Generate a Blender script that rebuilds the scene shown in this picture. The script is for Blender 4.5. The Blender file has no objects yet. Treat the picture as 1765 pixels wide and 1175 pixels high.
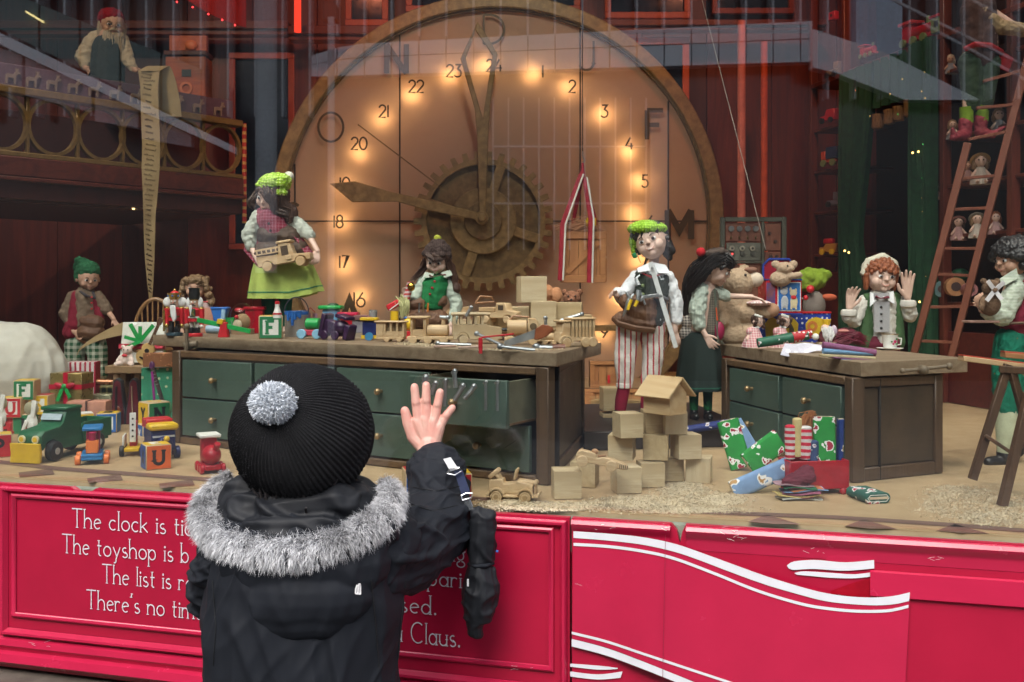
import bpy, bmesh, math, random
import numpy as np
from mathutils import Vector, Matrix, noise, Euler
R = math.radians
random.seed(7)
C = bpy.context.scene.collection
SC = bpy.context.scene
# ---------------------------------------------------------------- camera, world, sun, exposure
F, CX, HZ, EYE = 1716.0, 882.5, 500.0, 1.10
cd = bpy.data.cameras.new('camera'); cam = bpy.data.objects.new('camera', cd); C.objects.link(cam)
cam.location = (0, 0, EYE); cam.rotation_euler = (R(90), 0, 0)
cd.sensor_width = 36; cd.lens = 36 * F / 1765; cd.shift_y = -87.5 / 1765; cd.clip_start = .05; cd.clip_end = 500
cd.dof.use_dof = True; cd.dof.focus_distance = 1.9; cd.dof.aperture_fstop = 16
SC.camera = cam
w = bpy.data.worlds.new('World'); SC.world = w; w.use_nodes = True
nt = w.node_tree; bg = nt.nodes['Background']
sky = nt.nodes.new('ShaderNodeTexSky'); sky.sky_type = 'NISHITA'; sky.sun_disc = False
sky.sun_elevation = R(38); sky.sun_rotation = R(200); sky.dust_density = 4; sky.ozone_density = .6
hs = nt.nodes.new('ShaderNodeHueSaturation'); hs.inputs['Saturation'].default_value = .5
nt.links.new(sky.outputs[0], hs.inputs['Color']); nt.links.new(hs.outputs[0], bg.inputs[0])
bg.inputs[1].default_value = .15
sl = bpy.data.lights.new('sun', 'SUN'); sl.energy = 1.05; sl.angle = R(40); sl.color = (1, .98, .95)
so = bpy.data.objects.new('sun', sl); C.objects.link(so)
so.rotation_euler = Vector((.28, .62, -.85)).to_track_quat('-Z', 'Y').to_euler()
vs = SC.view_settings; vs.view_transform = 'Standard'; vs.look = 'None'; vs.gamma = 1; vs.exposure = 1.55
try: vs.use_curve_mapping = False
except Exception: pass
SC.cycles.max_bounces = 8; SC.cycles.transparent_max_bounces = 16; SC.cycles.caustics_reflective = False
SC.cycles.caustics_refractive = False; SC.cycles.sample_clamp_indirect = 4
# ---------------------------------------------------------------- geometry helpers
def P(x, y, d): return Vector(((x - CX) / F * d, d, EYE - (y - HZ) / F * d))
FL, T1, T2 = .723, .980, .9595           # display floor, left bench top, right bench top
def dz(z, y): return (EYE - z) * F / (y - HZ)   # distance at which a level z is seen at picture row y
G0 = Vector((-1.033, 2.01, 0)); GU = Vector((.9654, -.2606, 0)); GN = Vector((-.2606, -.9654, 0))  # window line
def mirror(p): return p - 2 * ((p - G0).dot(GN)) * GN
def W3(t, z, o=0): return G0 + GU * t + GN * o + Vector((0, 0, z))   # along the window, height, offset to the street
def gd(x):  # distance of the window line at picture column x
    k = (x - CX) / F; return (2.01 + .27 * (-1.033)) / (1 + .27 * k) if False else (2.01 - .27 * 1.033) / (1 + .27 * k)

class MB:
    def __init__(s): s.v = []; s.f = []
    def add(s, vs, fs):
        n = len(s.v); s.v += [tuple(v) for v in vs]; s.f += [tuple(i + n for i in f) for f in fs]; return s
    def hexa(s, a):  # 4 bottom ccw then 4 top
        return s.add(a, [(3,2,1,0),(4,5,6,7),(0,1,5,4),(1,2,6,5),(2,3,7,6),(3,0,4,7)])
    def box(s, x0, x1, y0, y1, z0, z1):
        return s.hexa([(x0,y0,z0),(x1,y0,z0),(x1,y1,z0),(x0,y1,z0),(x0,y0,z1),(x1,y0,z1),(x1,y1,z1),(x0,y1,z1)])
    def obox(s, c, sz, rot=(0,0,0)):
        m = Euler(tuple(R(a) for a in rot)).to_matrix(); c = Vector(c); h = [q / 2 for q in sz]
        pts = [(-1,-1,-1),(1,-1,-1),(1,1,-1),(-1,1,-1),(-1,-1,1),(1,-1,1),(1,1,1),(-1,1,1)]
        return s.hexa([c + m @ Vector((a*h[0], b*h[1], d*h[2])) for a, b, d in pts])
    def bar(s, a, b, w, h=None, up=(0,0,1)):   # square bar between two points
        a, b = Vector(a), Vector(b); h = h or w; t = (b - a).normalized(); u = Vector(up)
        x = t.cross(u)
        if x.length < 1e-3: x = t.cross(Vector((1,0,0)))
        x.normalize(); z = x.cross(t).normalized(); x *= w/2; z *= h/2
        return s.hexa([a-x-z, a+x-z, b+x-z, b-x-z, a-x+z, a+x+z, b+x+z, b-x+z])
    def tube(s, pts, r, n=8, cap=True, flat=1.0, up=None):
        pts = [Vector(p) for p in pts]; m = len(pts); rs = r if hasattr(r, '__len__') else [r]*m
        T = [((pts[min(i+1,m-1)] - pts[max(i-1,0)]).normalized()) for i in range(m)]
        u = Vector(up) if up else (Vector((0,0,1)) if abs(T[0].z) < .9 else Vector((0,1,0)))
        vs = []
        for i in range(m):
            a = T[i].cross(u)
            if a.length < 1e-4: a = T[i].orthogonal()
            a.normalize(); b = a.cross(T[i]).normalized(); u = b
            for k in range(n):
                q = 2*math.pi*k/n; vs.append(pts[i] + a*math.cos(q)*rs[i] + b*math.sin(q)*rs[i]*flat)
        fs = [(i*n+k, i*n+(k+1)%n, (i+1)*n+(k+1)%n, (i+1)*n+k) for i in range(m-1) for k in range(n)]
        if cap: fs += [tuple(range(n-1,-1,-1)), tuple((m-1)*n+k for k in range(n))]
        return s.add(vs, fs)
    def cyl(s, a, b, r0, r1=None, n=14): return s.tube([a, b], [r0, r0 if r1 is None else r1], n)
    def sph(s, c, r, n=12, m=8, rot=None):
        r = r if hasattr(r, '__len__') else (r, r, r); c = Vector(c)
        M = Euler(tuple(R(a) for a in rot)).to_matrix() if rot else Matrix.Identity(3)
        vs = [c + M @ Vector((0,0,-r[2]))]
        for i in range(1, m):
            p = -math.pi/2 + math.pi*i/m
            for k in range(n):
                q = 2*math.pi*k/n
                vs.append(c + M @ Vector((r[0]*math.cos(p)*math.cos(q), r[1]*math.cos(p)*math.sin(q), r[2]*math.sin(p))))
        vs.append(c + M @ Vector((0,0,r[2])))
        fs = [(0, 1+(k+1)%n, 1+k) for k in range(n)]
        fs += [(1+i*n+k, 1+i*n+(k+1)%n, 1+(i+1)*n+(k+1)%n, 1+(i+1)*n+k) for i in range(m-2) for k in range(n)]
        e = 1+(m-2)*n; fs += [(e+k, e+(k+1)%n, len(vs)-1) for k in range(n)]
        return s.add(vs, fs)
    def lathe(s, prof, c=(0,0,0), n=24, fold=None, cap=True):  # prof [(r, z)]
        c = Vector(c); vs = []; m = len(prof)
        for i, (r, z) in enumerate(prof):
            for k in range(n):
                q = 2*math.pi*k/n; rr = r * (fold(q, i/(m-1)) if fold else 1)
                vs.append(c + Vector((rr*math.cos(q), rr*math.sin(q), z)))
        fs = [(i*n+k, i*n+(k+1)%n, (i+1)*n+(k+1)%n, (i+1)*n+k) for i in range(m-1) for k in range(n)]
        if cap: fs += [tuple(range(n-1,-1,-1)), tuple((m-1)*n+k for k in range(n))]
        return s.add(vs, fs)
    def prism(s, poly, z0, z1):
        n = len(poly); vs = [(x,y,z0) for x,y in poly] + [(x,y,z1) for x,y in poly]
        return s.add(vs, [tuple(range(n-1,-1,-1)), tuple(range(n,2*n))] + [(i,(i+1)%n,n+(i+1)%n,n+i) for i in range(n)])
    def pxz(s, poly, y0, y1):   # outline in x,z extruded in y
        n = len(poly); vs = [(x,y0,z) for x,z in poly] + [(x,y1,z) for x,z in poly]
        return s.add(vs, [tuple(range(n)), tuple(range(2*n-1,n-1,-1))] + [(i,(i+1)%n,n+(i+1)%n,n+i) for i in range(n)])
    def ring(s, c, Ro, Ri, y0, y1, n=48, a0=0, a1=360):   # flat ring in the x,z plane
        cx, cz = c; vs = []; m = n + 1
        for k in range(m):
            q = R(a0 + (a1-a0)*k/n)
            for rr, y in ((Ri,y0),(Ro,y0),(Ro,y1),(Ri,y1)): vs.append((cx+rr*math.cos(q), y, cz+rr*math.sin(q)))
        fs = [(k*4+j, k*4+(j+1)%4, (k+1)*4+(j+1)%4, (k+1)*4+j) for k in range(n) for j in range(4)]
        if a1-a0 < 360: fs += [(0,1,2,3), tuple(n*4+j for j in (3,2,1,0))]
        return s.add(vs, fs)
    def sheet(s, fn, nu, nv):
        vs = [fn(i/nu, j/nv) for j in range(nv+1) for i in range(nu+1)]
        return s.add(vs, [(j*(nu+1)+i, j*(nu+1)+i+1, (j+1)*(nu+1)+i+1, (j+1)*(nu+1)+i) for j in range(nv) for i in range(nu)])
    def slab(s, fn, nu, nv, th):  # thick sheet, th = offset vector
        o = Vector(th); a = [Vector(fn(i/nu, j/nv)) for j in range(nv+1) for i in range(nu+1)]; N = len(a)
        q = [(j*(nu+1)+i, j*(nu+1)+i+1, (j+1)*(nu+1)+i+1, (j+1)*(nu+1)+i) for j in range(nv) for i in range(nu)]
        fs = q + [tuple(N+i for i in reversed(f)) for f in q]
        b = list(range(nu+1)) + [j*(nu+1)+nu for j in range(1,nv+1)] + [nv*(nu+1)+i for i in range(nu-1,-1,-1)] + [j*(nu+1) for j in range(nv-1,0,-1)]
        fs += [(b[(k+1)%len(b)], b[k], N+b[k], N+b[(k+1)%len(b)]) for k in range(len(b))]
        return s.add(a + [p + o for p in a], fs)
    def xf(s, fn): s.v = [tuple(fn(Vector(v))) for v in s.v]; return s

class Th: pass
def tagit(o, label=None, cat=None, group=None, kind=None):
    if label: o['label'] = label
    if cat: o['category'] = cat
    if group: o['group'] = group
    if kind: o['kind'] = kind
def thing(name, label, cat, x, y, d=None, z=None, rz=0, group=None, mesh=False):
    """a thing standing at picture point (x, y), at distance d or on the level z; one unit of its parts = one photo pixel there"""
    T = Th(); T.d = d if d else dz(z, y); T.s = T.d / F; T.x, T.y = x, y; T.p = P(x, y, T.d); T.rz = R(rz)
    T.tags = (name, label, cat, group)
    T.e = None
    if not mesh:
        T.e = bpy.data.objects.new(name, None); C.objects.link(T.e); T.e.location = T.p; T.e.rotation_euler = (0,0,T.rz)
        T.e.empty_display_size = .02; tagit(T.e, label, cat, group)
    return T
def J(T, x, y, dy=0):  # picture point at dy units behind the thing's base, in its local units
    return (P(x, y, T.d + dy*T.s) - T.p) / T.s
def mkmesh(name, mb, s=1.0, bev=0, smooth=True, ang=38, loc=None, seg=1):
    me = bpy.data.meshes.new(name)
    v = [tuple(c * s for c in q) for q in mb.v]
    me.from_pydata(v, [], mb.f)
    bm = bmesh.new(); bm.from_mesh(me)
    bmesh.ops.recalc_face_normals(bm, faces=bm.faces)
    if bev > 0:
        ed = [e for e in bm.edges if len(e.link_faces) == 2 and e.calc_face_angle(0) > R(28)]
        try: bmesh.ops.bevel(bm, geom=ed, offset=bev*s, segments=seg, affect='EDGES', profile=.6, clamp_overlap=True)
        except Exception: pass
    bm.to_mesh(me); bm.free()
    if smooth: me.shade_smooth(); me.set_sharp_from_angle(angle=R(ang))
    return me
def link(name, me, m, parent=None, loc=None):
    o = bpy.data.objects.new(name, me); C.objects.link(o)
    if m: me.materials.clear(); me.materials.append(m)
    if parent: o.parent = parent
    if loc is not None: o.location = loc
    return o
def part(T, name, mb, m, bev=0, smooth=True, parent=None, label=None, ang=38, seg=1, kind=None):
    me = mkmesh(name, mb, T.s, bev, smooth, ang, seg=seg)
    if T.e is None:
        nm, lb, ct, gr = T.tags
        o = link(nm, me, m, None, T.p); o.rotation_euler = (0,0,T.rz); tagit(o, lb, ct, gr); T.e = o; return o
    o = link(name, me, m, parent or T.e)
    if label: o['label'] = label
    if kind: o['kind'] = kind
    return o
def solo(name, label, cat, mb, m, x, y, d=None, z=None, rz=0, group=None, bev=0, smooth=True):
    T = thing(name, label, cat, x, y, d, z, rz, group, mesh=True); return part(T, name, mb, m, bev, smooth)
def world(name, mb, m, label=None, cat=None, group=None, kind=None, parent=None, bev=0, loc=None, smooth=True):
    """mesh given in metres in world coordinates; its origin is moved to loc"""
    loc = Vector(loc) if loc is not None else Vector((0,0,0))
    off = loc.copy(); pp = parent
    if pp is not None: off = Vector((0,0,0))
    while pp is not None: off = off + pp.location; pp = pp.parent
    q = MB(); q.v = [(v[0]-off.x, v[1]-off.y, v[2]-off.z) for v in mb.v]; q.f = mb.f
    o = link(name, mkmesh(name, q, 1, bev, smooth), m, parent, off if parent is None else None)
    tagit(o, label, cat, group, kind); return o
def empty(name, loc, label, cat, group=None):
    o = bpy.data.objects.new(name, None); C.objects.link(o); o.location = loc; o.empty_display_size = .05
    tagit(o, label, cat, group); return o
def dup(e, loc, rz=None, label=None):
    c = e.copy(); C.objects.link(c); c.location = loc
    if rz is not None: c.rotation_euler = (0,0,rz)
    if label: c['label'] = label
    for ch in list(e.children):
        k = ch.copy(); C.objects.link(k); k.parent = c
        for g in list(ch.children):
            q = g.copy(); C.objects.link(q); q.parent = k
    return c
# ---------------------------------------------------------------- materials
_m = {}
def mat(color, rough=.55, kind='plain', c2=None, scale=1., metal=0, bump=.15, axis='x', vary=.14, spec=.5, key=None, period=.01, duty=.5, sheen=0):
    k = (tuple(color), rough, kind, tuple(c2) if c2 else None, scale, metal, bump, axis, vary, spec, period, duty, sheen)
    if k in _m: return _m[k]
    m = bpy.data.materials.new(kind); m.use_nodes = True; n = m.node_tree.nodes; L = m.node_tree.links
    b = n['Principled BSDF']; b.inputs['Roughness'].default_value = rough; b.inputs['Metallic'].default_value = metal
    b.inputs['Specular IOR Level'].default_value = spec
    if sheen: b.inputs['Sheen Weight'].default_value = sheen; b.inputs['Sheen Roughness'].default_value = .5
    tc = n.new('ShaderNodeTexCoord'); mp = n.new('ShaderNodeMapping'); L.new(tc.outputs['Object'], mp.inputs['Vector'])
    ax = {'x': 0, 'y': 1, 'z': 2}[axis]
    def N(t, **kw):
        q = n.new(t)
        for a, v in kw.items():
            if a in q.inputs: q.inputs[a].default_value = v
            else: setattr(q, a, v)
        return q
    def mix(fac, a, bb):
        q = n.new('ShaderNodeMix'); q.data_type = 'RGBA'
        for sock, v in ((q.inputs[0], fac), (q.inputs[6], a), (q.inputs[7], bb)):
            if hasattr(v, 'is_linked') or isinstance(v, bpy.types.NodeSocket): L.new(v, sock)
            elif isinstance(v, (int, float)): sock.default_value = v
            else: sock.default_value = (*v[:3], 1)
        return q.outputs[2]
    def math_(op, a, bb=None, c=None):
        q = n.new('ShaderNodeMath'); q.operation = op
        for i, v in enumerate((a, bb, c)):
            if v is None: continue
            if isinstance(v, bpy.types.NodeSocket): L.new(v, q.inputs[i])
            else: q.inputs[i].default_value = v
        return q.outputs[0]
    c2 = c2 or tuple(max(0, q*.72) for q in color)
    h = None
    nz = N('ShaderNodeTexNoise', Scale=38*scale, Detail=5., Roughness=.6); L.new(mp.outputs[0], nz.inputs['Vector'])
    def ramp(src, p0, p1):
        r = n.new('ShaderNodeMapRange'); L.new(src, r.inputs[0]); r.inputs[1].default_value = p0; r.inputs[2].default_value = p1; return r.outputs[0]
    def comp(i):
        sp = n.new('ShaderNodeSeparateXYZ'); L.new(mp.outputs[0], sp.inputs[0]); return sp.outputs[i]
    dark = tuple(q*(1-vary*1.6) for q in color)
    base = mix(ramp(nz.outputs['Fac'], .35, .65), dark, color); h = nz.outputs['Fac']
    if kind == 'wood':
        sc = [60.*scale]*3; sc[ax] = 4.*scale; mp.inputs['Scale'].default_value = sc
        nz.inputs['Scale'].default_value = 2.2; nz.inputs['Detail'].default_value = 8
        wv = N('ShaderNodeTexNoise', Scale=.55, Detail=3., Distortion=1.6); L.new(mp.outputs[0], wv.inputs['Vector'])
        f = ramp(wv.outputs['Fac'], .38, .62); g = math_('MULTIPLY', math_('FRACT', math_('MULTIPLY', wv.outputs['Fac'], 9.)), .55)
        base = mix(math_('MAXIMUM', math_('MULTIPLY', f, .8), g), color, c2)
        base = mix(math_('MULTIPLY', ramp(nz.outputs['Fac'], .45, .75), .5), base, c2)
    elif kind == 'cloth':
        wv = N('ShaderNodeTexNoise', Scale=900., Detail=2.); L.new(mp.outputs[0], wv.inputs['Vector']); h = wv.outputs['Fac']
        base = mix(math_('MULTIPLY', ramp(h, .3, .7), .35), base, dark)
    elif kind == 'stripe':
        q = math_('FRACT', math_('MULTIPLY', math_('ADD', comp(ax), math_('MULTIPLY', nz.outputs['Fac'], period*.35)), 1/period))
        base = mix(math_('LESS_THAN', q, duty), base, c2)
    elif kind == 'plaid':
        q = math_('LESS_THAN', math_('FRACT', math_('MULTIPLY', comp(0), 1/period)), duty)
        r = math_('LESS_THAN', math_('FRACT', math_('MULTIPLY', comp(2), 1/period)), duty)
        base = mix(math_('MULTIPLY', math_('ADD', q, r), .5), base, c2)
    elif kind == 'dots':
        v = N('ShaderNodeTexVoronoi', Scale=1/period, Randomness=.25 if duty < .5 else 1.); L.new(mp.outputs[0], v.inputs['Vector'])
        base = mix(math_('LESS_THAN', v.outputs['Distance'], min(duty, .45)), base, c2)
    elif kind == 'motif':   # scattered two-colour shapes on cloth
        v = N('ShaderNodeTexVoronoi', Scale=1/period, Randomness=1.); 
        nd = N('ShaderNodeTexNoise', Scale=2.5/period, Detail=1.); L.new(mp.outputs[0], nd.inputs['Vector'])
        va = n.new('ShaderNodeVectorMath'); va.operation = 'MULTIPLY_ADD'; L.new(nd.outputs['Color'], va.inputs[0])
        va.inputs[1].default_value = (period*.7,)*3; L.new(mp.outputs[0], va.inputs[2]); L.new(va.outputs[0], v.inputs['Vector'])
        base = mix(math_('LESS_THAN', v.outputs['Distance'], duty), base, (.8,.8,.8))
        base = mix(math_('LESS_THAN', v.outputs['Distance'], duty*.68), base, c2)
    elif kind == 'marble':
        nz.inputs['Scale'].default_value = 6*scale; base = mix(ramp(nz.outputs['Fac'], .35, .65), color, c2)
    elif kind == 'hair':
        sc = [900.*scale]*3; sc[ax] = 60.*scale; mp.inputs['Scale'].default_value = sc; nz.inputs['Scale'].default_value = 1.
        base = mix(ramp(nz.outputs['Fac'], .4, .6), color, c2)
    elif kind == 'grime':
        nz.inputs['Scale'].default_value = 9*scale; n2 = N('ShaderNodeTexNoise', Scale=120., Detail=4.); L.new(mp.outputs[0], n2.inputs['Vector'])
        base = mix(ramp(nz.outputs['Fac'], .42, .68), color, c2); base = mix(math_('MULTIPLY', ramp(n2.outputs['Fac'], .5, .75), .4), base, c2)
    L.new(base, b.inputs['Base Color'])
    if bump:
        bp = n.new('ShaderNodeBump'); bp.inputs['Strength'].default_value = bump; bp.inputs['Distance'].default_value = .002
        L.new(h, bp.inputs['Height']); L.new(bp.outputs[0], b.inputs['Normal'])
    rr = n.new('ShaderNodeMapRange'); L.new(nz.outputs['Fac'], rr.inputs[0]); rr.inputs[3].default_value = max(0, rough-.08); rr.inputs[4].default_value = min(1, rough+.1)
    L.new(rr.outputs[0], b.inputs['Roughness'])
    _m[k] = m; return m
def emit(color, strength, key='lamp'):
    m = bpy.data.materials.new(key); m.use_nodes = True; n = m.node_tree.nodes; n.clear()
    e = n.new('ShaderNodeEmission'); e.inputs[0].default_value = (*color, 1); e.inputs[1].default_value = strength
    o = n.new('ShaderNodeOutputMaterial'); m.node_tree.links.new(e.outputs[0], o.inputs[0]); return m
def glassmat(refl=1.0, tint=(.96,.98,.97), ior=1.5, rough=0.):
    m = bpy.data.materials.new('glass'); m.use_nodes = True; n = m.node_tree.nodes; n.clear(); L = m.node_tree.links
    t = n.new('ShaderNodeBsdfTransparent'); t.inputs[0].default_value = (*tint, 1)
    g = n.new('ShaderNodeBsdfGlossy'); g.inputs['Roughness'].default_value = rough
    f = n.new('ShaderNodeFresnel'); f.inputs[0].default_value = ior
    ge = n.new('ShaderNodeNewGeometry'); mr = n.new('ShaderNodeMapRange'); L.new(ge.outputs['Backfacing'], mr.inputs[0])
    mr.inputs[3].default_value = ior; mr.inputs[4].default_value = 1/ior; L.new(mr.outputs[0], f.inputs[0])
    mu = n.new('ShaderNodeMath'); mu.operation = 'MULTIPLY'; mu.inputs[1].default_value = refl; mu.use_clamp = True; L.new(f.outputs[0], mu.inputs[0])
    mx = n.new('ShaderNodeMixShader'); L.new(mu.outputs[0], mx.inputs[0]); L.new(t.outputs[0], mx.inputs[1]); L.new(g.outputs[0], mx.inputs[2])
    o = n.new('ShaderNodeOutputMaterial'); L.new(mx.outputs[0], o.inputs[0]); return m
PINE = ((.66,.50,.31), (.42,.26,.12)); PINE2 = ((.58,.47,.31), (.40,.29,.16))
def pine(axis='x', v=0): a, b = (PINE, PINE2)[v]; return mat(a, .5, 'wood', b, 1, axis=axis, bump=.05)
def paint(c, rough=.38): return mat(c, rough, bump=.08, vary=.1)
RED, GREEN, BLUE, YEL, WHITE = (.55,.02,.03), (.03,.3,.1), (.03,.14,.5), (.78,.52,.02), (.75,.74,.7)
def cloth(c, rough=.9): return mat(c, rough, 'cloth', bump=.25, spec=.2, vary=.12)
STEEL = mat((.45,.47,.48), .3, metal=.9, bump=.05); BLACK = mat((.012,.012,.014), .45)
# ---------------------------------------------------------------- organic shapes: tapered capsules fused into one skin
def blob(prims, voxel, name='b', sm=6, s=1.0, disp=None):
    mb = MB()
    for p in prims:
        if p[0] == 's': mb.sph(p[1], p[2], 14, 10, p[3] if len(p) > 3 else None)
        else:
            a, ra, b, rb = Vector(p[1]), p[2], Vector(p[3]), p[4]
            t = (b - a); L = t.length or 1e-6; t = t / L
            pts, rs = [], []
            for q in (-1, -.86, -.5): pts.append(a + t*ra*q); rs.append(ra*math.sqrt(max(1-q*q, .0004)))
            pts.append(a); rs.append(ra); pts.append(b); rs.append(rb)
            for q in (.5, .86, 1): pts.append(b + t*rb*q); rs.append(rb*math.sqrt(max(1-q*q, .0004)))
            mb.tube(pts, rs, 10, flat=p[5] if len(p) > 5 else 1.0, up=p[6] if len(p) > 6 else None)
    me = bpy.data.meshes.new(name); me.from_pydata([tuple(c*s for c in v) for v in mb.v], [], mb.f)
    bm = bmesh.new(); bm.from_mesh(me); bmesh.ops.recalc_face_normals(bm, faces=bm.faces); bm.to_mesh(me); bm.free()
    o = bpy.data.objects.new('tmp', me); C.objects.link(o)
    r = o.modifiers.new('r', 'REMESH'); r.mode = 'VOXEL'; r.voxel_size = voxel*s; r.use_smooth_shade = True
    q = o.modifiers.new('s', 'SMOOTH'); q.iterations = sm; q.factor = .5
    dg = bpy.context.evaluated_depsgraph_get(); dg.update()
    nm = bpy.data.meshes.new_from_object(o.evaluated_get(dg)); nm.name = name
    bpy.data.objects.remove(o); bpy.data.meshes.remove(me)
    if disp:
        N = [v.normal.copy() for v in nm.vertices]
        for v, nn in zip(nm.vertices, N): v.co += nn * disp(v.co / s) * s
    nm.shade_smooth(); return nm
def bpart(T, name, prims, m, voxel=1.0, sm=5, parent=None, disp=None, label=None):
    me = blob(prims, voxel, name, sm, T.s, disp)
    o = link(name, me, m, parent or T.e)
    if label: o['label'] = label
    return o
def folds(amp=1., f=.08, st=(1,1,1), seed=0):
    def g(p):
        q = Vector((p.x*f*st[0]+seed, p.y*f*st[1], p.z*f*st[2]))
        return amp * (noise.noise(q)*1.2 + .5*(1-2*abs(noise.noise(q*2.1))) - .2)
    return g
# ---------------------------------------------------------------- stroke lettering
def arc(cx, cy, rx, ry, a0, a1, n=10): return [(cx+rx*math.cos(R(a0+(a1-a0)*i/n)), cy+ry*math.sin(R(a0+(a1-a0)*i/n))) for i in range(n+1)]
GL = {
 'T': (.7, [[(0,1),(.7,1)],[(.35,1),(.35,0)]]), 'C': (.75, [arc(.42,.5,.42,.5,50,310,14)]),
 'A': (.75, [[(0,0),(.37,1),(.75,0)],[(.15,.36),(.6,.36)]]), 'B': (.6, [[(0,0),(0,1)],[(0,1)]+arc(.25,.75,.28,.25,90,-90)+[(0,.5)],[(0,.5)]+arc(.28,.25,.32,.25,90,-90)+[(0,0)]]),
 'D': (.72, [[(0,0),(0,1)],[(0,1)]+arc(.2,.5,.5,.5,90,-90,14)+[(0,0)]]), 'E': (.55, [[(.55,1),(0,1),(0,0),(.55,0)],[(0,.5),(.42,.5)]]),
 'F': (.55, [[(.55,1),(0,1)],[(0,1),(0,0)],[(0,.5),(.42,.5)]]), 'G': (.75, [arc(.42,.5,.42,.5,50,330,14)+[(.78,.45),(.5,.45)]]),
 'H': (.65, [[(0,0),(0,1)],[(.65,0),(.65,1)],[(0,.5),(.65,.5)]]), 'I': (.1, [[(.05,0),(.05,1)]]),
 'J': (.5, [[(.5,1),(.5,.25)]+arc(.25,.25,.25,.25,0,-160)]), 'K': (.62, [[(0,0),(0,1)],[(.6,1),(0,.42)],[(.18,.58),(.62,0)]]),
 'L': (.5, [[(0,1),(0,0),(.5,0)]]), 'M': (.8, [[(0,0),(0,1)],[(0,1),(.4,.3),(.8,1)],[(.8,1),(.8,0)]]),
 'N': (.68, [[(0,0),(0,1)],[(0,1),(.68,0)],[(.68,0),(.68,1)]]), 'O': (.86, [arc(.43,.5,.43,.5,0,360,24)]),
 'P': (.58, [[(0,0),(0,1)],[(0,1)]+arc(.28,.74,.3,.26,90,-90)+[(0,.48)]]), 'R': (.62, [[(0,0),(0,1)],[(0,1)]+arc(.28,.74,.3,.26,90,-90)+[(0,.48)],[(.25,.48),(.6,0)]]),
 'S': (.55, [arc(.28,.76,.26,.24,40,270,10)[:]+arc(.28,.26,.28,.26,90,-140,10)[0:]]), 'U': (.68, [[(0,1),(0,.32)]+arc(.34,.32,.34,.32,180,360)+[(.68,1)]]),
 'X': (.65, [[(0,0),(.65,1)],[(0,1),(.65,0)]]), 'Y': (.65, [[(0,1),(.32,.5),(.65,1)],[(.32,.5),(.32,0)]]), 'Z': (.6, [[(0,1),(.6,1),(0,0),(.6,0)]]),
 'a': (.5, [arc(.22,.26,.22,.26,20,340,12),[(.45,.52),(.45,0)]]), 'b': (.5, [[(0,1),(0,0)],arc(.24,.26,.22,.26,-160,160,12)]),
 'c': (.42, [arc(.24,.26,.24,.26,50,310,10)]), 'd': (.5, [arc(.22,.26,.22,.26,20,340,12),[(.45,1),(.45,0)]]),
 'e': (.46, [[(.02,.27),(.45,.33)]+arc(.24,.26,.22,.26,15,310,12)]), 'g': (.5, [arc(.22,.3,.2,.22,0,360,12),arc(.24,-.14,.24,.16,100,440,12),[(.38,.46),(.52,.56)]]),
 'h': (.48, [[(0,1),(0,0)],[(0,.3)]+arc(.23,.3,.22,.24,170,0)+[(.45,0)]]), 'i': (.08, [[(.04,.52),(.04,0)],arc(.04,.72,.025,.03,0,360,6)]),
 'k': (.45, [[(0,1),(0,0)],[(.4,.52),(.02,.22)],[(.12,.3),(.45,0)]]), 'l': (.08, [[(.04,1),(.04,0)]]),
 'm': (.78, [[(0,.52),(0,0)],[(0,.32)]+arc(.19,.32,.19,.2,170,0)+[(.38,0)],[(.38,.32)]+arc(.57,.32,.19,.2,170,0)+[(.76,0)]]),
 'n': (.48, [[(0,.52),(0,0)],[(0,.3)]+arc(.23,.3,.22,.22,170,0)+[(.45,0)]]), 'o': (.52, [arc(.26,.26,.25,.26,0,360,16)]),
 'p': (.5, [[(0,.52),(0,-.35)],arc(.24,.26,.22,.26,-160,160,12)]), 'r': (.32, [[(0,.52),(0,0)],[(0,.3)]+arc(.18,.34,.17,.18,170,40)]),
 's': (.36, [arc(.18,.39,.15,.13,50,270,8)+arc(.18,.13,.17,.13,90,-150,8)]), 't': (.3, [[(.12,.8),(.12,.1)]+arc(.22,.1,.1,.1,180,300,5),[(0,.52),(.3,.52)]]),
 'u': (.48, [[(0,.52),(0,.2)]+arc(.22,.2,.22,.2,180,360)+[(.44,.52)],[(.44,.3),(.44,0)]]), 'y': (.48, [[(0,.52),(.24,.05)],[(.48,.52),(.18,-.15)]+arc(.1,-.2,.1,.12,20,-120,5)]),
 '.': (.1, [arc(.05,.04,.03,.035,0,360,6)]), "'": (.12, [[(.08,1),(.03,.82)]]), ' ': (.26, []),
 '0': (.6, [arc(.3,.5,.3,.5,0,360,18)]), '1': (.12, [[(.06,1),(.06,0)]]), '2': (.55, [arc(.27,.73,.26,.27,170,-30,10)+[(0,0),(.55,0)]]),
 '3': (.52, [[(.05,1),(.46,1),(.22,.62)]+arc(.22,.31,.3,.31,80,-150,10)]), '4': (.6, [[(.38,1),(0,.3),(.6,.3)],[(.45,.55),(.45,0)]]),
 '5': (.5, [[(.48,1),(.1,1),(.06,.58)]+arc(.22,.32,.28,.32,110,-150,10)]), '6': (.56, [[(.42,1),(.05,.42)],arc(.28,.3,.28,.3,0,360,14)]),
 '7': (.5, [[(0,1),(.5,1),(.14,0)]]), '8': (.54, [arc(.27,.76,.22,.24,0,360,14),arc(.27,.27,.27,.27,0,360,14)]), '9': (.56, [[(.14,0),(.51,.58)],arc(.28,.7,.28,.3,0,360,14)]),
}
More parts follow.
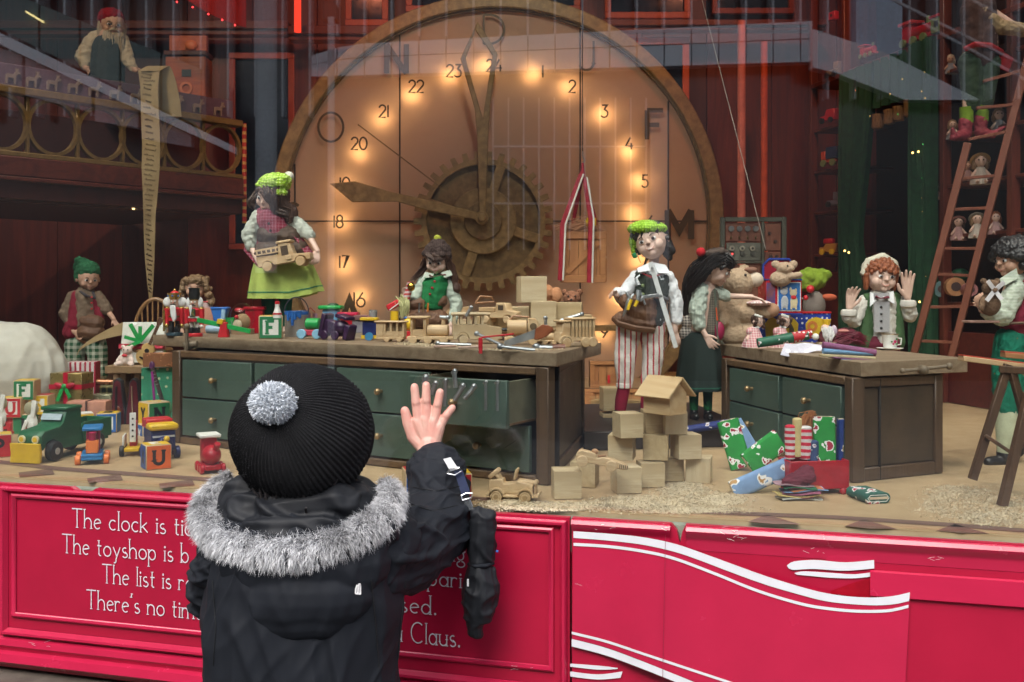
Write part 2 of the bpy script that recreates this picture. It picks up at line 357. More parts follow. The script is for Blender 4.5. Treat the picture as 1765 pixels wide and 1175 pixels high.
def letters(mb, text, h, w, fn, serif=0, gap=.14, x=0, th=None, heavy=None):
    """ribbons for every stroke; fn(u, v, k) maps letter space to the surface, k lifts crossing strokes a hair"""
    k = 0
    for ch in text:
        adv, st = GL[ch]; st = [list(q) for q in st]
        if serif:
            for q in list(st):
                if len(q) < 2: continue
                for a, b in ((q[0], q[1]), (q[-1], q[-2])):
                    if abs(a[0]-b[0]) < abs(a[1]-b[1])*.35 and len(q) <= 3 or (abs(a[0]-b[0]) < .01 and abs(a[1]-b[1]) > .1): st.append([(a[0]-serif, a[1]), (a[0]+serif, a[1]), 'thin'])
        for q in st:
            ww = w
            if q[-1] == 'thin': q = q[:-1]; ww = w*.6 if not heavy else heavy
            pts = [Vector((x + a*h, b*h)) for a, b in q]; k += 1
            n = len(pts); vs = []
            closed = n > 4 and (pts[0]-pts[-1]).length < 1e-5*h + 1e-7
            for i in range(n):
                a, b = pts[max(i-1,0)], pts[min(i+1,n-1)]
                if closed and i in (0, n-1): a, b = pts[-2], pts[1]
                t = b - a; t = t.normalized() if t.length > 0 else Vector((1,0))
                nn = Vector((-t.y, t.x)); hw = ww/2
                if 0 < i < n-1:
                    t1 = (pts[i]-pts[i-1]).normalized(); c = max(.45, abs(t1.dot(t))); hw /= c
                vs += [fn((pts[i]+nn*hw).x, (pts[i]+nn*hw).y, k), fn((pts[i]-nn*hw).x, (pts[i]-nn*hw).y, k)]
            mb.add(vs, [(2*i, 2*i+1, 2*i+3, 2*i+2) for i in range(n-1)])
        x += (adv + gap)*h
    return x
def textwidth(text, h, gap=.14): return sum((GL[c][0]+gap)*h for c in text)
# ---------------------------------------------------------------- the setting
def rayplane(x, y, pt, n):
    o = Vector((0,0,EYE)); dr = P(x, y, 1) - o; return o + dr * ((Vector(pt) - o).dot(n) / dr.dot(n))
def wp(x, y, o=0): return rayplane(x, y, G0 + GN*o, GN)           # picture point on the window plane, o towards the street
def tw(x, o=0): p = wp(x, 900, o); return (p - G0).dot(GU)
DARKRED = mat((.085,.016,.012), .5, 'wood', (.05,.010,.008), .5, axis='z', bump=.1)
REDWOOD = mat((.17,.03,.018), .42, 'wood', (.08,.014,.01), .5, axis='z', bump=.1)
REDWOODX = mat((.17,.035,.02), .42, 'wood', (.08,.014,.01), .5, axis='x', bump=.1)
ORANGE = mat((.5,.09,.03), .45, bump=.1)
world('pavement', MB().box(-30,30,-3.2,1.9,-.3,0).add([],[]), mat((.09,.09,.092), .8, 'grime', (.06,.06,.06)), kind='structure')
world('road', MB().box(-60,60,-60,-3.2,-.5,-.12), mat((.05,.05,.055), .8, 'grime', (.035,.035,.04)), kind='structure')
fl = MB(); a, b = G0 + GU*-1.2, G0 + GU*3.4
fl.prism([(a.x,a.y),(b.x,b.y),(3.2,4.9),(-3.4,4.9)], .62, FL)
world('display_floor', fl, mat((.46,.33,.19), .5, 'marble', (.40,.28,.155), 3, bump=.06), kind='structure')
# inlaid border of the display floor: a dark line and dark lozenges just behind the glass
INLAY = mat((.19,.11,.085), .5, 'wood', (.15,.085,.065), 1)
def onf(x, y): return P(x, y, dz(FL, y))
mb = MB()
ln = [(-60,785),(0,796.5),(100,808),(240,818),(390,829),(700,850),(900,866),(1240,884),(1440,892),(1640,905),(1830,920)]
for (xa,ya),(xb,yb) in zip(ln, ln[1:]):
    p = [onf(xa,ya-3), onf(xb,yb-3), onf(xb,yb+3.4), onf(xa,ya+3.4)]; mb.add([q+Vector((0,0,.0012)) for q in (p[3],p[2],p[1],p[0])], [(0,1,2,3)])
world('floor_inlay_line', mb, INLAY, kind='structure', smooth=False)
def lozenge(pts):
    o = world('floor_inlay', MB().add([onf(x,y)+Vector((0,0,.0012)) for x,y in pts], [(0,1,2,3)]), INLAY, kind='structure', smooth=False)
for cx, cy, k in ((62,817,0),(180,827,0),(304,836,0),(425,846,0)):
    lozenge([(cx-29,cy+5),(cx+30,cy+3),(cx+29,cy-6),(cx-26,cy-5)] if k else [(cx-28,cy+6),(cx+32,cy+1),(cx+27,cy-9),(cx-30,cy-2)])
for cx, cy in ((1331,897),(1498,905),(1655,913)): lozenge([(cx-42,cy+3),(cx+2,cy+7),(cx+50,cy+8),(cx-10,cy-9)])
# back wall in planks, side walls, ceiling
world('back_wall', MB().box(-3.4,3.3,4.62,4.8,.5,3.1), DARKRED, kind='structure')
for i in range(22):
    x = -3.3 + i*.3
    pl = world('wall_plank', MB().box(x+.001,x+.299,4.6,4.62,.72,3.0), REDWOOD if i % 4 != 1 else DARKRED, kind='structure', bev=.002)
world('side_wall', MB().box(-3.45,-3.35,1.9,4.8,.5,3.1), DARKRED, kind='structure')
world('side_wall', MB().box(3.2,3.3,.9,4.8,.5,3.1), DARKRED, kind='structure')
cl = MB(); cl.prism([(a.x,a.y+.15),(b.x,b.y+.15),(3.3,4.9),(-3.4,4.9)], 2.95, 3.05); world('ceiling', cl, mat((.05,.04,.04), .8), kind='structure')
# shop front wall above, beside and below the glass
sf = MB()
def wbox(mb, t0, t1, z0, z1, o0, o1):
    return mb.hexa([W3(t0,z0,o1), W3(t1,z0,o1), W3(t1,z0,o0), W3(t0,z0,o0), W3(t0,z1,o1), W3(t1,z1,o1), W3(t1,z1,o0), W3(t0,z1,o0)])
wbox(sf, -4, 6, 2.95, 3.6, -.1, .06); world('shop_front_wall', sf, mat((.25,.06,.05), .6), kind='structure')
wbox(sf := MB(), -4, -1.0, 0, 2.95, -.1, .06); world('shop_front_wall', sf, mat((.25,.06,.05), .6), kind='structure')
wbox(sf := MB(), 3.2, 6, 0, 2.95, -.1, .06); world('shop_front_wall', sf, mat((.25,.06,.05), .6), kind='structure')
wbox(sf := MB(), -1.0, 3.2, .02, .70, -.2, .0); world('shop_front_base', sf, mat((.2,.2,.19), .7), kind='structure')
# glass
g = MB(); wbox(g, -1.0, 3.2, .705, 2.95, -.004, .004)
world('shop_window', g, glassmat(2.9, ior=1.52), 'large clear shop window pane in front of the toy workshop display', 'window', smooth=False)
# ledge that shows through the notches in the red boards
wbox(mb := MB(), -1.0, 3.2, .66, .716, .006, .03)
world('window_ledge', mb, mat((.22,.25,.19), .7, 'grime', (.12,.13,.1)), 'weathered grey green ledge under the glass behind the red boards', 'ledge')
# sill at the foot of the red boards
e = empty('window_sill', W3(0,.25), 'worn brown grey metal sill at the foot of the red boards', 'sill')
SILL = mat((.2,.17,.14), .45, 'grime', (.09,.07,.06), metal=.3)
for z0, z1, o0, o1, nm in ((.30,.352,.0,.10,'sill_board'),(.305,.338,.103,.15,'rail'),(.26,.31,.153,.21,'rail'),(0,.26,.0,.16,'base_board')):
    world(nm, wbox(MB(), -1.3, 3.4, z0, z1, o0, o1), SILL, parent=e, bev=.005)
# red printed boards below the window
PRED = mat((.38,.007,.036), .32, bump=.05, vary=.06, spec=.5, scale=.3)
PRED2 = mat((.45,.014,.055), .24, bump=.04, vary=.05, scale=.3)
WHT = mat((.66,.66,.70), .4, bump=.02, vary=.03)
ZB, ZT = .362, FL - .002
def frame(mb, t0, t1, z0, z1, prof):
    n = len(prof)
    for i, (q, o) in enumerate(prof):
        mb.v += [tuple(W3(a, b, o)) for a, b in ((t0+q,z0+q),(t1-q,z0+q),(t1-q,z1-q),(t0+q,z1-q))]
    base = len(mb.v) - 4*n
    mb.f += [(base+i*4+j, base+i*4+(j+1)%4, base+(i+1)*4+(j+1)%4, base+(i+1)*4+j) for i in range(n-1) for j in range(4)]
def ridge(mb, t0, t1, prof):  # horizontal moulding, prof [(z, o)]
    n = len(prof); b = len(mb.v); mb.v += [tuple(W3(t, z, o)) for z, o in prof for t in (t0, t1)]
    mb.f += [(b+2*i, b+2*i+1, b+2*i+3, b+2*i+2) for i in range(n-1)]
def notch(mb, t0, t1, z0, cut, o0, o1):  # board with a torn piece missing from the top edge; cut = [(t, z)...]
    top = [(t0, ZT)] + cut + [(t1, ZT)]
    pts = [W3(t0, z0, 0), W3(t1, z0, 0)]
    poly = [(t0,z0),(t1,z0)] + top[::-1]
    n = len(poly)
    mb.v += [tuple(W3(t,z,o1)) for t,z in poly] + [tuple(W3(t,z,o0)) for t,z in poly]
    mb.f += [tuple(range(n)), tuple(range(2*n-1,n-1,-1))] + [(i,(i+1)%n,n+(i+1)%n,n+i) for i in range(n)]
def tz(x, y): p = wp(x, y, .045); return ((p-G0).dot(GU), min(p.z, ZT+.001))
e1 = empty('red_board', W3(.5,.4,.05), 'red moulded board with white rhyme lettering below the left of the window', 'sign board')
tL0, tL1 = tw(-160,.045), tw(982,.045); zc = .66
c1 = [tz(118,829), (tz(121,838)[0], tz(121,838)[1]), tz(135,848), tz(155,848), tz(166,838), tz(168,832)]
c1[0] = (c1[0][0], ZT); c1[-1] = (c1[-1][0], ZT)
b1 = MB(); notch(b1, tL0, tL1, ZB, c1, .032, .045); world('board', b1, PRED, parent=e1, smooth=False)
b1 = MB(); xl = tw(2,.05)
frame(b1, xl, tL1-.004, ZB+.065, ZT-.004, [(0,.046),(0,.052),(.003,.056),(.007,.055),(.010,.050),(.013,.0463)])
world('moulding', b1, PRED2, parent=e1)
b1 = MB(); frame(b1, xl+.022, tL1-.026, ZB+.100, ZT-.017, [(0,.0462),(.001,.050),(.004,.052),(.008,.050),(.010,.0465)])
world('moulding', b1, PRED2, parent=e1)
b1 = MB(); ridge(b1, tL0, tL1, [(ZB+.060,.0458),(ZB+.056,.053),(ZB+.046,.056),(ZB+.040,.050),(ZB+.034,.049),(ZB+.030,.058),(ZB+.016,.062),(ZB+.008,.054),(ZB+.004,.0455)])
world('moulding', b1, PRED2, parent=e1)
# lettering: each line is a part
def textline(s, x0, y0, x1, y1, h, parent, flip=False):
    p0, p1 = wp(x0, y0, .0462), wp(x1, y1, .0462)
    t0, t1 = (p0-G0).dot(GU), (p1-G0).dot(GU); z = p0.z; hh = h/F*gd(x0); wd = textwidth(s, hh, .15); k = (t1-t0)/wd
    mb = MB(); letters(mb, s, hh, hh*.062, lambda u, v, q: W3(t0+u*k, z+v, .0464+q*.00002), serif=.085, gap=.15)
    world('lettering', mb, WHT, parent=parent, smooth=False)
textline('The clock is tick', 124, 908, 352, 925, 31, e1)
textline('The toyshop is b', 107, 952, 330, 972, 31, e1)
textline('The list is re', 176, 1004, 336, 1021, 31, e1)
textline("There's no time t", 149, 1048, 376, 1072, 31, e1)
textline('ng', 770, 966, 806, 969, 31, e1)
textline('pari', 738, 1008, 800, 1014, 30, e1)
textline('sed.', 690, 1054, 757, 1060, 31, e1)
textline('a Claus.', 680, 1104, 797, 1113, 34, e1)
e2 = empty('red_board', W3(1.6,.4,.05), 'red moulded board with a white edged ribbon printed on it, right of the lettered board', 'sign board')
tR0, tR1 = tw(986,.045), 3.3
c2 = [(tz(1157,893)[0], ZT), tz(1167,915), tz(1172,937), tz(1176,917), (tz(1182,900)[0], ZT)]
b2 = MB(); notch(b2, tR0, tR1, ZB, c2, .032, .045); world('board', b2, PRED, parent=e2, smooth=False)
for ta, tb in ((tR0, c2[0][0]-.001), (c2[-1][0]+.001, tR1)):
    b2 = MB(); ridge(b2, ta, tb, [(ZT-.001,.0455),(ZT-.002,.052),(ZT-.008,.055),(ZT-.016,.052),(ZT-.020,.048),(ZT-.026,.047),(ZT-.040,.0458)]); world('moulding', b2, PRED2, parent=e2)
b2 = MB(); ridge(b2, tw(1500,.05), tR1, [(ZT-.052,.0455),(ZT-.054,.05),(ZT-.09,.052),(ZT-.094,.0455)]); world('moulding', b2, PRED2, parent=e2)
def q8(l): return [(880+x/1.9944, 820+y/1.9944) for x, y in l]
def strip(top, bot, m, o, nm, nseg=30):
    def samp(l, u):
        ds = [0]
        for p, q in zip(l, l[1:]): ds.append(ds[-1] + math.dist(p, q))
        s = u*ds[-1]
        for i in range(len(l)-1):
            if s <= ds[i+1] + 1e-6:
                f = (s-ds[i])/max(1e-6, ds[i+1]-ds[i])
                # catmull rom
                p0, p1, p2, p3 = l[max(i-1,0)], l[i], l[i+1], l[min(i+2,len(l)-1)]
                return tuple(.5*(2*b + (c-a)*f + (2*a-5*b+4*c-d)*f*f + (3*b-a-3*c+d)*f**3) for a, b, c, d in zip(p0,p1,p2,p3))
        return l[-1]
    def at(u, v):
        x, y = [a*(1-v)+b*v for a, b in zip(samp(bot,u), samp(top,u))]; return wp(x, y, o((x-988)/582) if callable(o) else o)
    mb = MB(); mb.sheet(at, nseg, 4 if callable(o) else 1)
    world(nm, mb, m, parent=e2)
up = q8([(216,190),(330,198),(450,210),(560,232),(650,262),(760,302),(880,345),(1000,382),(1080,402),(1160,414),(1250,418),(1320,412),(1373,400)])
lo = q8([(216,213),(330,222),(450,236),(560,260),(650,290),(760,332),(880,375),(1000,410),(1080,430),(1160,440),(1250,445),(1320,441),(1370,430)])
th = q8([(216,230),(330,237),(450,253),(560,278),(700,330),(850,390),(1000,435),(1100,452),(1200,460),(1300,458),(1368,443)])
bt = q8([(212,560),(330,590),(450,635),(560,680),(640,710),(760,760),(900,800),(1340,830),(1352,820)])
def wave(u): return .051 + .015*math.exp(-((u-.22)/.085)**2) - .004*math.exp(-((u-.42)/.08)**2) + .008*math.exp(-((u-.62)/.12)**2)
strip(up, bt, PRED2, wave, 'ribbon', 60)
off = lambda l, k: [(x, y+k) for x, y in l]
wv2 = lambda u: wave(u) + .0012
strip(up, lo, WHT, wv2, 'white_stripe', 60); strip(th, off(th, 5.2), WHT, wv2, 'white_stripe', 60)
tb = q8([(210,535),(330,565),(450,605),(600,655),(760,708),(850,740)]); kb = q8([(210,560),(330,592),(450,636),(560,680),(640,712),(760,760)])
wv3 = wv2
strip(tb, off(tb, 4.6), WHT, wv3, 'white_stripe', 40); strip(kb, off(kb, 13), WHT, wv3, 'white_stripe', 40)
strip(q8([(950,308),(975,294),(1050,289),(1150,297),(1250,289)]), q8([(952,312),(968,323),(1040,320),(1150,326),(1250,318)]), WHT, .0475, 'white_stripe')
strip(q8([(975,334),(1010,328),(1100,333),(1180,338),(1250,330)]), q8([(985,340),(1030,344),(1100,350),(1180,352),(1250,345)]), WHT, .0475, 'white_stripe')
strip(q8([(205,645),(300,652),(368,660)]), q8([(205,656),(300,666),(368,664)]), WHT, .0475, 'white_stripe')
strip(q8([(205,672),(300,682),(385,672)]), q8([(205,690),(300,700),(378,694)]), WHT, .0475, 'white_stripe')
strip(q8([(1085,278),(1180,262),(1250,285)]), q8([(1085,292),(1180,300),(1250,292)]), PRED2, .0465, 'ribbon_fold')
strip(q8([(1100,395),(1250,352),(1373,385)]), q8([(1100,405),(1250,418),(1373,402)]), mat((.33,.0,.012), .35), .0465, 'ribbon_fold')
def onpanel(x, y, o=.0475): return wp(x, y, o)
SCR = mat((.62,.45,.47), .6)
rnd = random.Random(11); q = MB()
for cx, cy, n in ((1262,912,7),(1150,905,3),(1275,930,5),(1030,908,3),(1010,1010,2),(60,1110,4),(900,1150,4),(1400,950,4),(1600,960,4)):
    for i in range(n):
        x, y = cx+rnd.uniform(-22,22), cy+rnd.uniform(-5,5); a = rnd.uniform(-.5,.5); l = rnd.uniform(3,12); o = .0585
        q.tube([onpanel(x,y,o), onpanel(x+l*.5*math.cos(a),y+l*.5*math.sin(a)+rnd.uniform(-1,1),o), onpanel(x+l*math.cos(a),y+l*math.sin(a),o)], .00022, 4)
world('scratches', q, SCR, 'fine pale scratches on the upper edge of the red boards', 'scratches', kind='stuff')
world('sheet_joint', MB().bar(wp(1147,922,.066), wp(1142,1175,.066), .0006), mat((.25,.01,.03),.5), parent=e2)
# ---------------------------------------------------------------- the street behind the camera, which the pane mirrors
def V(x, y, D): return mirror(P(x, y, D))
eb = empty('office_building', mirror(Vector((0,13,0))), 'glass fronted office building across the street, mirrored in the shop window', 'building')
def vbox(mb, x0, x1, y0, y1, D, th=.25):
    a, b = P(x0, y1, D), P(x1, y0, D)
    return mb.hexa([mirror(Vector(q)) for q in ((a.x,D,a.z),(b.x,D,a.z),(b.x,D+th,a.z),(a.x,D+th,a.z),(a.x,D,b.z),(b.x,D,b.z),(b.x,D+th,b.z),(a.x,D+th,b.z))])
def vpoly(mb, pts, D, th=.2):
    n = len(pts); v = [mirror(P(x,y,D)) for x,y in pts] + [mirror(P(x,y,D)+Vector((0,th,0))) for x,y in pts]
    mb.v, k = mb.v, len(mb.v); mb.v += [tuple(q) for q in v]
    mb.f += [tuple(k+i for i in range(n)), tuple(k+i for i in range(2*n-1,n-1,-1))] + [(k+i,k+(i+1)%n,k+n+(i+1)%n,k+n+i) for i in range(n)]
    return mb
DG = mat((.02,.025,.03), .2, bump=0); PALE = mat((.8,.8,.82), .5, bump=.02, vary=.05); MUL = mat((.55,.55,.56), .4)
world('facade_wall', vbox(MB(), -1500, 3300, -620, 720, 13.4, .5), DG, parent=eb, smooth=False)
for i in range(-32, 40):
    x = 863 + 47*i
    world('mullion', vbox(MB(), x-1.8, x+1.8, -600, 62 if 540 < x < 1400 else (170 if x > 1400 else 200), 13.1, .2), MUL, parent=eb, smooth=False)
for y in (-520,-400,-280,-160,-45): world('transom', vbox(MB(), -1500, 3300, y-2, y+2, 13.08, .2), MUL, parent=eb, smooth=False)
pts = [(536,152),(536,96),(556,84),(600,76),(840,64),(1040,57),(1300,50),(1400,50),(1520,88),(1690,172),(1560,172),(1440,125),(1380,116),(1300,115),(1040,118),(840,122),(600,130)]
for i in range(0, 24):   # pale spandrel panels with open joints
    xa, xb = max(537, 534+47*i+1.0), min(1400, 534+47*(i+1)-1.0)
    if xb <= xa: continue
    def ys(x): return (76-(x-600)*.05 if x > 600 else 96-(x-536)*.31, 130-(x-600)*.03)
    for k in (0, 1):
        f = lambda x, q: ys(x)[0]*(1-q) + ys(x)[1]*q
        q0, q1 = (0,.42) if k == 0 else (.45,1)
        world('spandrel_panel', vpoly(MB(), [(xa,f(xa,q0)),(xb,f(xb,q0)),(xb,f(xb,q1)),(xa,f(xa,q1))], 13.0), PALE, parent=eb, smooth=False)
world('awning', vpoly(MB(), [(1402,50),(1520,88),(1690,172),(1560,172),(1440,125),(1402,116)], 12.9), PALE, parent=eb, smooth=False)
world('window_strip', vbox(MB(), 1476, 1555, -60, 92, 13.0), mat((.55,.68,.8), .4), parent=eb, smooth=False)
for i in range(11):
    x = 850 + 26.4*i; world('window_bar', vbox(MB(), x-1.3, x+1.3, 168, 430, 12.7, .06), MUL, parent=eb, smooth=False)  # bars stand for the mullions of a mirrored office window
for y in (252, 350): world('window_bar', vbox(MB(), 850, 1115, y-1.5, y+1.5, 12.72, .06), MUL, parent=eb, smooth=False)
world('pillar', vbox(MB(), 1121, 1153, 190, 560, 12.6, .4), mat((.4,.38,.38), .6), parent=eb, smooth=False)
for a, b in (((1500,-20),(1790,125)),((1560,-60),(1790,60)),((1590,40),(1790,150))):
    world('roof_bar', MB().bar(mirror(P(*a,12.5)), mirror(P(*b,12.5)), .03), MUL, parent=eb)
mb = MB(); mb.cyl(V(459,470,11.6), V(459,-300,11.6), .125, n=20)
world('street_column', mb, mat((.5,.52,.53), .6), 'round pale concrete column across the street, mirrored left of the clock', 'column')
el = empty('lamp_post', mirror(Vector((P(571,0,10).x,10,0))), 'slim pale lamp post across the street, mirrored in the left of the clock', 'lamp post')
world('pole', MB().cyl(V(571,690,10), V(571,30,10), .035, n=10), MUL, parent=el); world('lamp_box', vbox(MB(), 556, 579, 6, 32, 10, .2), BLACK, parent=el)
ec = empty('street_canopy', mirror(Vector((-4,11,2))), 'pale glass roofed canopy across the street, mirrored over the balcony', 'canopy')
world('fascia', vpoly(MB(), [(-200,-10),(0,56),(400,250),(400,262),(240,190),(0,76),(-200,20)], 11), PALE, parent=ec)
for i, (xa, xb) in enumerate(((-80,38),(44,158),(164,238),(244,330))):
    f = lambda x: 76 + x*.47 if x > 0 else 76+x*.3
    world('sign_panel', vpoly(MB(), [(xa,f(xa)+2),(xb,f(xb)+2),(xb,f(xb)+62-xb*.12),(xa,f(xa)+72-xa*.1)], 11.1, .1), mat((.42,.36,.38), .5), parent=ec)
for i in range(7):
    xa, xb = -140+i*70, -74+i*70; world('roof_pane', vpoly(MB(), [(xa,xa*.4-20),(xb,xb*.4-20),(xb,xb*.49+50),(xa,xa*.49+50)], 11.3, .05), mat((.10,.16,.15), .3), parent=ec)
world('canopy_light', vpoly(MB(), [(45,18),(75,36),(74,39),(44,21)], 11.25, .02), emit((1,.8,.35), 1.5), parent=ec)
# ---------------------------------------------------------------- unseen spots above the picture, added to light and brighten the display
def spot(x, y, z, tx, ty, tz_, power, col=(1,.78,.55), size=60):
    l = bpy.data.lights.new('added_spot', 'SPOT'); l.energy = power; l.color = col; l.spot_size = R(size); l.spot_blend = .7; l.shadow_soft_size = .06
    o = bpy.data.objects.new('added_spot', l); C.objects.link(o); o.location = (x,y,z)
    o.rotation_euler = (Vector((tx,ty,tz_)) - Vector((x,y,z))).to_track_quat('-Z','Y').to_euler(); return o
spot(-1.6,2.6,2.9, -1.7,3.9,1.8, 18)
spot(-1.0,2.1,2.92, -1.0,2.4,.8, 20, (1,.93,.84), 80)
spot(.15,1.95,2.92, .1,2.35,.8, 23, (1,.93,.84), 80)
spot(1.2,1.65,2.92, 1.0,2.2,.8, 22, (1,.93,.84), 80)
spot(0.0,3.0,2.9, -.1,4.2,1.5, 14, (1,.8,.62), 90)
spot(1.0,2.6,2.9, 1.6,3.4,1.7, 13, (1,.72,.55), 75)
spot(-.9,2.4,2.9, -.7,2.7,1.0, 13)
spot(.5,2.2,2.9, .45,2.9,1.0, 9)
spot(1.5,2.2,2.9, 1.2,2.9,1.0, 8)
spot(-.8,3.2,2.9, -.9,4.6,1.9, 10, (1,.25,.12), 70)
spot(1.0,3.3,2.9, 1.0,4.6,1.7, 12, (1,.3,.15), 80)
# ---------------------------------------------------------------- clock
DC, sC = 4.3, 4.3/F
BR = mat((.34,.23,.10), .5, metal=.1, bump=.2, vary=.25); BR2 = mat((.24,.16,.07), .5, metal=.1, bump=.2, vary=.25)
INK = mat((.03,.022,.015), .5)
K = thing('clock', 'giant lit clock face with brass rim, gear and 24 hour numerals behind the workbench', 'clock', 856, 382, DC)
def cpoly(r, n=96, zmin=-(FL-EYE+(382-HZ)/F*DC)/1):
    zf = (FL - P(856,382,DC).z)/K.s
    return [(r*math.cos(2*math.pi*i/n), max(zf, r*math.sin(2*math.pi*i/n))) for i in range(n)]
FACE = mat((.56,.41,.31), .8, 'cloth', bump=0, vary=.05)
_n = FACE.node_tree.nodes; _l = FACE.node_tree.links; _p = _n['Principled BSDF']; _t = _n.new('ShaderNodeBsdfTranslucent'); _t.inputs[0].default_value = (.75,.55,.40,1)
_x = _n.new('ShaderNodeMixShader'); _x.inputs[0].default_value = .35; _l.new(_p.outputs[0], _x.inputs[1]); _l.new(_t.outputs[0], _x.inputs[2]); _l.new(_x.outputs[0], _n['Material Output'].inputs[0])
_c = cpoly(370); part(K, 'face', MB().add([(a, 2, b) for a, b in _c], [tuple(range(len(_c)))]), FACE, smooth=False)
rim = MB(); rim.ring((0,0), 389, 366, -16, 10, 96, -62, 242); part(K, 'rim', rim, BR, bev=2)
part(K, 'rim_lining', MB().ring((0,0), 366, 363, -8, 2, 96, -62, 242), BR2)
for x in (508-856, 689-856, 1000-856, 1152-856):
    h = math.sqrt(max(0, 362**2 - x*x)); part(K, 'seam', MB().box(x-1.2,x+1.2,-1,2,-250,h), INK)
part(K, 'seam', MB().box(-362,362,-1.5,2,0,2.2), INK)
part(K, 'seam', MB().box(-300,300,-8,2,-188,-178), BR)
LTR = mat((.10,.07,.035), .5, metal=.2); cx0, cy0 = 852-856, 0
for n in range(1, 25):
    if n in (10,11,12,13,14): continue
    a = R(90 - 15*n); x, z = cx0 + 268*math.cos(a), cy0 + 268*math.sin(a)
    if n == 1: x += 14; z -= 1
    if n == 19: x += 2; z -= 4
    s = str(n) if n != 19 else '10'; h = 21 if n != 16 else 25; wd = textwidth(s, h, .12) - h*.12
    mb = MB(); letters(mb, s, h, 3.0, lambda u, v, k: Vector((x - wd/2 + u, -6 - k*.06, z - h/2 + v)), gap=.12); th = len(mb.v)
    part(K, 'numeral', mb, INK, smooth=False)
for ch, a, r in (('D',90,330),('J',61,326),('F',31,322),('M',-1,318),('A',-147,296),('S',-1+180,346),('O',150,324),('N',121,326)):
    x, z = cx0 + r*math.cos(R(a)), r*math.sin(R(a)); h = 50 if ch != 'A' else 54
    wd = GL[ch][0]*h
    wt = {'M':11,'N':9,'F':8,'S':5,'A':12}.get(ch, 4)
    mb = MB(); letters(mb, ch, h, wt, lambda u, v, k: Vector((x-wd/2+u, -7-k*.1, z-h/2+v)))
    part(K, 'letter', mb, LTR, smooth=False)
GLOW = emit((1,.58,.26), 92)
for n, (x, y) in enumerate([(776,133),(712,166),(660,206),(622,263),(600,322),(590,383),(596,458),(621,511),(917,130),(978,153),(1038,200),(1079,261),(1099,314),(1090,371),(1098,448),(1064,515),(1036,571),(835,118)]):
    p = J(K, x, y, 17); part(K, 'bulb', MB().sph(p, 3.2, 10, 8), GLOW)
# the big gear and its hub
gx, gz = 834-856, 382-383
def gearpoly(n, ro, ri):
    p = []
    for i in range(n):
        for f, r in ((-.27,ri),(-.2,ro),(.2,ro),(.27,ri)): q = 2*math.pi*(i+f)/n; p.append((r, q))
    return p
gp = gearpoly(34, 118, 105); mb = MB(); vs = []
for y in (-34, -24):
    for r, q in gp: vs.append((gx+r*math.cos(q), y, gz+r*math.sin(q)))
    for r, q in gp: vs.append((gx+96*math.cos(q), y, gz+96*math.sin(q)))
n = len(gp); f = []
for i in range(n):
    j = (i+1) % n
    f += [(i,j,n+j,n+i), (2*n+i,3*n+i,3*n+j,2*n+j), (i,2*n+i,2*n+j,j), (n+i,n+j,3*n+j,3*n+i)]
mb.add(vs, f); part(K, 'gear_ring', mb, BR, ang=25)
part(K, 'gear_plate', MB().ring((gx,gz), 97, 40, -24, -22, 60), BR2)
part(K, 'gear_disc', MB().ring((gx,gz), 56, 0.5, -37, -27, 60), BR, bev=1.2)
part(K, 'gear_disc', MB().ring((gx,gz), 32, 0.5, -43, -37.2, 48), BR2, bev=1)
for k in range(4):
    a = R(72 - 90*k); c, s_ = math.cos(a), math.sin(a); q = MB()
    q.bar((gx+50*c,-31,gz+50*s_), (gx+98*c,-31,gz+98*s_), 16, 8, up=(0,1,0)); part(K, 'spoke', q, BR, bev=1)
mb = MB(); mb.cyl((gx-2,-60,gz+4), (gx-2,-40,gz+4), 11, n=24); mb.cyl((gx-2,-68,gz+4), (gx-2,-60,gz+4), 7, n=6); part(K, 'hub', mb, BR, bev=1)
def pxh(pts, y0, y1, name, m=BR):
    part(K, name, MB().pxz([(x-856, 382-y) for x, y in pts], y0, y1), m, bev=1, smooth=False)
pxh([(828,378),(838,378),(843,240),(846,190),(859,104),(825,50),(821,64),(850,106),(836,196),(834,212),(829,196),(805,112),(821,64),(825,50),(796,112),(820,196),(824,240)], -50, -44, 'minute_hand')
pxh([(578,322),(621,318),(682,336),(740,349),(832,372),(832,384),(740,366),(690,352),(616,353)], -56, -51, 'hour_hand')
part(K, 'second_hand', MB().bar((624-856,-46,382-222), (830-856,-46,382-378), 2.2), BR2)
# ---------------------------------------------------------------- framed dark windows high on the wall
NAVY = mat((.012,.018,.035), .12, bump=0)
def wallwin(x0, x1, y0, y1, fw, label, m=ORANGE, d=4.52):
    T = thing('wall_window', label, 'window', (x0+x1)/2, y1, d, group='framed windows on the workshop back wall'); h = y1-y0; w_ = (x1-x0)/2
    part(T, 'pane', MB().box(-w_+fw/2,w_-fw/2,0,3,fw/2,h-fw/2), NAVY)
    for a in ((-w_,w_,0,fw),(-w_,w_,h-fw,h)): part(T, 'frame', MB().box(a[0],a[1],-8,0,a[2],a[3]), m, bev=1)
    for a in ((-w_,-w_+fw),(w_-fw,w_)): part(T, 'frame', MB().box(a[0],a[1],-7,-.2,fw,h-fw), m, bev=1)
wallwin(596,670,-70,46,11,'dark window in a red orange frame, top left of the clock')
wallwin(700,1000,-90,22,11,'wide dark window mostly hidden by the top of the clock rim')
wallwin(1042,1189,-90,33,11,'dark window in a bright orange frame, above the right of the clock')
wallwin(1226,1368,-90,25,10,'dark window in a dim red frame, top centre right', mat((.25,.05,.03), .5))
wallwin(1082,1187,66,300,11,'tall dark window half hidden by the right rim of the clock')
wallwin(396,508,92,430,10,'tall dark window left of the clock behind the pale column reflection', mat((.3,.05,.03), .5))
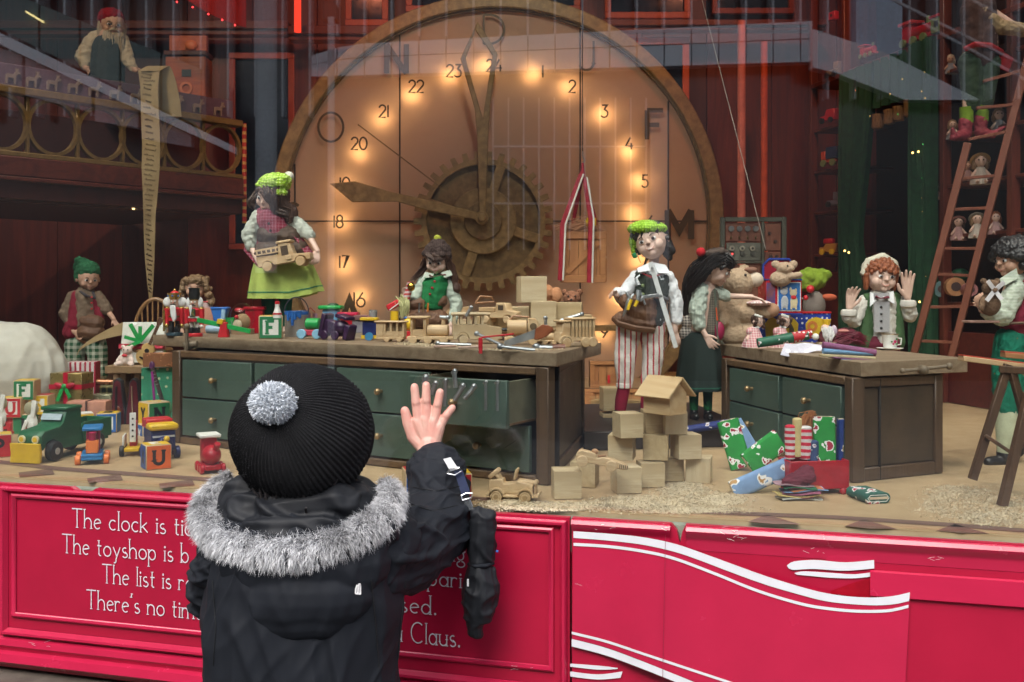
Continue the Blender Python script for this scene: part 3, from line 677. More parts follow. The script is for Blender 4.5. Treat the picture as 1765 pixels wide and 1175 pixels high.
def rail(x0, x1, y0, y1, label, d=4.45, m=REDWOODX):
    T = thing('wall_beam', label, 'beam', (x0+x1)/2, y1, d, mesh=True, group='dark red beams across the back wall'); w_ = (x1-x0)/2; h = y1-y0
    part(T, 'wall_beam', MB().box(-w_,w_,-12,14,0,h*.4).box(-w_,w_,-20,14,h*.4,h), m, bev=1)
rail(500,790,49,72,'dark red moulded beam under the window left of the clock top')
rail(985,1420,38,54,'dark red moulded beam under the windows right of the clock top')
rail(0,500,40,62,'dim red beam behind the scroll bearer')
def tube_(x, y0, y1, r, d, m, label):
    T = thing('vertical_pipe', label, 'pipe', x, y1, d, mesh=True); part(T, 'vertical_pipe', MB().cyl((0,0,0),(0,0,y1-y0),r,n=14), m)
tube_(513,-60,55,6,4.2,emit((1,.05,.02),.55,'painted_glow'),'bright red pipe, its lit glow painted in, above the left of the clock')  # pipe is no lamp; the red light on it is put in as emission
tube_(1278,36,640,7,4.1,mat((.75,.25,.2),.35),'tall pale pink pipe right of the clock')
tube_(1317,72,640,6,4.2,mat((.7,.12,.04),.35),'orange red pipe, second right of the clock')
# ---------------------------------------------------------------- left balcony, running towards the camera
BA, BB = Vector((-1.697,3.3,0)), Vector((-1.104,4.0,0)); BU = (BB-BA).normalized(); BN = Vector((BU.y,-BU.x,0))
def bl(x, z, o=0):  # point of the balcony plane seen in picture column x at height z
    k = (x-CX)/F; t = (k*BA.y - BA.x)/(BU.x - k*BU.y); return BA + BU*t + BN*o + Vector((0,0,z))
def bt_(x): return (bl(x,0)-BA).dot(BU)
GOLD = mat((.27,.155,.05), .45, metal=.2, bump=.1, vary=.2)
eB = empty('balcony', BA+Vector((0,0,1.4)), 'red wood balcony with a gold fretwork railing of rings, upper left', 'balcony')
def bbox(t0, t1, z0, z1, o0, o1, m, nm, mb=None):
    f = lambda t, z, o: BA + BU*t + BN*o + Vector((0,0,z))
    q = MB().hexa([f(t0,z0,o1),f(t1,z0,o1),f(t1,z0,o0),f(t0,z0,o0),f(t0,z1,o1),f(t1,z1,o1),f(t1,z1,o0),f(t0,z1,o0)])
    world(nm, q, m, parent=eB, bev=.003)
tA, tB = bt_(-60), bt_(412)
bbox(tA,tB,1.755,1.78,-.02,.03,GOLD,'top_rail'); bbox(tA,tB,1.545,1.563,-.02,.03,GOLD,'bottom_rail')
bbox(tA,tB,1.48,1.545,-.05,.035,REDWOODX,'beam'); bbox(tA,tB,1.405,1.478,-.06,.02,DARKRED,'beam'); bbox(tA,tB,1.463,1.477,.02,.05,REDWOODX,'ledge')
bbox(tA,tB,1.40,1.44,-.9,-.06,DARKRED,'deck')
bbox(tA,tB,1.565,1.75,-.28,-.26,mat((.07,.012,.01),.8),'back_panel')
bbox(tA,tB-.02,1.783,1.86,-.03,-.01,mat((.13,.06,.09),.6),'frieze_board')
prev = None
for x in (0,90,173,246,316,380):
    t = bt_(x); r = .098; q = MB(); n = 28; vs = []
    for k in range(n):
        a = 2*math.pi*k/n
        for rr, o in ((r-.012,-.008),(r,-.008),(r,.014),(r-.012,.014)):
            vs.append(BA + BU*(t+rr*.92*math.cos(a)) + BN*o + Vector((0,0,1.659+rr*math.sin(a))))
    q.add(vs, [(k*4+j, k*4+(j+1)%4, ((k+1)%n)*4+(j+1)%4, ((k+1)%n)*4+j) for k in range(n) for j in range(4)])
    world('ring', q, GOLD, parent=eB)
    if prev is not None: bbox((t+prev)/2-.007,(t+prev)/2+.007,1.563,1.755,-.006,.012,GOLD,'baluster')
    prev = t
def deer(t):   # a small cut-out reindeer for the frieze
    pts = [(0,0),(.006,0),(.008,.02),(.026,.021),(.028,0),(.033,0),(.034,.028),(.042,.038),(.048,.036),(.047,.042),(.04,.046),(.044,.056),(.038,.050),(.034,.056),(.035,.046),(.028,.034),(.006,.034),(.0,.028)]
    f = lambda u, z, o: BA + BU*(t+u) + BN*o + Vector((0,0,1.79+z)); n = len(pts)
    q = MB(); q.add([f(u,z,.0) for u,z in pts] + [f(u,z,-.008) for u,z in pts], [tuple(range(n)), tuple(range(2*n-1,n-1,-1))] + [(i,(i+1)%n,n+(i+1)%n,n+i) for i in range(n)])
    world('reindeer_cutout', q, mat((.28,.19,.15),.6), parent=eB)
for x in range(10, 400, 36): deer(bt_(x))
mb = MB(); a = bl(416,1.37,.02); mb.cyl(a, a+Vector((0,0,.4)), .009, n=10)
world('candy_pole', mb, mat((.5,.03,.03),.4,'stripe',(.6,.35,.1),axis='z',period=.03,duty=.4), 'red and gold striped pole at the right end of the balcony', 'pole', loc=a)
for y, nm in ((326,'left'),(330,'r')):
    pass
for (x, y, lb) in ((30,338,'gilt bracket lamp under the left of the balcony'),(196,352,'gilt lamp glow under the middle of the balcony'),(230,358,'gilt lamp under the balcony right of the middle one')):
    T = thing('wall_lamp', lb, 'lamp', x, y, 3.7, group='small lamps under the balcony'); part(T,'shade',MB().lathe([(2,0),(5,3),(4,12),(2,14)],n=10),mat((.6,.4,.15),.4)); part(T,'bulb',MB().sph((0,0,-1),2.5),emit((1,.6,.25),1.6))
# toy box house on the balcony
T = thing('toy_cabinet', 'orange wooden toy cabinet with a dark slot, standing on the balcony behind the scroll', 'cabinet', 326, 196, 4.15)
OW = mat((.42,.11,.03), .5, 'wood', (.25,.05,.02)); part(T,'body',MB().box(-34,34,-20,20,0,95),OW,bev=1.5)
part(T,'shelf',MB().box(-36,36,-24,20,96,104),DARKRED,bev=1); part(T,'slot',MB().box(-6,10,-21,-19,60,72),BLACK)
part(T,'upper_panel',MB().box(-34,30,0,10,104,135),OW); part(T,'ornament',MB().sph((4,-2,118),(11,4,9)),mat((.6,.2,.08),.5)); part(T,'ornament',MB().ring((2,40),11,7,-23,-20,20),mat((.6,.2,.08),.5))
# red fairy lights and a red banner, upper left
T = thing('banner', 'dark red pennant hanging at the top between balcony and clock', 'banner', 390, 45, 3.9)
part(T,'cloth',MB().pxz([(-75,50),(-40,28),(-6,10),(34,-2),(34,60)],0,2),cloth((.3,.02,.02)))
ef = thing('string_lights', 'string of tiny red lights hanging at the top left', 'lights', 360, 20, 3.6); RG = emit((1,.03,.03), 2.5)
part(ef,'wire',MB().tube([J(ef,x,y) for x,y in ((270,-15),(305,3),(332,12),(359,24),(383,34),(405,43),(430,50))],.5,5),BLACK)
for x,y in ((305,3),(332,12),(359,24),(383,34),(405,43)): part(ef,'bulb',MB().sph(J(ef,x,y,-1),1.6,8,6),RG)
# ---------------------------------------------------------------- workbenches
OAK = mat((.16,.095,.05), .5, 'wood', (.09,.05,.025), .7, axis='x', bump=.06); OAKZ = mat((.105,.062,.034), .5, 'wood', (.06,.034,.018), .6, axis='z', bump=.06)
TOPM = mat((.30,.225,.15), .6, 'wood', (.17,.115,.07), .8, axis='x', bump=.04)
DGREEN = mat((.066,.105,.085), .5, 'grime', (.048,.08,.064), .7, bump=.1); BRASS = mat((.35,.25,.13), .35, metal=.7)
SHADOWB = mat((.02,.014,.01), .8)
def lerp(a, b, t): return a + (b-a)*t
def bench(fp, top, zt, zf, th, label, cols, rows, openc, side_label):
    A, B, Cc, D = [Vector((x,y,0)) for x,y in fp]     # A front near, B front far end, C back of the near side, D back far
    e = empty('workbench', A + Vector((0,0,FL)), label, 'workbench')
    z0, z1 = FL + .001, zt - th - .002
    def quad(nm, p, q, za, zb, thick, nrm, m, bev=.002):
        o = nrm * thick; mb = MB().hexa([p+Vector((0,0,za)), q+Vector((0,0,za)), q+o+Vector((0,0,za)), p+o+Vector((0,0,za)), p+Vector((0,0,zb)), q+Vector((0,0,zb)), q+o+Vector((0,0,zb)), p+o+Vector((0,0,zb))])
        return world(nm, mb, m, parent=e, bev=bev)
    fu = (B-A).normalized(); fn = Vector((-fu.y, fu.x, 0)); fn = fn if fn.dot(D-B) > 0 else -fn; L = (B-A).length    # inward
    su = (Cc-A).normalized(); sn = Vector((-su.y, su.x, 0)); sn = sn if sn.dot(B-A) > 0 else -sn; S = (Cc-A).length
    mb = MB(); mb.prism([(x,y) for x,y in top], zt-th, zt); world('tabletop', mb, TOPM, parent=e, bev=.0012)
    # carcass: posts, rails, back, side panel
    pw = .028
    quad('post', A, A+fu*pw, z0, z1, pw, fn, OAKZ); quad('post', B-fu*pw, B, z0, z1, pw, fn, OAKZ)
    quad('top_rail', A+fu*(pw+.001), B-fu*(pw+.001), z1-.016, z1-.0005, .018, fn, OAK); quad('bottom_rail', A+fu*(pw+.001), B-fu*(pw+.001), z0, z0+.016, .02, fn, OAK)
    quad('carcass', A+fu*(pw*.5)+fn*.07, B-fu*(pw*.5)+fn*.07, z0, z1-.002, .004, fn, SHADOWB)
    quad('back_panel', Cc, D, z0, z1, .01, -fn, OAKZ)
    quad('side_post', Cc-su*.022, Cc, z0, z1, .02, sn, OAKZ)
    quad('side_rail', A+su*.03, Cc-su*.0225, z1-.02, z1-.0005, .016, sn, OAKZ); quad('side_rail', A+su*.03, Cc-su*.0225, z0, z0+.026, .016, sn, OAKZ)
    quad('side_panel', A+su*.03+sn*.005, Cc-su*.0225+sn*.005, z0+.0265, z1-.0205, .008, sn, mat((.075,.05,.03), .45, 'marble', (.04,.028,.018), 2))
    quad('far_side_panel', B+fn*pw, D, z0, z1, .01, -fu, OAKZ)
    # drawers
    zA, zB_ = z0+.019, z1-.019; rh = (zB_-zA)/rows
    for i, (ca, cb) in enumerate(cols):
        for r in range(rows):
            p, q = A+fu*(L*ca), A+fu*(L*cb); za, zb = zA+rh*r+.002, zA+rh*(r+1)-.002
            out = openc.get((i, r), 0); p -= fn*out; q -= fn*out
            de = quad('drawer', p, q, za, zb, .012, fn, DGREEN, .0015)
            mid = (p+q)/2 + Vector((0,0,(za+zb)/2)); k = MB(); k.cyl(mid, mid-fn*.012, .004, n=10); k.sph(mid-fn*.014, .0075, 12, 8)
            world('knob', k, BRASS, parent=de)
            if out:
                for w0, nm in ((p+fu*.003,'drawer_side'),(q-fu*.011,'drawer_side')):
                    b_ = MB().hexa([w0+fn*.0125+Vector((0,0,za+.004)), w0+fu*.008+fn*.0125+Vector((0,0,za+.004)), w0+fu*.008+fn*(out+.07)+Vector((0,0,za+.004)), w0+fn*(out+.07)+Vector((0,0,za+.004)),
                                    w0+fn*.0125+Vector((0,0,zb-.003)), w0+fu*.008+fn*.0125+Vector((0,0,zb-.003)), w0+fu*.008+fn*(out+.07)+Vector((0,0,zb-.003)), w0+fn*(out+.07)+Vector((0,0,zb-.003))])
                    world(nm, b_, mat((.16,.16,.11), .6), parent=de)
                world('drawer_bottom', MB().prism([tuple((p+fn*.0125)[:2]), tuple((q+fn*.0125)[:2]), tuple((q+fn*(out+.07))[:2]), tuple((p+fn*(out+.07))[:2])], za+.005, za+.009), OAK, parent=de)
    return e, A, fu, fn, L
def fp(*pts): return [(P(x,y,dz(z,y)).x, dz(z,y)) for x, y, z in pts]
A_, B_, C_ = fp((945,838,FL),(296,763,FL),(1008,766,FL)); D_ = (B_[0]+C_[0]-A_[0]-.02, B_[1]+C_[1]-A_[1])
a_, b_, c_ = fp((959,608,T1),(263,577.5,T1),(1036,590,T1)); d_ = (b_[0]+c_[0]-a_[0], b_[1]+c_[1]-a_[1])
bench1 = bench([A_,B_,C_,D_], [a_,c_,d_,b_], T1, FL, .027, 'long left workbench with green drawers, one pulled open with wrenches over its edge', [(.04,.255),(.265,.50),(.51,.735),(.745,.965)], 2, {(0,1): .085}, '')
E_, F_, H_ = fp((1469,833,FL),(1243,757,FL),(1626,816,FL)); I_ = (F_[0]+H_[0]-E_[0], F_[1]+H_[1]-E_[1])
e_, f_, h_ = fp((1485,624,T2),(1240,592.5,T2),(1668,617,T2)); i_ = (f_[0]+h_[0]-e_[0], f_[1]+h_[1]-e_[1])
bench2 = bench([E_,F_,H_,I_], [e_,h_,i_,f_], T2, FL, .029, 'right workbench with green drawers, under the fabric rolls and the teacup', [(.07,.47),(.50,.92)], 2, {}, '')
# ---------------------------------------------------------------- figures
SKIN = mat((.58,.34,.24), .55, bump=.02, vary=.05, scale=.6, spec=.3); SKINP = mat((.68,.47,.39), .48, bump=.02, vary=.04)
LIP = mat((.48,.2,.16), .4, bump=0); EYEW = mat((.75,.75,.75), .25, bump=0); IRIS = mat((.03,.02,.02), .15, bump=0); BROW = mat((.05,.03,.02), .8)
def rotm(yaw=0, pitch=0, roll=0): return Matrix.Rotation(R(yaw),3,'Z') @ Matrix.Rotation(R(pitch),3,'X') @ Matrix.Rotation(R(roll),3,'Y')
def headprims(c, r, M, chub=1.):
    f = lambda x, y, z: c + M @ Vector((x*r, y*r, z*r))
    e = M.to_euler(); e = tuple(math.degrees(a) for a in e)
    p = [('s', f(0,.08,.14), (r*.98,r*1.05,r*1.04), e), ('s', f(0,-.1,-.36), (r*.78,r*.8,r*.66), e), ('s', f(0,-.6,-.76), r*.24)]
    for s in (-1,1): p += [('s', f(s*.42,-.50,-.36), r*.35*chub), ('s', f(s*1.0,.1,-.1), (r*.1,r*.2,r*.27), e)]
    p += [('c', f(0,-.9,0), r*.07, f(0,-1.0,-.2), r*.095), ('s', f(.08,-.95,-.22), r*.06), ('s', f(-.08,-.95,-.22), r*.06), ('c', f(-.16,-.79,-.55), r*.1, f(.16,-.79,-.55), r*.1)]
    return p
def faceparts(T, c, r, M, smile=.3, openm=False, iris=IRIS, brow=BROW):
    f = lambda x, y, z: c + M @ Vector((x*r, y*r, z*r)); e = tuple(math.degrees(a) for a in M.to_euler())
    for s in (-1,1):
        w_ = MB().sph(f(s*.36,-.86,-.02), (r*.17,r*.08,r*.115), 12, 8, e); q = part(T, 'eye', w_, EYEW)
        part(T, 'iris', MB().sph(f(s*.35,-.925,-.02), (r*.095,r*.035,r*.10), 10, 6, e), iris, parent=q)
        part(T, 'eyebrow', MB().tube([f(s*.2,-.98,.17), f(s*.36,-.96,.24), f(s*.54,-.84,.2)], [r*.02,r*.035,r*.015], 5), brow)
    k = smile*.12
    part(T, 'mouth', MB().tube([f(-.32,-.80,-.54+k), f(-.16,-.87,-.59+k*.2), f(0,-.895,-.61), f(.16,-.87,-.59+k*.2), f(.32,-.80,-.54+k)], [r*.012,r*.032,r*.038,r*.032,r*.012], 6), LIP)
    if openm: part(T, 'teeth', MB().tube([f(-.13,-.885,-.565), f(0,-.91,-.575), f(.13,-.885,-.565)], r*.028, 5), EYEW)
def handprims(w, d, t, S, curl=.3, spread=.12, nrm=None):
    """wrist w, direction d, t points to the thumb side, S = hand length; fingers bend towards the palm"""
    d = Vector(d).normalized(); t = Vector(t); t = (t - d*t.dot(d)).normalized(); n = nrm or d.cross(t); n = Vector(n).normalized()
    rr = S*.062; p = []
    for k in (-1.3,-.45,.45,1.3): p.append(('c', w + t*k*S*.05, rr*1.25, w + d*S*.46 + t*k*S*.115, rr*1.1))
    for k, L in ((1.45,.40),(.5,.46),(-.45,.42),(-1.35,.33)):
        b = w + d*S*.46 + t*k*S*.115; dd = (d + t*k*spread).normalized(); l = L*S
        d1 = (dd + n*curl*.5).normalized(); d2 = (dd + n*curl*1.5).normalized(); d3 = (dd + n*curl*2.6).normalized()
        q1 = b + d1*l*.42; q2 = q1 + d2*l*.32; q3 = q2 + d3*l*.26
        p += [('c', b, rr, q1, rr*.92), ('c', q1, rr*.92, q2, rr*.85), ('c', q2, rr*.85, q3, rr*.72)]
    b = w + d*S*.1 + t*S*.13; q1 = b + (d*.75+t*.75).normalized()*S*.24; q2 = q1 + (d*.95+t*.35+n*curl*.5).normalized()*S*.2
    p += [('c', b, rr*1.25, q1, rr*1.05), ('c', q1, rr*1.05, q2, rr*.8)]
    return p
def locks(paths, n, r, jit, seed=1, segs=7):
    rnd = random.Random(seed); mb = MB()
    for path in paths:
        for i in range(n):
            o = Vector((rnd.gauss(0,1), rnd.gauss(0,1), rnd.gauss(0,1)))*jit; ph = rnd.random()*6; am = jit*.4
            pts = []
            m = len(path)
            for k in range(segs*(m-1)//2+2):
                u = k/(segs*(m-1)//2+1)*(m-1); a = min(int(u), m-2); q = Vector(path[a]).lerp(Vector(path[a+1]), u-a)
                pts.append(q + o*(1-.3*u/(m-1)) + Vector((math.sin(u*3+ph), math.cos(u*2.6+ph), 0))*am)
            L = len(pts); mb.tube(pts, [r*(1-.75*(j/(L-1))**2) for j in range(L)], 5)
    return mb
def limb(a, ra, b, rb): return ('c', a, ra, b, rb)
HB = mat((.008,.007,.008), .4, 'hair', (.03,.025,.025), axis='z'); HBR = mat((.035,.015,.01), .5, 'hair', (.09,.045,.03), axis='z')
HG = mat((.30,.09,.03), .5, 'hair', (.16,.04,.015), axis='z'); HH = mat((.30,.19,.10), .5, 'hair', (.16,.09,.045), axis='z'); HW = mat((.55,.45,.33), .6, 'hair', (.38,.3,.2), axis='z')
MINT = mat((.5,.58,.5), .9, 'cloth', bump=.3); WCLOTH = mat((.74,.76,.8), .9, 'cloth', bump=.3, vary=.05)
LEATH = mat((.15,.07,.035), .6, 'grime', (.09,.04,.02), 1.5); BOOT = mat((.015,.013,.012), .35)
def f1(T): return lambda x, y, dy=0: J(T, x, y, dy)

def shell(hc, M, r, br=.2, front=.34, low=-.55, push=1.0, n=150, seed=0, side=.0):
    """hair as a cap of small tufts over the skull, leaving the face free"""
    out = [('s', hc+M@Vector((0,.16*r,.18*r)), (r*.98,r*.93,r*.97), tuple(math.degrees(a) for a in M.to_euler()))]; rnd = random.Random(seed)
    for i in range(n):
        z = 1-2*(i+.5)/n; a = i*2.39996; x, y = math.sqrt(1-z*z)*math.cos(a), math.sqrt(1-z*z)*math.sin(a)
        if z < low or (y < -.12 and z < front - .25*abs(x) + side*x) : continue
        k = push*(1.0+rnd.uniform(-.03,.04)); out.append(('s', hc+M@Vector((x*r*k*1.0, y*r*k*1.03+.08*r, z*r*k*1.05+.12*r)), r*br*rnd.uniform(.85,1.15)))
    return out
# --- boy in the tweed cap and striped trousers
T = thing('elf_doll', 'smiling boy doll in a green cap, leather tool apron and red striped trousers', 'doll', 1095, 737, 2.4); j = f1(T)
M = rotm(-22,-6,-19); hc = j(1122,417,-4); r = 29
body = headprims(hc, r, M) + [limb(j(1128,440,4),9,j(1125,468,2),9), limb(j(1122,480,2),22,j(1118,540,2),22), limb(j(1098,478),8,j(1148,478),8),
  limb(j(1098,478),8,j(1074,514,-4),7), limb(j(1074,514,-4),7,j(1063,508,-24),5.5), limb(j(1150,478),8,j(1163,528,0),7), limb(j(1163,528),7,j(1163,570,-6),5.5),
  limb(j(1085,560),12,j(1076,665),8), limb(j(1076,665),8,j(1068,715,0),7), limb(j(1126,560),12,j(1121,665,-4),8), limb(j(1121,665,-4),8,j(1122,715,0),7)]
body += handprims(j(1063,508,-24), (-.75,-.5,.3), (0,-.6,.8), 25, 1.5, .1, (.5,.2,-.9)) + handprims(j(1163,570,-6), (.18,-.1,-1), (-1,-.3,0), 34, .45, .1, (-.3,.9,0))
bpart(T, 'body', body, SKINP, .95, 4); faceparts(T, hc, r, M, 1., True)
bpart(T, 'hair', shell(hc,M,r,.17,.42) + [ ('c', hc+M@Vector((-26,-4,8)), 5, hc+M@Vector((-27,-3,-12)), 3), ('c', hc+M@Vector((23,6,10)), 9, hc+M@Vector((27,10,-24)), 8), ('c', hc+M@Vector((14,12,-8)), 10, hc+M@Vector((20,12,-34)), 6),
  ('c', hc+M@Vector((-24,-12,19)), 6, hc+M@Vector((22,-12,22)), 6), ('c', hc+M@Vector((-14,-22,15)), 3.4, hc+M@Vector((-20,-20,7)), 2), ('c', hc+M@Vector((-4,-24,16)), 3.6, hc+M@Vector((-8,-25,9)), 2), ('c', hc+M@Vector((7,-23,16)), 3.6, hc+M@Vector((4,-25,9)), 2), ('c', hc+M@Vector((16,-19,15)), 3.4, hc+M@Vector((19,-17,4)), 2)], HB, 1.1, 3, disp=folds(.9,.3,(1,1,.25)))
CAPG = mat((.22,.42,.02), .95, 'dots', (.38,.62,.08), period=.006, duty=.42, bump=.5)
bpart(T, 'cap', [('s', hc+M@Vector((1,0,24)), (35,34,14)), ('s', hc+M@Vector((0,4,30)), (26,26,11)), ('s', hc+M@Vector((-26,2,12)), (10,20,16)), ('s', hc+M@Vector((-32,2,-2)), (6,8,12))], CAPG, 1.2, 3, disp=folds(1.4,.25))
part(T, 'cap_tassel', MB().sph(hc+M@Vector((-33,-2,-13)), 5), mat((.03,.25,.1),.9)); part(T, 'earring', MB().tube([hc+M@Vector((-26,-16,-14)), hc+M@Vector((-24,-18,-32))], 1.2, 6), BRASS)
bpart(T, 'shirt', [limb(j(1106,476),14,j(1142,476),14), limb(j(1122,480),26,j(1120,550),27), limb(j(1097,478),12,j(1073,512,-4),13), limb(j(1073,512,-4),13,j(1066,505,-18),10), limb(j(1152,480),12,j(1166,522,0),12), limb(j(1166,522),12,j(1165,552,-4),10)], WCLOTH, 1.6, 4, disp=folds(2.2,.11,(1,1,.7)))
part(T, 'collar', MB().slab(lambda u, v: j(1098,462,-22).lerp(j(1120,452,-16),u).lerp(j(1100,469,-27).lerp(j(1119,466,-28),u),v), 3, 2, (0,3,0)), WCLOTH)
part(T, 'collar', MB().slab(lambda u, v: j(1126,452,-16).lerp(j(1147,456,-16),u).lerp(j(1134,470,-28).lerp(j(1156,471,-24),u),v), 3, 2, (0,3,0)), WCLOTH)
TW = mat((.035,.045,.035), .95, 'cloth', bump=.5)
bpart(T, 'vest', [limb(j(1104,482),18,j(1139,482),18), limb(j(1121,490,-2),29,j(1119,545,-2),29), limb(j(1108,470),12,j(1106,500),16), limb(j(1140,470),12,j(1140,500),16)], TW, 1.6, 4, disp=folds(1.2,.12))
for y in (492,507,522): part(T, 'button', MB().sph(j(1108,y,-34), (3,1.5,3), 10, 6), mat((.25,.32,.15),.4))
part(T, 'bow', MB().pxz([(0,0),(18,-5),(36,-2),(18,-9)], -3, 0).xf(lambda v: v + j(1104,470,-36)), mat((.35,.02,.03),.5))
bpart(T, 'apron', [limb(j(1080,520,-20),14,j(1118,524,-24),14), limb(j(1072,550,-22),14,j(1118,558,-24),14), limb(j(1092,535,-22),18,j(1116,540,-24),17)], LEATH, 1.5, 3, disp=folds(1.8,.12,(1.6,1,.4)))
part(T, 'apron_hem', MB().tube([j(1057,548,-20), j(1066,558,-34), j(1095,566,-42), j(1128,570,-38)], [3.5]*4, 8, flat=1.6), LEATH)
part(T, 'belt', MB().tube([j(1126,512,-34), j(1140,514,-32), j(1150,518,-18)], 5, 8, flat=.4), LEATH)
STR = mat((.74,.7,.66), .9, 'stripe', (.45,.06,.07), axis='x', period=.0135, duty=.28)
bpart(T, 'trousers', [limb(j(1084,562),22,j(1078,615),19), limb(j(1078,615),19,j(1077,655),15), limb(j(1124,562),22,j(1126,615,-3),19), limb(j(1126,615,-3),19,j(1120,655,-4),15), limb(j(1092,552),24,j(1120,552),24)], STR, 1.6, 4, disp=folds(2.,.1,(1.4,1,.5)))
for x, dy in ((1076,0),(1120,-4)):
    part(T, 'trouser_cuff', MB().lathe([(12,-5),(14,-3),(14,3),(12,5)], j(x,664,dy)), STR)
    part(T, 'sock', MB().tube([j(x,664,dy), j(x-5,690,dy), j(x-8,716,dy)], [11,11,9], 12), cloth((.25,.015,.04)))
    bpart(T, 'boot', [limb(j(x-8,712,0),11,j(x-10,728,0),10), limb(j(x-10,729,0),9,j(x-16,732,-22),7)], BOOT, 1.5)
W = mat((.72,.74,.75), .35); TOOL = mat((.38,.4,.42), .35, metal=.8)
part(T, 'ruler', MB().bar(j(1121,452,-44), j(1165,599,-40), 8, 2, up=(0,1,0)), W, bev=.5); part(T, 'rivet', MB().cyl(j(1124,462,-47), j(1124,462,-50), 2.4, n=10), STEEL)
part(T, 'hammer', MB().bar(j(1108,512,-44), j(1136,508,-44), 7, 6).bar(j(1109,511,-44), j(1103,519,-44), 8, 5).bar(j(1136,508,-44), j(1152,516,-36), 4, 4), TOOL, bev=1)
part(T, 'pliers', MB().tube([j(1080,503,-42), j(1086,515,-44), j(1077,540,-40)], [3,4,1.6], 8).tube([j(1092,506,-42), j(1084,516,-44), j(1074,545,-40)], [2,4,1.4], 8), TOOL)
part(T, 'pliers', MB().tube([j(1101,500,-42), j(1099,518,-46)], [4.5,3], 8).tube([j(1104,504,-44), j(1112,525,-46)], 2, 8), TOOL)
for a, b in (((1088,516),(1082,534)),((1099,518),(1094,528))): part(T, 'plier_grip', MB().tube([j(*a,-47), j(*b,-47)], [3,2.4], 8), YEL if not isinstance(YEL, tuple) else paint(YEL))
part(T, 'whisk', MB().tube([j(1096,478,-38), j(1100,492,-42)], [2,4.5], 8).tube([j(1095,480,-38), j(1103,474,-36)], 1.5, 6), TOOL)

# --- girl with the lime hat holding a wooden fire engine
T = thing('elf_doll', 'brown haired girl doll in a lime bobble hat, holding up a wooden fire engine', 'doll', 470, 573.5, 2.8); j = f1(T)
M = rotm(-26,16,22); hc = j(468,339,-6); r = 25
body = headprims(hc, r, M) + [limb(j(470,355,4),8,j(470,372,4),8), limb(j(468,380,4),22,j(478,440,4),24), limb(j(446,372,4),8,j(494,372,4),8),
  limb(j(444,374),8,j(428,415,-4),7), limb(j(428,415,-4),6,j(446,452,-22),4.5), limb(j(500,374),8,j(530,402,-4),7), limb(j(530,402,-4),6,j(547,432,-22),4.5),
  limb(j(462,500,4),10,j(460,568,4),7), limb(j(492,500,4),10,j(490,568,4),7), limb(j(460,566,4),7,j(458,570,-12),5), limb(j(490,566,4),7,j(488,570,-12),5)]
body += handprims(j(446,452,-22), (.55,-.2,-.5), (.5,-.3,.6), 30, .5, .08, (.6,.4,.4)) + handprims(j(547,432,-22), (-.05,-.2,-1), (-1,-.2,0), 30, .6, .1, (-.7,.4,0))
bpart(T, 'body', body, SKINP, .95, 4); faceparts(T, hc, r, M, .6)
part(T, 'hair', locks([[hc+M@Vector((-20,6,8)), hc+M@Vector((-30,4,0)), j(432,346,2), j(437,356,2)], [hc+M@Vector((14,-16,20)), hc+M@Vector((20,-20,4)), hc+M@Vector((24,-16,-14)), j(494,370,-20)],
   [hc+M@Vector((18,0,14)), hc+M@Vector((28,-6,-6)), j(502,362,-14), j(500,383,-16)], [hc+M@Vector((16,8,10)), hc+M@Vector((26,8,-14)), j(505,365,0), j(512,382,-4)], [hc+M@Vector((2,-22,18)), hc+M@Vector((12,-25,10)), hc+M@Vector((19,-21,0)), hc+M@Vector((26,-14,-18))]], 40, 1.5, 3.6, 3), HBR)
bpart(T, 'hair_mass', shell(hc,M,r,.2,.30,-.6) + [ ('s', hc+M@Vector((26,4,-12)), (10,12,18)), ('s', j(500,368,-4), (14,12,18))], HBR, 1.6, 3, disp=folds(1.6,.25,(1,1,.3)))
LIME = mat((.32,.55,.03), .95, 'dots', (.55,.75,.2), period=.008, duty=.45, bump=.6)
bpart(T, 'hat', [('s', hc+M@Vector((0,4,24)), (28,27,17)), ('s', hc+M@Vector((10,6,33)), (18,17,12)), ('c', hc+M@Vector((-22,-2,17)), 7, hc+M@Vector((24,-2,17)), 7), ('c', hc+M@Vector((-18,-14,18)), 6, hc+M@Vector((20,-14,18)), 6)], LIME, 1.2, 3, disp=folds(2.,.2,(.6,1,1.6)))
bpart(T, 'bobble', [('s', j(498,304,-10), 8.5)], mat((.72,.7,.62), .95, bump=.8), 1.2, 1, disp=folds(1.,.5))
BLS = mat((.52,.56,.5), .95, 'cloth', bump=.4)
bpart(T, 'blouse', [limb(j(446,374),13,j(430,404,-4),14), limb(j(430,404,-4),14,j(432,424,-8),10), limb(j(498,374),13,j(522,396,-4),13), limb(j(522,396,-4),13,j(533,405,-8),10), limb(j(450,374,4),14,j(492,374,4),14)], BLS, 1.5, 4, disp=folds(2.,.14))
RPL = mat((.25,.02,.05), .9, 'plaid', (.5,.3,.35), period=.0085, duty=.14)
bpart(T, 'bodice', [limb(j(455,374,2),18,j(488,374,2),18), limb(j(470,378,0),28,j(478,402,0),26), limb(j(462,366,2),14,j(484,366,2),14)], RPL, 1.6, 4, disp=folds(1.2,.1))
for x, y in ((463,385),(466,397)): part(T, 'button', MB().sph(j(x,y,-30), 2.5, 8, 6), BLACK)
bpart(T, 'apron', [limb(j(462,405,-6),20,j(500,408,-6),20), limb(j(460,435,-8),22,j(510,432,-8),22)], mat((.07,.04,.025),.7), 1.7, 4, disp=folds(1.6,.1))
part(T, 'peplum', MB().slab(lambda u, v: j(452,402,-10).lerp(j(446,462,-24),v).lerp(j(438,405,4).lerp(j(419,430,-6),v),u), 6, 6, (0,4,0)), RPL)
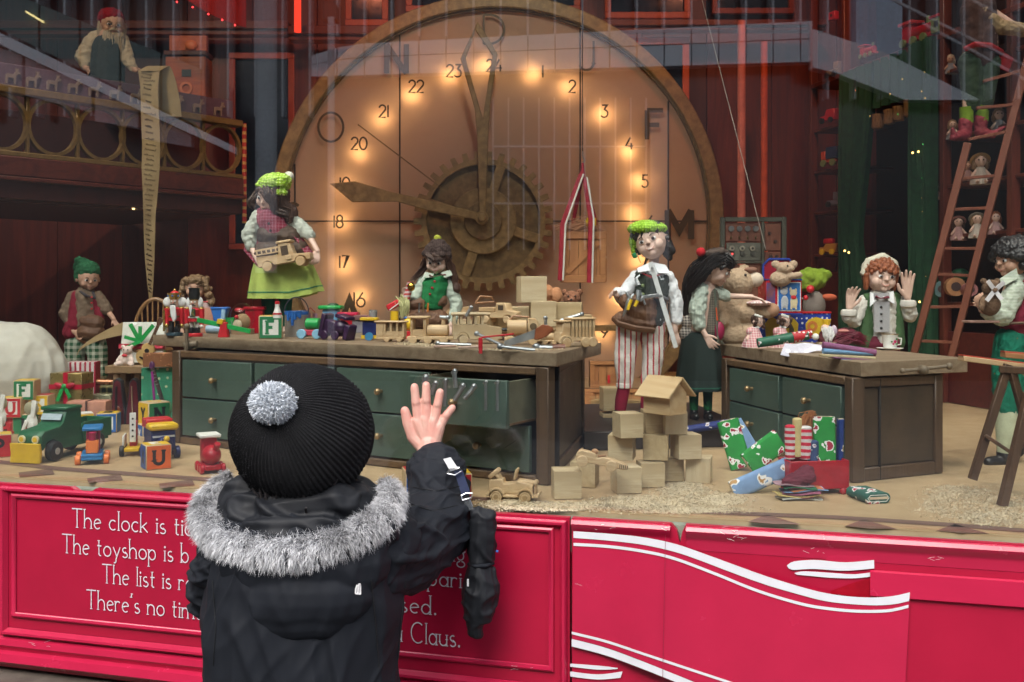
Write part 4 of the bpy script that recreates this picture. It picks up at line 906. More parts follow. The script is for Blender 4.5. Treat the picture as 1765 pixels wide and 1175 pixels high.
part(T, 'peplum', MB().slab(lambda u, v: j(500,398,-22).lerp(j(528,440,-28),v).lerp(j(512,396,0).lerp(j(540,436,-10),v),u), 6, 6, (0,4,0)), RPL)
LSK = mat((.45,.56,.13), .85, 'cloth', bump=.2)
def skirt(T, name, c0, c1, w0, w1, d0, d1, m, nf=9, amp=.07, ph=0, lift=None, n=72, rows=14, parent=None, h0=0, h1=1):
    mb = MB(); vs = []
    for i in range(rows+1):
        v = h0+(h1-h0)*i/rows; c = c0.lerp(c1, v)
        for k in range(n):
            q = 2*math.pi*k/n; f = 1 + amp*v*(math.sin(q*nf+ph) + .4*math.sin(q*(nf*2+1)+ph*2)); e = math.sqrt(v)
            z = lift(q)*v if lift else 0
            vs.append(c + Vector(((w0+(w1-w0)*e)*math.cos(q)*f, (d0+(d1-d0)*e)*math.sin(q)*f, z)))
    mb.add(vs, [(i*n+k, i*n+(k+1)%n, (i+1)*n+(k+1)%n, (i+1)*n+k) for i in range(rows) for k in range(n)] + [tuple(range(n)), tuple(rows*n+k for k in range(n-1,-1,-1))])
    return part(T, name, mb, m, parent=parent)
lf = lambda q: 18*max(0, math.cos(q)-.3)
sk = skirt(T, 'skirt', j(485,430,2), j(493,514,2), 34, 62, 22, 44, LSK, 8, .06, 1, lf)
for v in (.86,): skirt(T, 'hem_stitching', j(485,430,2), j(493,514,2), 34.6, 63, 22.6, 45, mat((.03,.2,.1),.8), 8, .06, 1, lf, rows=1, parent=sk, h0=v, h1=v+.025)
for x in (462,492): part(T, 'stocking', MB().tube([j(x,515,4), j(x-1,568,4)], [12,9], 12), cloth((.01,.10,.06)))
def woodtruck(name, label, x, y, d=None, z=None, rz=0, L=90, m=None, kind='fire', tilt=0, group=None, dy=0):
    T = thing(name, label, 'toy', x, y, d, z, rz, group); m = m or pine('x'); k = L/90.
    if dy or tilt: T.e.rotation_euler = (0, R(tilt), R(rz))
    w = 15*k; wz = 8*k
    if kind == 'fire':
        part(T, 'body', MB().pxz([(a*k,b*k) for a, b in ((-45,9),(-37,9),(-35,15),(-28,18),(-21,15),(-18,9),(18,9),(21,15),(28,18),(35,15),(38,9),(45,9),(45,20),(18,22),(14,42),(-5,44),(-8,25),(-45,28))][::1], -w, w), m, bev=1)
        part(T, 'window', MB().box(-2*k,10*k,-w-.4,-w+1,22*k,38*k), mat((.08,.05,.03),.8))
        part(T, 'ladder', MB().box(-45*k,-6*k,-w-2,-w+1,36*k,39*k).box(-45*k,-6*k,-w-2,-w+1,29*k,31*k), m)
        for i in range(5): part(T, 'rung', MB().box((-43+i*8)*k,(-41+i*8)*k,-w-2,-w+1,31*k,36*k), m)
        part(T, 'roof', MB().box(-8*k,17*k,-w-2,w+2,43*k,47*k), m, bev=1); wx = (-28*k, 28*k)
        part(T, 'door', MB().box(4*k,14*k,-w-2,-w+1,14*k,22*k), m, bev=.5)
    elif kind == 'caboose':
        part(T, 'body', MB().box(-42*k,42*k,-w,w,8*k,16*k).box(-42*k,-20*k,-w,w,16*k,58*k), m, bev=1)
        for i in range(4): part(T, 'post', MB().box((-19+19*i)*k,(-13+19*i)*k,-w,w,16*k,58*k) if i < 4 else MB(), m)
        part(T, 'back_wall', MB().box(-13*k,40*k,-2,2,30*k,58*k), mat((.25,.18,.1),.7)); part(T, 'lower_wall', MB().box(-20*k,42*k,-w+1,w-1,16.2*k,32*k), m)
        part(T, 'roof', MB().box(-48*k,50*k,-w-4,w+4,58*k,63*k), m, bev=2); wx = (-8*k, 30*k)
    elif kind == 'loco':
        part(T, 'chassis', MB().box(-45*k,48*k,-w,w,8*k,15*k), m, bev=1); part(T, 'cab', MB().box(-38*k,-33*k,-w,w,15*k,50*k).box(-12*k,-6*k,-w,w,15*k,50*k).box(-33*k,-12*k,-w,w,15*k,28*k), m, bev=.8)
        part(T, 'roof', MB().box(-44*k,-2*k,-w-4,w+4,50*k,55*k), m, bev=1.5); part(T, 'boiler', MB().cyl((-5*k,0,26*k),(36*k,0,26*k),12*k,n=18), m, bev=.5)
        part(T, 'chimney', MB().lathe([(4*k,0),(4*k,12*k),(8*k,14*k),(8*k,20*k)], (26*k,0,36*k), 14), m); wx = (-32*k, -2*k, 30*k)
    elif kind == 'truck':
        part(T, 'body', MB().pxz([(a*k,b*k) for a, b in ((-45,10),(-36,10),(-33,16),(-26,18),(-19,16),(-16,10),(16,10),(19,16),(26,18),(33,16),(36,10),(46,10),(46,24),(24,28),(20,44),(-2,44),(-4,24),(-45,24))], -w, w), m, bev=1)
        part(T, 'window', MB().box(3*k,16*k,-w-.4,-w+1,28*k,39*k), mat((.08,.05,.03),.8)); part(T, 'load_bed', MB().box(-46*k,-6*k,-w-1,w+1,24.3*k,34*k), m, bev=1); wx = (-26*k, 26*k)
        part(T, 'headlight', MB().sph((46*k,-w*.6,20*k), 3*k, 8, 6), m)
    elif kind == 'bus':
        part(T, 'body', MB().pxz([(a*k,b*k) for a, b in ((-45,8),(-38,8),(-34,18),(-26,22),(-18,18),(-14,8),(26,8),(45,8),(45,30),(18,34),(18,36),(-45,36))], -w, w), m, bev=1)
        for i in range(5): part(T, 'post', MB().box((-45+13*i)*k,(-40+13*i)*k,-w,w,36*k,52*k), m)
        part(T, 'roof', MB().box(-48*k,24*k,-w-3,w+3,52*k,58*k), m, bev=2); wx = (-26*k, 30*k)
    for x0 in wx:
        for s in (-1,1): part(T, 'wheel', MB().cyl((x0,s*(w+.5),wz),(x0,s*(w+6*k),wz),wz,n=20), m if kind != 'fire' else m, bev=.8)
    return T
t2 = woodtruck('toy_fire_engine', 'plain wooden toy fire engine held by the doll in the lime hat', 495, 463, 2.72, tilt=-10, L=92)

# --- doll girl with the dark knitted cap behind the bench
T = thing('elf_doll', 'girl doll in a dark brown knitted cap and green vest behind the wooden toys', 'doll', 748, 645, 2.95); j = f1(T)
M = rotm(-12,14,3); hc = j(754,449,-4); r = 21.5
body = headprims(hc, r, M) + [limb(j(755,462,4),7,j(752,482,4),7), limb(j(750,490,4),19,j(742,545,4),20), limb(j(728,484,4),7,j(774,484,4),7), limb(j(728,484),7,j(712,515,-2),6), limb(j(712,515,-2),6,j(698,508,-20),4.5),
  limb(j(776,486),7,j(786,525,-2),6), limb(j(786,525,-2),6,j(778,560,-14),4.5), limb(j(738,560,4),9,j(738,640,4),6), limb(j(758,560,4),9,j(758,640,4),6)]
body += handprims(j(699,512,-20), (-.1,-.3,1), (1,-.3,0), 25, 1.0, .1, (.6,-.5,0)) + handprims(j(778,558,-14), (-.1,-.3,-1), (-1,0,0), 25, .4)
bpart(T, 'body', body, SKINP, .9, 4); faceparts(T, hc, r, M, -.1)
HDK = HBR
part(T, 'hair', locks([[hc+M@Vector((-16,-6,8)), hc+M@Vector((-24,-4,-12)), j(722,470,-6), j(712,482,-8)], [hc+M@Vector((17,-6,8)), hc+M@Vector((24,-4,-14)), j(782,476,-8), j(786,503,-10)], [hc+M@Vector((-12,-17,12)), hc+M@Vector((0,-22,6)), hc+M@Vector((14,-17,8))]], 36, 1.3, 2.6, 5), HDK)
bpart(T, 'hair_mass', shell(hc,M,r,.18,.34,-.5) + [ ('c', hc+M@Vector((22,2,-10)), 8, j(784,482,0), 7), ('s', j(786,496,-6), (8,8,10)), ('c', hc+M@Vector((-22,2,-8)), 7, j(724,470,0), 5), ('c', hc+M@Vector((-13,-15,11)), 5, hc+M@Vector((13,-15,11)), 5)], HDK, 1.4, 3, disp=folds(1.4,.3,(1,1,.4)))
KN = mat((.035,.02,.018), .95, 'dots', (.07,.045,.04), period=.006, duty=.45, bump=.8)
bpart(T, 'cap', [('s', hc+M@Vector((0,3,17)), (24,23,16)), ('s', hc+M@Vector((0,4,28)), (15,15,10)), ('c', hc+M@Vector((-20,-4,12)), 6.5, hc+M@Vector((20,-4,12)), 6.5), ('c', hc+M@Vector((-14,-15,14)), 5.5, hc+M@Vector((14,-15,14)), 5.5)], KN, 1.2, 3, disp=folds(1.2,.35))
bpart(T, 'bobble', [('s', j(754,411,-6), 6.5)], mat((.35,.38,.04), .95, bump=.8), 1.1, 1, disp=folds(.9,.6))
bpart(T, 'blouse', [limb(j(730,486),11,j(716,512,-2),11), limb(j(716,512,-2),11,j(708,508,-8),8), limb(j(774,488),11,j(787,524,-2),11), limb(j(787,524,-2),11,j(781,552,-10),8), limb(j(734,484,4),12,j(770,484,4),12)], MINT, 1.4, 4, disp=folds(1.6,.14))
bpart(T, 'vest', [limb(j(738,490,2),16,j(764,490,2),16), limb(j(750,492,0),23,j(745,520,0),22)], mat((.01,.2,.06),.9,'cloth'), 1.4, 4, disp=folds(1.,.1))
bpart(T, 'apron', [limb(j(715,524,-4),12,j(760,518,-6),12), limb(j(718,550,-6),18,j(756,550,-6),18)], LEATH, 1.5, 4, disp=folds(1.6,.12))
for x, y in ((749,485),(745,496),(741,507)): part(T, 'button', MB().sph(j(x,y,-25), 2.3, 8, 6), mat((.4,.02,.03),.4))
part(T, 'bow', MB().tube([j(740,474,-22), j(748,477,-26), j(758,474,-24), j(768,473,-20)], [2.5,1.2,1.2,3], 8, flat=.5), mat((.12,.03,.03),.6))
part(T, 'collar', MB().slab(lambda u, v: j(733,468,-14).lerp(j(748,472,-22),u).lerp(j(728,478,-18).lerp(j(745,478,-24),u),v), 2, 2, (0,2,0)), MINT); part(T, 'collar', MB().slab(lambda u, v: j(760,470,-20).lerp(j(776,464,-12),u).lerp(j(766,478,-24).lerp(j(780,474,-16),u),v), 2, 2, (0,2,0)), MINT)
for x, m_ in ((722,STEEL),(737,paint((.6,.2,.03))),(729,BRASS)): part(T, 'pocket_tool', MB().tube([j(x,538,-28), j(x+1,522,-27)], 1.6, 6), m_)
t3 = thing('toy_drum', 'gold topped candy striped drum in the fist of the brown capped doll', 'toy', 704, 500, 2.86)
part(t3, 'drum', MB().cyl((-4,0,-16),(4,0,14),6,n=14), mat((.6,.5,.5),.5,'stripe',(.5,.05,.05),axis='z',period=.012)); part(t3, 'lid', MB().sph((5,-4,6),(7,6,8),12,8), mat((.6,.4,.08),.2,metal=1))

# --- black haired girl in profile
T = thing('elf_doll', 'girl doll with long black hair in profile, bending over the big teddy bear', 'doll', 1208, 722, 2.56); j = f1(T)
M = rotm(68,22,0); hc = j(1234,463,-2); r = 26
body = headprims(hc, r, M, .9) + [limb(j(1226,478,4),9,j(1216,498,4),9), limb(j(1214,500,4),20,j(1204,560,4),22), limb(j(1208,498,-14),7,j(1203,552,-16),6), limb(j(1203,552,-16),6,j(1216,578,-22),4.5),
  limb(j(1230,500,14),7,j(1256,510,10),6), limb(j(1256,510,10),5.5,j(1296,511,-4),4.2), limb(j(1194,570,4),13,j(1194,650,4),8), limb(j(1194,650,4),7,j(1196,712,4),6), limb(j(1218,570,4),13,j(1220,650,4),8), limb(j(1220,650,4),7,j(1220,712,4),6)]
body += handprims(j(1216,578,-22), (.5,-.1,-.75), (.8,-.2,.4), 34, .35, .16, (.3,.8,.3)) + handprims(j(1296,511,-4), (1,-.1,-.3), (0,-1,0), 30, .4, .1, (-.1,0,-1))
bpart(T, 'body', body, SKINP, .95, 4); faceparts(T, hc, r, M, .2)
part(T, 'hair', locks([[hc+Vector((0,-18,22)), hc+Vector((-26,-18,6)), j(1192,480,-8), j(1186,515,0)], [hc+Vector((4,-22,20)), hc+Vector((-14,-26,8)), j(1206,478,-24), j(1190,500,-16)], [hc+Vector((-8,0,20)), j(1196,460,0), j(1182,490,4), j(1184,540,6)], [hc+Vector((10,-24,18)), hc+Vector((20,-26,12)), hc+Vector((24,-22,4))]], 60, 1.3, 4.2, 8), HB)
bpart(T, 'hair_mass', shell(hc,M,r,.18,.3,-.5) + [ ('c', hc+Vector((-22,0,0)), 17, j(1188,500,4), 13), ('c', j(1188,500,4), 12, j(1185,545,6), 6)], HB, 1.5, 3, disp=folds(1.8,.2,(1,1,.3)))
part(T, 'headband', MB().tube([hc+Vector((-30,-6,20)), hc+Vector((-14,-22,26)), hc+Vector((6,-22,30)), hc+Vector((22,-10,24))], [5,7,7,4], 10), mat((.08,.055,.045),.9,'cloth')); part(T, 'pompom', MB().sph(j(1208,434,-24), 8, 12, 8), mat((.5,.01,.02),.95,bump=.6))
bpart(T, 'blouse', [limb(j(1208,500,-10),14,j(1201,535,-16),15), limb(j(1201,535,-16),14,j(1205,560,-18),11), limb(j(1226,500,10),12,j(1250,510,10),11), limb(j(1216,500,4),16,j(1206,550,4),18)], mat((.5,.57,.5),.9,'stripe',(.38,.46,.4),axis='x',period=.006,duty=.3), 1.5, 4, disp=folds(1.8,.13))
bpart(T, 'vest', [limb(j(1226,508,-2),13,j(1224,570,-4),14)], mat((.2,.17,.13),.9,'plaid',(.05,.04,.04),period=.006,duty=.4), 1.5, 4)
part(T, 'strap', MB().bar(j(1232,498,-16), j(1238,590,-20), 5, 2), mat((.12,.14,.11),.7)); part(T, 'pouch', MB().sph(j(1240,570,-14),(9,7,16)), mat((.3,.01,.06),.5)); part(T, 'scissors', MB().bar(j(1234,530,-20), j(1236,552,-20), 4, 2), paint((.6,.08,.02)))
bpart(T, 'underskirt', [limb(j(1190,556,4),16,j(1222,566,4),18), limb(j(1186,576,4),16,j(1222,590,2),16)], mat((.55,.5,.45),.9,'plaid',(.04,.03,.03),period=.007,duty=.45), 1.6, 3)
skirt(T, 'skirt', j(1206,572,4), j(1206,672,4), 26, 42, 22, 36, mat((.012,.025,.022),.85,'cloth'), 7, .07, 2); skirt(T, 'hem', j(1206,572,4), j(1206,672,4), 26.5, 43, 22.5, 37, mat((.02,.14,.09),.7), 7, .07, 2, rows=1, h0=.93, h1=.95)
for x in (1196,1220): part(T, 'stocking', MB().tube([j(x,665,4), j(x,712,4)], [9,7], 10), cloth((.02,.16,.05))); bpart(T, 'boot', [limb(j(x,708,4),8,j(x,718,4),8), limb(j(x,718,4),7,j(x+4,718,-16),6)], BOOT, 1.4)
t4 = solo('pincushion', 'pink and white pad under the hand of the black haired doll', 'pincushion', MB().sph((0,0,0),(22,12,5)), mat((.7,.45,.45),.9,'dots',(.8,.75,.75),period=.008,duty=.4), 1308, 522, 2.62)

# --- red haired child waving behind the right bench
T = thing('elf_doll', 'red haired doll in a cream beret, both hands raised behind the teacup', 'doll', 1519, 700, 2.75); j = f1(T)
M = rotm(4,2,4); hc = j(1518,476,-4); r = 26.5
body = headprims(hc, r, M, 1.05) + [limb(j(1518,495,4),8,j(1518,515,4),8), limb(j(1519,520,4),22,j(1519,590,4),22), limb(j(1492,515,4),8,j(1546,515,4),8), limb(j(1490,516),8,j(1468,556,-4),7), limb(j(1468,556,-4),6,j(1464,530,-18),4.6),
  limb(j(1548,516),8,j(1572,548,-4),7), limb(j(1572,548,-4),6,j(1564,512,-18),4.6), limb(j(1508,600,4),10,j(1508,690,4),6), limb(j(1530,600,4),10,j(1530,690,4),6)]
body += handprims(j(1464,530,-18), (.12,-.15,1), (1,-.2,.1), 42, .35, .14, (.2,-1,.2)) + handprims(j(1564,512,-18), (-.02,-.1,1), (-1,-.2,.1), 50, .12, .16, (0,-1,0))
bpart(T, 'body', body, SKINP, .95, 4); faceparts(T, hc, r, M, 1.1)
bpart(T, 'hair', shell(hc,M,r,.17,.22,-.6) + [ ('c', hc+M@Vector((-25,-2,2)), 6, hc+M@Vector((-25,-2,-22)), 4), ('c', hc+M@Vector((25,-2,2)), 6, hc+M@Vector((24,-2,-22)), 4)], HG, 1.1, 3, disp=folds(.9,.4,(1,1,.2)))
bpart(T, 'beret', [('c', hc+M@Vector((-30,2,4)), 6, hc+M@Vector((-22,2,24)), 7), ('c', hc+M@Vector((-22,2,24)), 7, hc+M@Vector((0,0,34)), 7), ('c', hc+M@Vector((0,0,34)), 7, hc+M@Vector((22,2,24)), 7), ('c', hc+M@Vector((22,2,24)), 7, hc+M@Vector((30,2,6)), 6), ('s', hc+M@Vector((0,14,16)), (29,20,16))], mat((.6,.58,.48),.95,bump=.7), 1.4, 3, disp=folds(.9,.4))
FZ = mat((.68,.66,.62),.95,bump=.8)
bpart(T, 'shirt', [limb(j(1490,520),12,j(1472,552,-4),13), limb(j(1472,552,-4),13,j(1463,545,-12),12), limb(j(1548,520),12,j(1568,542,-4),13), limb(j(1568,542,-4),13,j(1566,528,-12),12), limb(j(1519,520,2),26,j(1519,585,2),26)], FZ, 1.5, 4, disp=folds(1.6,.16))
for x, y in ((1463,540),(1565,524)): part(T, 'cuff', MB().lathe([(10,-6),(13,-4),(14,0),(13,5),(10,7)], j(x,y,-14), 16), FZ)
part(T, 'shirt_front', MB().box(-13,13,-3,0,0,66).xf(lambda v: v + j(1519,572,-27)), mat((.42,.42,.44),.8,'stripe',(.35,.35,.37),axis='x',period=.004,duty=.4))
for y in (529,541,553,565): part(T, 'button', MB().sph(j(1519,y,-31), (2.3,1.5,2.3), 8, 6), BLACK)
VG = mat((.055,.12,.045),.9,'cloth')
bpart(T, 'waistcoat', [limb(j(1497,515,-2),12,j(1494,590,-2),15), limb(j(1541,515,-2),12,j(1545,590,-2),15), limb(j(1504,520,12),20,j(1534,520,12),20), limb(j(1498,585,8),18,j(1540,585,8),18)], VG, 1.5, 4, disp=folds(1.,.1))
for a, b, c_, d_2 in (((1500,503),(1517,510),(1500,528),(1512,516)),((1540,501),(1521,510),(1542,524),(1526,514))): part(T, 'collar', MB().slab(lambda u, v: j(*a,-24).lerp(j(*b,-30),u).lerp(j(*c_,-30).lerp(j(*d_2,-32),u),v), 2, 2, (0,2,0)), WCLOTH)
part(T, 'bow_tie', MB().tube([j(1509,511,-33), j(1518,514,-36), j(1520,514,-36), j(1531,512,-33)], [4,1.5,1.5,4], 8, flat=.6), mat((.15,.01,.03),.6))
bpart(T, 'trousers', [limb(j(1506,592,0),22,j(1532,592,0),22), limb(j(1508,600,4),14,j(1508,680,4),9), limb(j(1530,600,4),14,j(1530,680,4),9)], mat((.14,.008,.03),.85,'cloth'), 1.8, 3)

# --- boy at the right edge holding a bear
T = thing('elf_doll', 'curly black haired boy doll in green breeches at the right edge, facing left', 'doll', 1722, 803, 2.17); j = f1(T)
M = rotm(-78,4,0); hc = j(1746,447,0); r = 29
body = headprims(hc, r, M) + [limb(j(1748,468,4),10,j(1752,490,4),10), limb(j(1756,500,4),26,j(1756,575,4),26), limb(j(1748,500,-20),9,j(1726,548,-22),8), limb(j(1726,548,-22),7,j(1692,534,-34),5.5), limb(j(1764,500,26),9,j(1740,548,20),8), limb(j(1740,548,20),7,j(1700,530,-8),5.5),
  limb(j(1738,600,-8),18,j(1736,700,-8),13), limb(j(1736,700,-8),13,j(1732,785,-8),9), limb(j(1762,600,10),18,j(1758,700,10),13), limb(j(1758,700,10),13,j(1752,772,10),9)]
body += handprims(j(1692,534,-34), (-.35,-.1,.9), (.6,-.6,0), 34, .5, .1, (.9,.2,0)) + handprims(j(1700,530,-8), (-.6,-.2,.3), (0,0,1), 30, .4)
bpart(T, 'body', body, SKIN, 1., 4); faceparts(T, hc, r, M, .6)
hp = shell(hc,M,r,.27,.25,-.5,1.04,170,4)
bpart(T, 'hair', hp, HB, 1.4, 2, disp=folds(1.6,.35))
STS = mat((.55,.6,.5),.9,'stripe',(.4,.46,.36),axis='z',period=.007,duty=.25)
bpart(T, 'shirt', [limb(j(1750,500,-16),17,j(1728,545,-22),17), limb(j(1728,545,-22),16,j(1702,540,-30),11), limb(j(1762,500,20),15,j(1742,545,18),14), limb(j(1742,545,18),14,j(1712,534,0),10), limb(j(1752,484,0),18,j(1752,500,0),20)], STS, 1.6, 4, disp=folds(2.2,.11))
part(T, 'collar', MB().slab(lambda u, v: j(1722,482,-16).lerp(j(1752,462,-24),u).lerp(j(1732,492,-26).lerp(j(1756,478,-30),u),v), 3, 2, (0,3,0)), STS)
bpart(T, 'vest', [limb(j(1764,496,0),24,j(1760,560,0),27), limb(j(1752,530,0),24,j(1752,565,0),27)], mat((.22,.008,.03),.85,'cloth'), 1.8, 4, disp=folds(1.2,.1)); part(T, 'belt', MB().tube([j(1726,556,-20), j(1745,557,-32), j(1775,556,-32)], 5, 8, flat=.5), mat((.12,.06,.03),.6))
GP = mat((.0,.17,.10),.85,'dots',(.3,.12,.03),period=.02,duty=.1)
bpart(T, 'breeches', [limb(j(1742,590,-4),28,j(1734,640,-8),24), limb(j(1734,640,-8),24,j(1734,700,-8),20), limb(j(1764,590,8),28,j(1760,640,8),24), limb(j(1760,640,8),24,j(1758,700,8),20)], GP, 1.8, 4, disp=folds(2.2,.09,(1,1,.6)))
for x, y, dy in ((1734,788,-8),(1756,772,10)):
    part(T, 'sock', MB().tube([j(x,706,dy), j(x+2,735,dy), j(x-4,y-8,dy)], [17,19,11], 14), cloth((.5,.54,.38)))
    bpart(T, 'shoe', [limb(j(x-4,y-4,dy),12,j(x-2,y+4,dy),12), limb(j(x-6,y+6,dy),10,j(x-30,y+8,dy-6),9)], BOOT, 1.6)
T = thing('teddy_bear', 'brown teddy bear with a white ribbon bow cradled by the boy at the right edge', 'teddy bear', 1706, 530, 2.08)
bpart(T, 'body', [('s',(0,0,6),(18,15,20)), ('s',(0,-4,34),(15,14,14)), ('s',(-12,-2,46),5), ('s',(12,-2,46),5), ('s',(0,-16,30),(6,6,5)), limb(Vector((-14,-6,12)),6,Vector((-22,-16,0)),5)], mat((.13,.07,.04),.95,'hair',(.2,.12,.07),bump=.8), 1.5, 2, disp=folds(1.2,.5))
q = MB()
for a in (((0,-18,30),(-14,-22,46)),((0,-18,30),(14,-22,44)),((0,-18,30),(-16,-22,12)),((0,-18,30),(10,-22,14))): q.bar(a[0],a[1],7,1.6,up=(0,1,0))
part(T, 'ribbon', q, mat((.75,.72,.75),.7)); part(T, 'eye', MB().sph((-5,-17,37),1.8), BLACK)
solo('tray', 'small pinkish wooden tray under the teddy bear at the right edge', 'tray', MB().box(-26,26,-16,16,0,4), mat((.35,.2,.16),.5), 1690, 556, 2.1, bev=1)

# --- elf on the ladder
T = thing('elf_doll', 'elf doll high on the ladder in green trousers and red pointed boots', 'doll', 1682, 240, 2.95); j = f1(T)
body = [limb(j(1690,20,0),26,j(1695,90,0),24), limb(j(1672,100,0),15,j(1666,222,0),6), limb(j(1700,100,0),15,j(1692,218,0),6), limb(j(1700,15,-4),9,j(1750,48,-10),8), limb(j(1750,48,-10),8,j(1790,50,-20),6), limb(j(1690,-20,0),9,j(1690,8,0),10)] + headprims(j(1688,-48,-4), 28, rotm(-20,20,0)) + handprims(j(1790,50,-20),(1,0,0),(0,-1,.2),30)
bpart(T, 'body', body, SKINP, 1.3, 4)
bpart(T, 'tunic', [limb(j(1686,15,0),30,j(1690,95,0),28)], mat((.06,.025,.02),.8), 2., 3, disp=folds(1.5,.08)); part(T, 'tunic_hem', MB().tube([j(1664,84,-14), j(1680,76,-30), j(1706,78,-32), j(1726,90,-14)], 5, 8), mat((.32,.01,.02),.7)); part(T, 'tunic_tail', MB().slab(lambda u, v: j(1722,84,-14).lerp(j(1748,100,-6),u).lerp(j(1724,118,-14).lerp(j(1738,124,-6),u),v),3,3,(0,3,0)), mat((.32,.01,.02),.7))
bpart(T, 'sleeve', [limb(j(1690,22,-12),17,j(1720,46,-14),14), limb(j(1720,46,-14),13,j(1772,52,-16),11)], mat((.42,.33,.2),.9,'cloth'), 1.7, 3, disp=folds(2,.12))
bpart(T, 'trousers', [limb(j(1674,108,0),22,j(1674,182,0),14), limb(j(1702,108,0),22,j(1696,180,0),15)], mat((.03,.06,.035),.9,'cloth'), 1.8, 3, disp=folds(1.5,.1))
for x, y in ((1666,198),(1692,195)): part(T, 'sock', MB().tube([j(x,y-13,0), j(x,y+14,0)], [12,11], 12), cloth((.16,.27,.02)))
for x, k, y in ((1664,-1,0),(1690,1,-4)): bpart(T, 'boot', [limb(j(x,210+y,0),12,j(x,228+y,0),11), limb(j(x,232+y,-4),10,j(x+k*20,236+y,-20),7), limb(j(x+k*20,236+y,-20),6,j(x+k*34+(8 if k>0 else 12),222+y,-24),3)], mat((.22,.015,.03),.7,bump=.3), 1.5, disp=folds(1,.2))

# --- bearded elf with the long list
T = thing('santa_doll', 'white bearded old toymaker doll in a red cap on the balcony with a list', 'doll', 190, 190, 3.75); j = f1(T)
M = rotm(28,12,0); hc = j(194,42,-4); r = 20
body = headprims(hc, r, M) + [limb(j(190,70,6),24,j(186,150,6),26), limb(j(160,72,4),9,j(142,105,-2),8), limb(j(142,105,-2),7,j(148,118,-14),5), limb(j(214,78,4),9,j(222,110,-4),7), limb(j(222,110,-4),6,j(234,122,-12),4.5)]
body += handprims(j(148,116,-14), (.4,-.2,-.5), (.3,-.3,.8), 20, .4) + handprims(j(232,120,-12), (1,-.1,-.1), (0,-.5,1), 16, .6)
bpart(T, 'body', body, SKIN, .95, 4); faceparts(T, hc, r, M, .2)
bpart(T, 'cap', [('s', hc+M@Vector((-2,4,13)), (21,21,15)), ('s', hc+M@Vector((-10,8,8)), (14,16,14))], cloth((.28,.01,.02)), 1.3, 3, disp=folds(1.2,.2))
part(T, 'beard', locks([[hc+M@Vector((x,-14-4*(abs(x)<9),-15)), hc+M@Vector((x*1.05,-21,-36)), hc+M@Vector((x*.9+2,-22,-62))] for x in (-13,-8,-3,3,8,13)], 40, 1.0, 1.9, 12), HW); part(T, 'hair', locks([[hc+M@Vector((-19,2,2)), hc+M@Vector((-21,2,-16)), hc+M@Vector((-19,0,-30))],[hc+M@Vector((19,2,2)), hc+M@Vector((20,2,-16)), hc+M@Vector((18,0,-30))]], 36, 1.0, 1.8, 13), HW)
part(T, 'moustache', MB().tube([hc+M@Vector((-10,-18,-12)), hc+M@Vector((0,-23,-7)), hc+M@Vector((10,-18,-12))], [1,2.6,1], 8), HW)
for s in (-1,1): part(T, 'spectacle', MB().ring((0,0), 5.4, 4.6, -.5, .5, 16).xf(lambda v: hc + M@(v + Vector((s*7,-21,-1)))), BRASS)
bpart(T, 'shirt', [limb(j(160,72,4),14,j(144,98,0),14), limb(j(144,98,0),14,j(147,112,-8),9), limb(j(212,78,4),12,j(222,106,-2),11), limb(j(222,106,-2),10,j(230,117,-8),7), limb(j(166,68,6),15,j(208,70,6),14)], mat((.58,.47,.33),.9,'cloth'), 1.4, 4, disp=folds(1.8,.15))
bpart(T, 'waistcoat', [limb(j(188,84,0),28,j(184,140,0),30)], mat((.02,.022,.022),.8,'cloth'), 1.8, 3, disp=folds(1.,.1)); part(T, 'belt', MB().tube([j(155,133,-20), j(180,140,-32), j(214,142,-22)], 4, 8, flat=.6), mat((.06,.03,.02),.4))
PAPER = mat((.42,.30,.15), .7, 'marble', (.34,.23,.11), 2, bump=.1); 
e = thing('scroll', 'long parchment list hanging down from the old toymaker on the balcony', 'scroll', 262, 200, 3.55)
path = [((238,120),(240,118)),]
rows = [(238,275,122,-8),(242,272,150,-10),(243,274,200,-8),(245,276,250,-6),(244,275,290,-6),(246,272,330,-4),(247,268,370,-4),(248,267,410,-2),(250,266,450,-2),(254,264,490,0),(257,262,516,0)]
def strow(v):
    u = v*(len(rows)-1); a = min(int(u), len(rows)-2); return [p*(1-(u-a))+q*(u-a) for p, q in zip(rows[a], rows[a+1])]
fnS = lambda u, v: (lambda r_: J(e, r_[0]+(r_[1]-r_[0])*u, r_[2], r_[3]+3*math.sin(u*3+v*9)))(strow(v))
part(e, 'list', MB().slab(fnS, 4, 60, (0,.8,0)), PAPER)
part(e, 'curl', MB().slab(lambda u, v: J(e, 238+(275-238)*u + 22*math.sin(v*math.pi*.5)+16*v, 122 - 10*math.sin(v*math.pi) + 88*max(0,v-.35)**1.2*1.5, -8 + 26*v), 4, 20, (0,.8,0)), PAPER)
rnd = random.Random(5); q = MB()
for i in range(44):
    v = .02 + i*.0215; pts = []; n = rnd.randint(9,15); u0 = rnd.uniform(.12,.3); u1 = rnd.uniform(.6,.9)
    for k in range(n):
        p = fnS(u0+(u1-u0)*k/n, v); pts.append(p + Vector((0,-1.2,(3.2 if k % 2 else 0)*rnd.uniform(.4,1.2) - k*.25)))
    q.tube(pts, .55, 3)
part(e, 'handwriting', q, mat((.06,.03,.015),.8))

